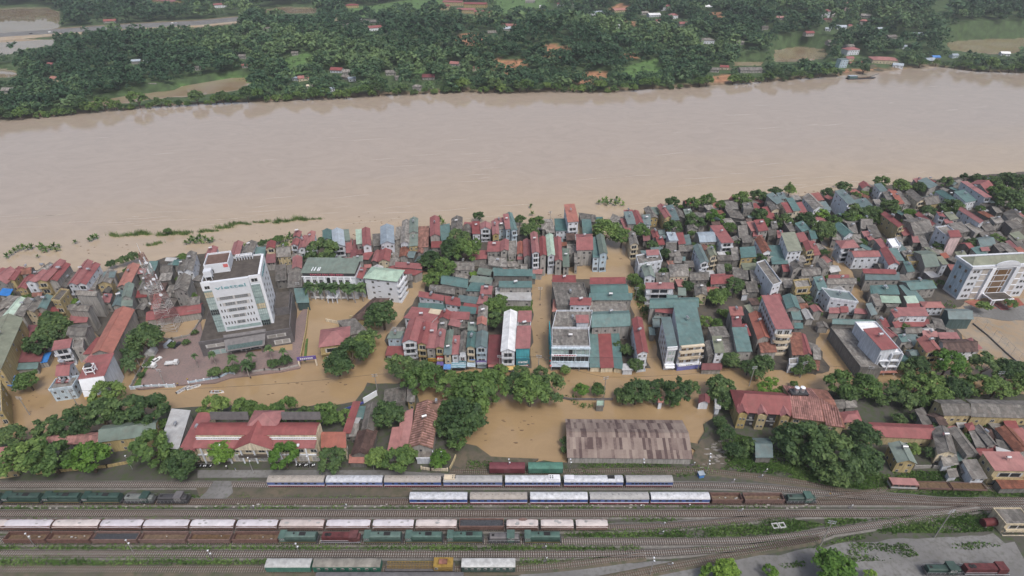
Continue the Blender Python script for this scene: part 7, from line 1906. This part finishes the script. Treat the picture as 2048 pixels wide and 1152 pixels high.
# motorbikes on the platform edge
def bike(x, y, rz, label):
    p = P(x,y,YZ+.02); r = thing('motorbike',label,'motorbike',p,rz,'motorbikes parked at the station')
    for s in (-.6,.6): g = MB(); g.tube((s,-.05,.28),(s,.05,.28),.28,n=10); g.obj('wheel','tyre',r)
    g = MB(); g.tube((-.6,0,.3),(-.1,0,.62),.08,n=5); g.tube((-.1,0,.55),(.45,0,.9),.07,n=5); g.tube((.6,0,.28),(.42,0,.98),.05,n=5); g.box(-.2,-.1,.3,.2,.1,.6); g.obj('frame','car_dark',r); MB().box(-.55,-.14,.66,.12,.14,.78).obj('seat','white_paint' if rnd.random() < .5 else 'tyre',r); MB().box(.38,-.3,.95,.46,.3,1.02).obj('handlebar','steel',r)
for i in range(11): bike(594+i*3.6,931+(i%2),1.4+rnd.uniform(-.2,.2),'motorbike parked in the tight row right of the station portico')
for i in range(9): bike(396+i*3.4,933,1.4+rnd.uniform(-.2,.2),'motorbike parked in the tight row left of the station trees')
# ------------------------------------------------------------------ the far bank
BANK = [(-250,252),(0,243),(50,240),(130,233),(200,226),(300,218),(400,212),(500,208),(600,203),(700,199),(800,193),(870,190),(930,187),(1000,189),(1060,188),(1130,186),(1200,188),(1290,183),(1400,177),(1480,171),(1560,165),(1620,160),(1700,154),(1800,143),(1870,135),(1900,138),(1960,146),(2048,149),(2300,155)]
BW = [P(x,y,0) for x,y in BANK]; BX = np.array([p.x for p in BW]); BY = np.array([p.y+6 for p in BW])
def inside(px, py, poly):
    ins = np.zeros(px.shape,bool); j = len(poly)-1
    for i in range(len(poly)):
        (xi,yi),(xj,yj) = poly[i],poly[j]; ins ^= ((yi > py) != (yj > py)) & (px < (xj-xi)*(py-yi)/(yj-yi+1e-9)+xi); j = i
    return ins
PONDS = [[(-60,20),(40,14),(100,14),(128,24),(118,56),(60,64),(-60,68)],[(-60,80),(110,78),(118,83),(95,92),(40,100),(8,110),(-60,112)],[(-60,135),(30,138),(52,148),(20,155),(-60,158)],[(165,205),(230,196),(285,186),(350,180),(370,170),(420,162),(490,152),(505,160),(502,176),(460,182),(405,190),(350,193),(290,200),(200,212)],
  [(500,25),(560,13),(640,15),(632,26),(560,26)],[(1540,100),(1600,92),(1660,98),(1650,115),(1600,124),(1545,122)],[(1460,124),(1530,122),(1525,132),(1465,131)],[(1880,84),(1950,78),(2100,74),(2100,100),(1985,108),(1900,100)],[(1866,4),(1890,2),(1898,14),(1885,32),(1868,30)]]
EARTH = [[(920,68),(950,64),(968,75),(962,92),(930,94),(915,80)],[(985,118),(1050,118),(1055,145),(1010,152),(985,138)],[(1085,92),(1110,87),(1138,97),(1135,108),(1110,120),(1090,110)],[(1215,18),(1240,6),(1256,10),(1258,20),(1230,24)],[(1252,38),(1276,48),(1272,54),(1250,44)],[(1235,108),(1270,106),(1275,118),(1240,120)],[(1150,145),(1220,145),(1225,160),(1170,172),(1140,160)],[(1415,25),(1445,24),(1450,40),(1415,38)],[(1750,8),(1795,12),(1785,24),(1755,22)],[(1420,152),(1465,150),(1470,165),(1420,172)],[(1690,138),(1790,135),(1800,146),(1710,158),(1690,150)],[(1062,18),(1110,20),(1112,32),(1060,34)]]
FIELD = [[(640,14),(740,12),(840,-4),(900,-4),(880,20),(840,34),(760,36),(700,34)],[(980,-4),(1110,-4),(1100,26),(1010,44),(990,30)],[(0,24),(30,20),(70,26),(60,34),(0,34)],[(1245,135),(1310,118),(1325,130),(1330,160),(1270,168),(1240,160)],[(565,118),(620,104),(640,120),(610,150),(560,150)],[(1375,40),(1410,28),(1412,38),(1385,48)],[(1600,125),(1690,122),(1685,140),(1600,142)],[(1200,55),(1270,55),(1275,66),(1210,68)],[(420,160),(520,150),(560,160),(500,175)],[(285,178),(360,168),(400,165),(340,182)],[(830,138),(860,138),(858,148),(832,148)]]
ROAD_T = [(-80,67),(0,66),(130,57),(260,48),(400,41),(486,33)]; ROAD_B = [(-80,75),(0,74),(130,66),(260,57),(400,50),(486,41)]
ROADWAY = [(x,y-9) for x,y in ROAD_T]+[(x+12,y+14) for x,y in ROAD_B[::-1]]
ROADP = ROAD_T+ROAD_B[::-1]; VERGE = [(x,y-2) for x,y in ROAD_T]+[(x,y+6) for x,y in ROAD_B[::-1]]
HILLS = [(1000,112,15,80),(1150,110,20,80),(800,100,10,110),(1330,105,14,80),(1560,60,18,140),(1800,60,16,150),(350,100,7,150),(650,85,6,150),(1700,15,40,200),(1950,20,45,220),(1250,25,14,120),(900,55,8,100),(1450,70,12,120)]
HC = [(P(x,y,0).x,P(x,y,0).y,h,r) for x,y,h,r in HILLS]
def hgt(x, y):
    d = y-np.interp(x,BX,BY); h = np.clip(d/14,0,1)*2.2+np.clip(d/120,0,1)*1.5
    for cx,cy,hh,r in HC: h = h+hh*np.exp(-((x-cx)**2+((y-cy)*.8)**2)/(r*r))*np.clip((d-10)/60,0,1)
    h = h+np.clip(d/60,0,1)*(1.2*np.sin(x*.021+1)*np.sin(y*.017)+.6*np.sin(x*.05+y*.043))
    px, py = proj(x,y,0*x)
    h = np.where(inside(px,py,ROADWAY),np.minimum(h,1.6),h)
    flat = np.zeros(x.shape)
    for q in PONDS:
        for dy_ in (4,9,15): h = np.where(inside(px,py,[(a,b+dy_) for a,b in q]),np.minimum(h,.35),h)
        flat = np.maximum(flat,inside(px,py,q)*1.0)
    h = np.where(flat > 0,-1.0,h); 
    return np.where(d < 0,-2.0,h)
def terrain():
    st = 8.0; xs = np.arange(-1650,1651,st); ys = np.arange(520,1640,st); X, Y = np.meshgrid(xs,ys); Z = hgt(X,Y); nx, ny = len(xs), len(ys)
    co = np.column_stack([X.ravel(),Y.ravel(),Z.ravel()]); i = np.arange(nx*ny).reshape(ny,nx); f = np.stack([i[:-1,:-1],i[:-1,1:],i[1:,1:],i[1:,:-1]],-1).reshape(-1,4)
    me = bpy.data.meshes.new('hills'); me.vertices.add(len(co)); me.vertices.foreach_set('co',co.astype(np.float32).ravel()); me.loops.add(f.size); me.loops.foreach_set('vertex_index',f.astype(np.int32).ravel()); me.polygons.add(len(f)); me.polygons.foreach_set('loop_start',np.arange(0,f.size,4,dtype=np.int32)); me.update(calc_edges=True)
    px, py = proj(X,Y,Z); c = np.zeros((ny,nx,4)); c[...] = (.045,.078,.028,1); g = np.random.default_rng(4)
    for q in FIELD: c[inside(px,py,q)] = (.075,.145,.04,1)
    for q in EARTH: c[inside(px,py,q)] = (.30,.155,.085,1)
    c[inside(px,py,VERGE)] = (.15,.12,.075,1)
    dd = Y-np.interp(X,BX,BY); c[(dd < 9) & (dd > -10)] = (.16,.12,.075,1)
    a = me.attributes.new('cover','FLOAT_COLOR','POINT'); a.data.foreach_set('color',c.astype(np.float32).ravel())
    m, n, b = nodes('far_land'); L = n.links.new; at = N_(n,"ShaderNodeAttribute"); at.attribute_name = 'cover'; g_ = N_(n,"ShaderNodeNewGeometry"); z = N_(n,"ShaderNodeTexNoise"); z.inputs['Scale'].default_value = .14; z.inputs['Detail'].default_value = 8; L(g_.outputs['Position'],z.inputs['Vector'])
    hv = N_(n,"ShaderNodeHueSaturation"); r = N_(n,"ShaderNodeMapRange"); r.inputs[1].default_value = .3; r.inputs[2].default_value = .7; r.inputs[3].default_value = .6; r.inputs[4].default_value = 1.35; L(z.outputs['Fac'],r.inputs[0]); L(r.outputs[0],hv.inputs['Value']); L(at.outputs['Color'],hv.inputs['Color']); L(hv.outputs[0],b.inputs['Base Color']); b.inputs['Roughness'].default_value = .95; me.materials.append(m)
    for p in me.polygons: p.use_smooth = True
    kind(link('hills',me),'structure')
terrain()
for q in PONDS: sheet('pond',q,.06,'pond_water',1.5,-.5,6.0)
def gz(x, y): return float(hgt(np.array([x]),np.array([y]))[0])
def ground_at(px, py):
    z = 2.0
    for _ in range(6): p = P(px,py,z); z = .5*z+.5*max(0.3,gz(p.x,p.y))
    return P(px,py,z)
# embanked road
def road():
    m = MB(); t = [P(x,y,4.0) for x,y in ROAD_T]; b = [P(x,y,4.0) for x,y in ROAD_B]
    for i in range(len(t)-1):
        m.k = 0; m.face([b[i],b[i+1],t[i+1],t[i]]); m.k = 1
        for q in (t,b): o = 6 if q is t else -9; a, c = q[i], q[i+1]; m.face([(a.x,a.y+o,-1),(c.x,c.y+o,-1),c,a] if q is b else [a,c,(c.x,c.y+o,-1),(a.x,a.y+o,-1)])
    kind(m.obj('road',['grey_gravel','courtyard']),'structure')
    m = MB()
    for i in range(len(t)-1):
        A, B = t[i].lerp(b[i],.5), t[i+1].lerp(b[i+1],.5); n = max(1,int((B-A).length/9))
        for k in range(n): p, q = A.lerp(B,k/n), A.lerp(B,(k+.45)/n); m.face([(p.x,p.y-.15,4.006),(q.x,q.y-.15,4.006),(q.x,q.y+.15,4.006),(p.x,p.y+.15,4.006)])
    kind(m.obj('road_marking','white_paint'),'structure')
    for i,(x,y,m_,l) in enumerate(((100,65,'car_white','white car on the far embankment road left end'),(345,47,'car_white','white car on the far embankment road by the trees'),(352,47,'car_silver','silver car behind the white one on the far road'),(62,68,'car_dark','dark car on the far embankment road'))):
        p = P(x,y,4.02); r = thing('parked_car',l,'car',p,.35); g = MB(); g.extrude_x([(.85,.3),(.87,.95),(.7,1.5),(-.7,1.5),(-.87,.95),(-.85,.3)],-2.1,1.4); g.obj('body',m_,r); g = MB(); g.box(1.4,-.85,.3,2.3,.85,.95); g.obj('bonnet',m_,r); wheels(r,(-1.3,1.4),.8,.33)
road()
# farmhouses across the river
FARM = []; FARMPX = []
def farm(x, y, w_, rc, wc, ty='w', h=3.6, lab=None, ratio=.62, rz=None):
    p = ground_at(x,y); wm = w_*depth(p)/F; d = wm*ratio; wm = max(wm,5); r = thing('farmhouse','','farmhouse',(p.x,p.y,p.z-.3),rnd.uniform(-.5,.5) if rz is None else rz,'houses across the river')
    a = wm/2; m = MB(); m.box(-a,0,-1,a,d,h); rf = MB(); k = min(d*.3,2.4)
    if ty == 'w':
        rf.slab([(-a-.5,-.6,h-.1),(a+.5,-.6,h-.1),(a+.5,d/2,h+k),(-a-.5,d/2,h+k)],.15); rf.slab([(a+.5,d+.6,h-.1),(-a-.5,d+.6,h-.1),(-a-.5,d/2,h+k),(a+.5,d/2,h+k)],.15)
        for s in (-a,a): m.face([(s,0,h),(s,d,h),(s,d/2,h+k-.15)])
    elif ty == 'f': rf.box(-a-.2,-.2,h,a+.2,d+.2,h+.4)
    else:
        ap, aq = (-a*.4,d/2,h+k), (a*.4,d/2,h+k); A,B,C,E_ = (-a-.6,-.6,h),(a+.6,-.6,h),(a+.6,d+.6,h),(-a-.6,d+.6,h)
        for f_ in ([A,B,aq,ap],[B,C,aq],[C,E_,ap,aq],[E_,A,ap]): rf.slab(f_,.15)
    m.obj('wall','wall_'+wc,r); rf.obj('roof','roof_'+rc,r)
    n = max(2,int(wm/3.5))
    for f_ in range(max(1,int(h/3.2))):
        for i in range(n): window(r,-a+wm*(i+.5)/n,0,.9+f_*3.2,1.2,1.4)
    FARM.append((p.x,p.y,max(wm,d)*.62)); FARMPX.append((x-w_*.55,x+w_*.55,y-w_*.32-2,y+1)); 
    if lab: r['label'] = lab
    else: auto(r,f"{'tall ' if h > 6 else ''}{WALLC[wc][1]} farmhouse with {ROOFC[rc][1]} roof",p.x,p.y)
for q in '''100 134 14 R g;108 163 18 O c;15 187 22 G g;273 128 16 S g;292 126 8 W w;485 118 16 G g;490 136 10 P g;306 176 14 G k;397 141 12 D g;220 46 22 P g;325 5 60 R y;438 16 26 R w h 6;668 42 12 O c h 9;690 56 20 G g;705 16 24 R y h 5;730 47 20 G g;718 41 8 W w f;748 48 18 D g;752 62 26 R w w 5;535 63 18 G g;590 111 12 G g;672 146 24 R w;697 150 22 G g;705 163 14 S w;690 160 18 G k;608 162 20 P c;590 162 12 S w;782 151 20 D g;857 160 24 A g;833 182 16 G g h 5;745 181 14 G g;797 160 12 D g;951 142 12 R c;908 133 18 P g;665 183 10 S w;620 178 12 C g;985 70 18 G g;1018 56 28 P c;1012 62 22 S g;1083 20 9 W w f 8;1195 30 30 S w;1243 24 30 O y;1332 21 18 R w w 7;1347 38 18 R w h 6;1318 46 12 R c;1310 34 24 W w;1290 30 16 G g;1368 52 18 P g;1415 17 16 W w;1415 88 26 G w h 5;1448 140 16 R c;1428 145 18 D g;1495 146 30 D g;1235 57 14 W w;1203 58 8 W w;1480 90 14 G g;1650 36 16 R w h 10;1668 34 14 G g;1655 44 14 R c;1620 71 18 R g;1655 62 10 S w;1683 59 18 S w;1700 56 10 R c;1665 89 18 D g;1785 79 20 D g;1835 74 18 S g;1805 98 14 S w;1700 98 18 G g;1705 110 28 R w h 7;1685 136 18 Q b f 10;1700 122 16 R c;1770 128 48 P c h 5;1795 136 18 S w;1862 126 24 S c;1872 120 16 U g;1910 116 14 S b;1512 146 26 D g;1695 22 12 P p w 11;1726 50 14 P g h 6;1730 36 16 G g;1760 62 12 S g;2010 112 16 W w;1060 6 18 G g;1150 14 14 G g;1120 12 12 R w;1270 70 14 G g;1530 60 14 D g;1560 40 14 P g'''.split(';'):
    q = q.split(); farm(float(q[0]),float(q[1]),float(q[2]),q[3],q[4],q[5] if len(q) > 5 else 'w',float(q[6]) if len(q) > 6 else 3.6)
for x,y,w_,l in ((905,12,40,'yellow school block with red roof, leftmost by the far rice field'),(932,28,36,'yellow two floor school block with red roof and white columns'),(965,33,34,'yellow school block with red roof at the right end'),(885,20,28,'red roofed school block half hidden by trees'),(950,16,46,'long red roofed school block behind the white columned one')): farm(x,y,w_,'R','y','w',7.5,l,.35,-.15)
for x,y,l in ((1700,128,'orange excavator left end of the far sand yard'),(1712,128,'orange loader in the middle of the far sand yard'),(1722,126,'orange digger by the big red roof')):
    p = ground_at(x,y); r = thing('excavator',l,'excavator',(p.x,p.y,p.z),.4,'diggers in the sand yard'); MB().box(-2,-1.3,0,2,1.3,.9).obj('tracks','dark_metal',r); MB().box(-2.2,-1.2,.95,1.0,1.2,2.6).obj('body','roof_O',r); g = MB(); g.tube((1,0,2),(4.5,0,4.6),.3,n=5); g.tube((4.5,0,4.6),(6.5,0,1.2),.25,n=5); g.obj('boom','crane_yellow',r)
for i,(x,y,rx,ry,hh) in enumerate(((1735,136,9,4,3),(1755,140,8,4,2.6),(1745,132,7,4,2.6),(1452,138,12,5,3))):
    p = ground_at(x,y); g = MB(); n = 14
    for k in range(4):
        r0,r1 = 1-k/4,1-(k+1)/4
        for j in range(n): a,b = 2*math.pi*j/n,2*math.pi*(j+1)/n; g.face([(rx*r0*math.cos(a),ry*r0*math.sin(a),hh*k/4-.3),(rx*r0*math.cos(b),ry*r0*math.sin(b),hh*k/4-.3),(rx*r1*math.cos(b),ry*r1*math.sin(b),hh*(k+1)/4-.3),(rx*r1*math.cos(a),ry*r1*math.sin(a),hh*(k+1)/4-.3)])
    o = g.obj('sand_pile','mud'); o.location = p; o['label'] = ['low grey sand pile nearest the barge','small sand pile right of the barge','sand pile below the big red far roof','grey gravel pile at the far bank hamlet'][i]; o['category'] = 'sand pile'
# trees of the far bank: the waterside row one by one, the wood behind as one mass
FT = 0
def far_tree(p, r, m, shape, desc):
    nm = 'bush' if shape == 'bush' else 'tree'; root = thing(nm,'',nm,(p[0],p[1],p[2]),rnd.uniform(0,6.28),'waterside trees of the far bank'); root.scale = (r,r,r*rnd.uniform(.85,1.15))
    link('crown',crown_me(shape,rnd.randrange(len(CROWN[shape])),m),root); (link('trunk',rnd.choice(TRUNK),root) if shape != 'bush' else None); auto(root,desc,p[0],p[1])
xpx = -12.0
while xpx < 2062 and FT < 118:
    if not (1690 < xpx < 1800 and rnd.random() < .75) and not (1415 < xpx < 1470 and rnd.random() < .6) and not (1800 < xpx < 1870 and rnd.random() < .4):
        yb = np.interp(xpx,[b[0] for b in BANK],[b[1] for b in BANK]); p = P(xpx,yb-3.0,1.0); r = rnd.uniform(3.6,8.2); p.y += r*.55; sh = rnd.choice(('round','clumpy','clumpy','bush')); m = rnd.choice(('leaf_green','leaf_dark','leaf_green'))
        sz = 'large' if r > 6.6 else 'small' if r < 4.8 else 'medium'
        far_tree((p.x,p.y,gz(p.x,p.y)-.5 if sh != 'bush' else .2),r,m,sh,f"{sz} {'low bushy' if sh == 'bush' else DESC[sh]} waterside tree"); FT += 1
    xpx += rnd.uniform(13,22)
def forest():
    g = np.random.default_rng(12); protos = []
    for s in range(6): protos.append(crown_quads(70+s,13,11,.22,.85,.85,-.3,(.28,.46)))
    tall = [crown_quads(90+s,12,10,.2,1.35,.7,-.6,(.25,.4)) for s in range(3)]
    P0 = []
    y = 545.0
    fq, ft = frond_quads(9,1.0,.5,.34,77,1.0,.55,3); tall[2] = (fq*np.array([1,1,1.0]), np.clip(ft,0,1)); protos[5] = crown_quads(99,26,9,.16,.6,1.0,-.2,(.22,.4))
    while y < 1560:
        sp = 8.2+(y-545)*.0085; xs = np.arange(-1.12*(y*.92+90),1.12*(y*.92+90),sp); n = len(xs); P0.append(np.column_stack([xs+g.uniform(-.5,.5,n)*sp,y+g.uniform(-.5,.5,n)*sp,np.full(n,sp)])); y += sp*.92
    p = np.concatenate(P0); d = p[:,1]-np.interp(p[:,0],BX,BY); z = hgt(p[:,0],p[:,1]); px, py = proj(p[:,0],p[:,1],z); keep = (d > 2) & (z > -.5) & (px > -70) & (px < 2120)
    open_ = np.zeros(len(p),bool)
    for q in FIELD+EARTH: open_ |= inside(px,py,q)
    keep &= ~(open_ & (g.random(len(p)) > .28)); keep &= ~inside(px,py,VERGE); keep &= ~inside(px,py,[(x,y+6) for x,y in VERGE])
    pond = np.zeros(len(p),bool); _, py2 = proj(p[:,0],p[:,1],z+9)
    for q in PONDS: pond |= inside(px,py,[(x,y+2) for x,y in q])|inside(px,py2,q)
    keep &= ~pond
    near_house = np.zeros(len(p),bool)
    for fx,fy,fr in FARM:
        keep &= ~((np.abs(p[:,0]-fx) < fr+3) & (p[:,1] > fy-fr-4) & (p[:,1] < fy+fr+4)); near_house |= (np.abs(p[:,0]-fx-(fy-p[:,1])*fx/fy*-1) < fr+2) & (p[:,1] > fy-fr-30) & (p[:,1] < fy)
    n1 = np.sin(p[:,0]*.013+2*np.sin(p[:,1]*.007))+np.sin(p[:,1]*.021+p[:,0]*.009)
    scrub = ((n1 < -1.55)&(g.random(len(p)) < .5))|near_house|open_
    p, z, n1, scrub = p[keep], z[keep], n1[keep], scrub[keep]; n = len(p); r = p[:,2]*g.uniform(.38,1.0,n); low = g.random(n) < .22; r = np.where(low,r*.6,r); r = np.where(scrub,np.minimum(r*.4,2.2),r)
    db = p[:,1]-np.interp(p[:,0],BX,BY); tone = np.clip(.36+.19*n1+g.normal(size=n)*.17+.07*np.exp(-db/45)+np.where(scrub,.2,0),.02,.98); tl = (np.sin(p[:,0]*.01+1.7)+np.sin(p[:,1]*.016) > .7) & (g.random(n) < .7)
    left = g.random(n) > .06
    for s_ in (1,.75,.75,.72,.7,.65):
        hide = np.zeros(n,bool)
        for f_ in (.3,.6,.85,1.05):
            tx, ty = proj(p[:,0],p[:,1],z+2.0*r*f_)
            for q in PONDS+[ROADP,[(x,y+3) for x,y in ROADP]]: hide |= inside(tx,ty,q)
            for a_,b_,c_,d_ in FARMPX: hide |= (tx > a_)&(tx < b_)&(ty > c_)&(ty < d_)
        r = np.where(hide&left,r*s_*.98,r)
    r = np.maximum(r,.8)
    kind_i = np.where(tl,6+g.integers(0,3,n),g.integers(0,6,n)); co, ti = [], []
    for k in range(9):
        Q, T = (protos+tall)[k]; s = np.where(kind_i == k)[0]
        if not len(s): continue
        a = g.uniform(0,6.28,len(s)); c, sn = np.cos(a), np.sin(a); R3 = np.zeros((len(s),3,3)); R3[:,0,0] = c; R3[:,0,1] = -sn; R3[:,1,0] = sn; R3[:,1,1] = c; R3[:,2,2] = 1
        V_ = np.einsum('nij,qvj->nqvi',R3,Q+np.array([0,0,1.05 if k < 6 else 1.7]))*r[s][:,None,None,None]+np.column_stack([p[s,:2],z[s]])[:,None,None,:]
        co.append(V_.reshape(-1,4,3)); ti.append(np.clip(T[None,:]*.6-.2+tone[s][:,None],0,1).ravel())
    co, ti = np.concatenate(co), np.concatenate(ti); print('forest trees',n,'quads',len(co))
    kind(link('far_forest',quads_mesh('far_forest',co,ti,'leaf_far')),'stuff')
forest()
# ------------------------------------------------------------------ labels: which one is it, told from what stands near
LMK = [('the white office tower',480,620),('the radio mast',340,640),('the long palm hotel',670,560),('the pale-green-roofed hotel',770,570),('the flooded courtyard',660,640),('the row of shops',860,690),('the white sheet roof',1020,670),('the flat-roofed restaurant',1145,700),('the teal and red sheds',1220,680),('the teal corner block',1375,660),('the narrow red-roofed hotel',1560,640),('the columned white house',1770,690),('the five storey block',1960,570),('the flooded schoolyard',1990,670),('the railway station',530,880),('the patchwork warehouse',1255,880),('the yellow depot',1570,820),('the big olive roof',20,660),('the long orange roof',205,670),('the car park',350,720),('the green-gabled cottage',1805,905),('the pink-roofed yellow block',2020,920),('the tall orange riverside house',1140,430),('the white slab house',1685,400),('the big teal riverside roof',1880,395),('the flooded side street',1265,580),('the brown flooded lane',1700,600),('the walled garden yard',1035,612),('the teal-awning hall',1022,560),('the riverside reeds',520,445),('the left riverside roofs',110,550),('the grey riverside gable',912,455),('the modern grey terrace',1675,595),('the sand barge',1722,157),('the far school',930,25),('the far road',250,55),('the two far ponds',60,95),('the bare earth cutting',1110,100),('the far left bank',120,215),('the long far pond',380,180),('the middle far bank',800,180),('the far bank hill',1150,130),('the green far slope',1290,150),('the far hamlet',1480,140),('the far right pond',1980,90),('the white far villa',1650,35),('the bottom edge trees',1600,1140),('the gravel road',1700,1095),('the coal wagon',960,1045),('the yellow crane',850,1135),('the box wagons',1050,932),('the old railcar',1800,965),('the left locomotives',200,990),('the upper coaches',900,960),('the striped-roof garden',850,850),('the yellow red-roofed house',665,675),('the orange hall yard',130,775),('the tall white slab',1080,500),('the stone ruin slab',1225,440),('the big dark crowns',1650,900),('the street trees',1900,760)]
LW = [(n,P(x,y,3.0)) for n,x,y in LMK]
ORD = ['nearest','second nearest','third nearest','fourth nearest','fifth nearest','sixth nearest','seventh nearest','eighth nearest','ninth nearest','tenth nearest','eleventh nearest','twelfth nearest']
groups = {}
for o, desc, x, y in THINGS:
    n, q = min(LW, key=lambda t: math.hypot(t[1].x-x, (t[1].y-y)*.8)/(1+.0006*t[1].y)); dx, dy = x-q.x, (y-q.y)*.6
    d = math.hypot(dx,dy)
    way = 'right beside' if d < 3 else (('behind' if dy > 0 else 'before') if abs(dy) > abs(dx) else ('right of' if dx > 0 else 'left of'))
    groups.setdefault((desc,way,n),[]).append((d,o))
for (desc,way,n), L_ in groups.items():
    L_.sort(key=lambda t: t[0])
    for i,(d,o) in enumerate(L_):
        where = f"{way} {n}"
        o['label'] = f"{desc}, {ORD[min(i,11)]} {where}" if len(L_) > 1 else f"{desc}, {where}"
for o in SC.objects:
    if o.get('label') is not None and o.get('label') == '': print('NO LABEL', o.name)
# ------------------------------------------------------------------ haze
m = bpy.data.materials.new('haze'); m.use_nodes = True; n = m.node_tree; n.nodes.clear(); v = n.nodes.new("ShaderNodeVolumePrincipled"); v.inputs['Color'].default_value = (.86,.90,.98,1); v.inputs['Density'].default_value = HAZE_D; v.inputs['Anisotropy'].default_value = 0.2
n.links.new(v.outputs[0], n.nodes.new("ShaderNodeOutputMaterial").inputs['Volume']); MATS['haze'] = m
if HAZE_D > 0: kind(MB().box(-1950,-60,-6,1950,1950,176).obj('haze','haze'),'stuff')
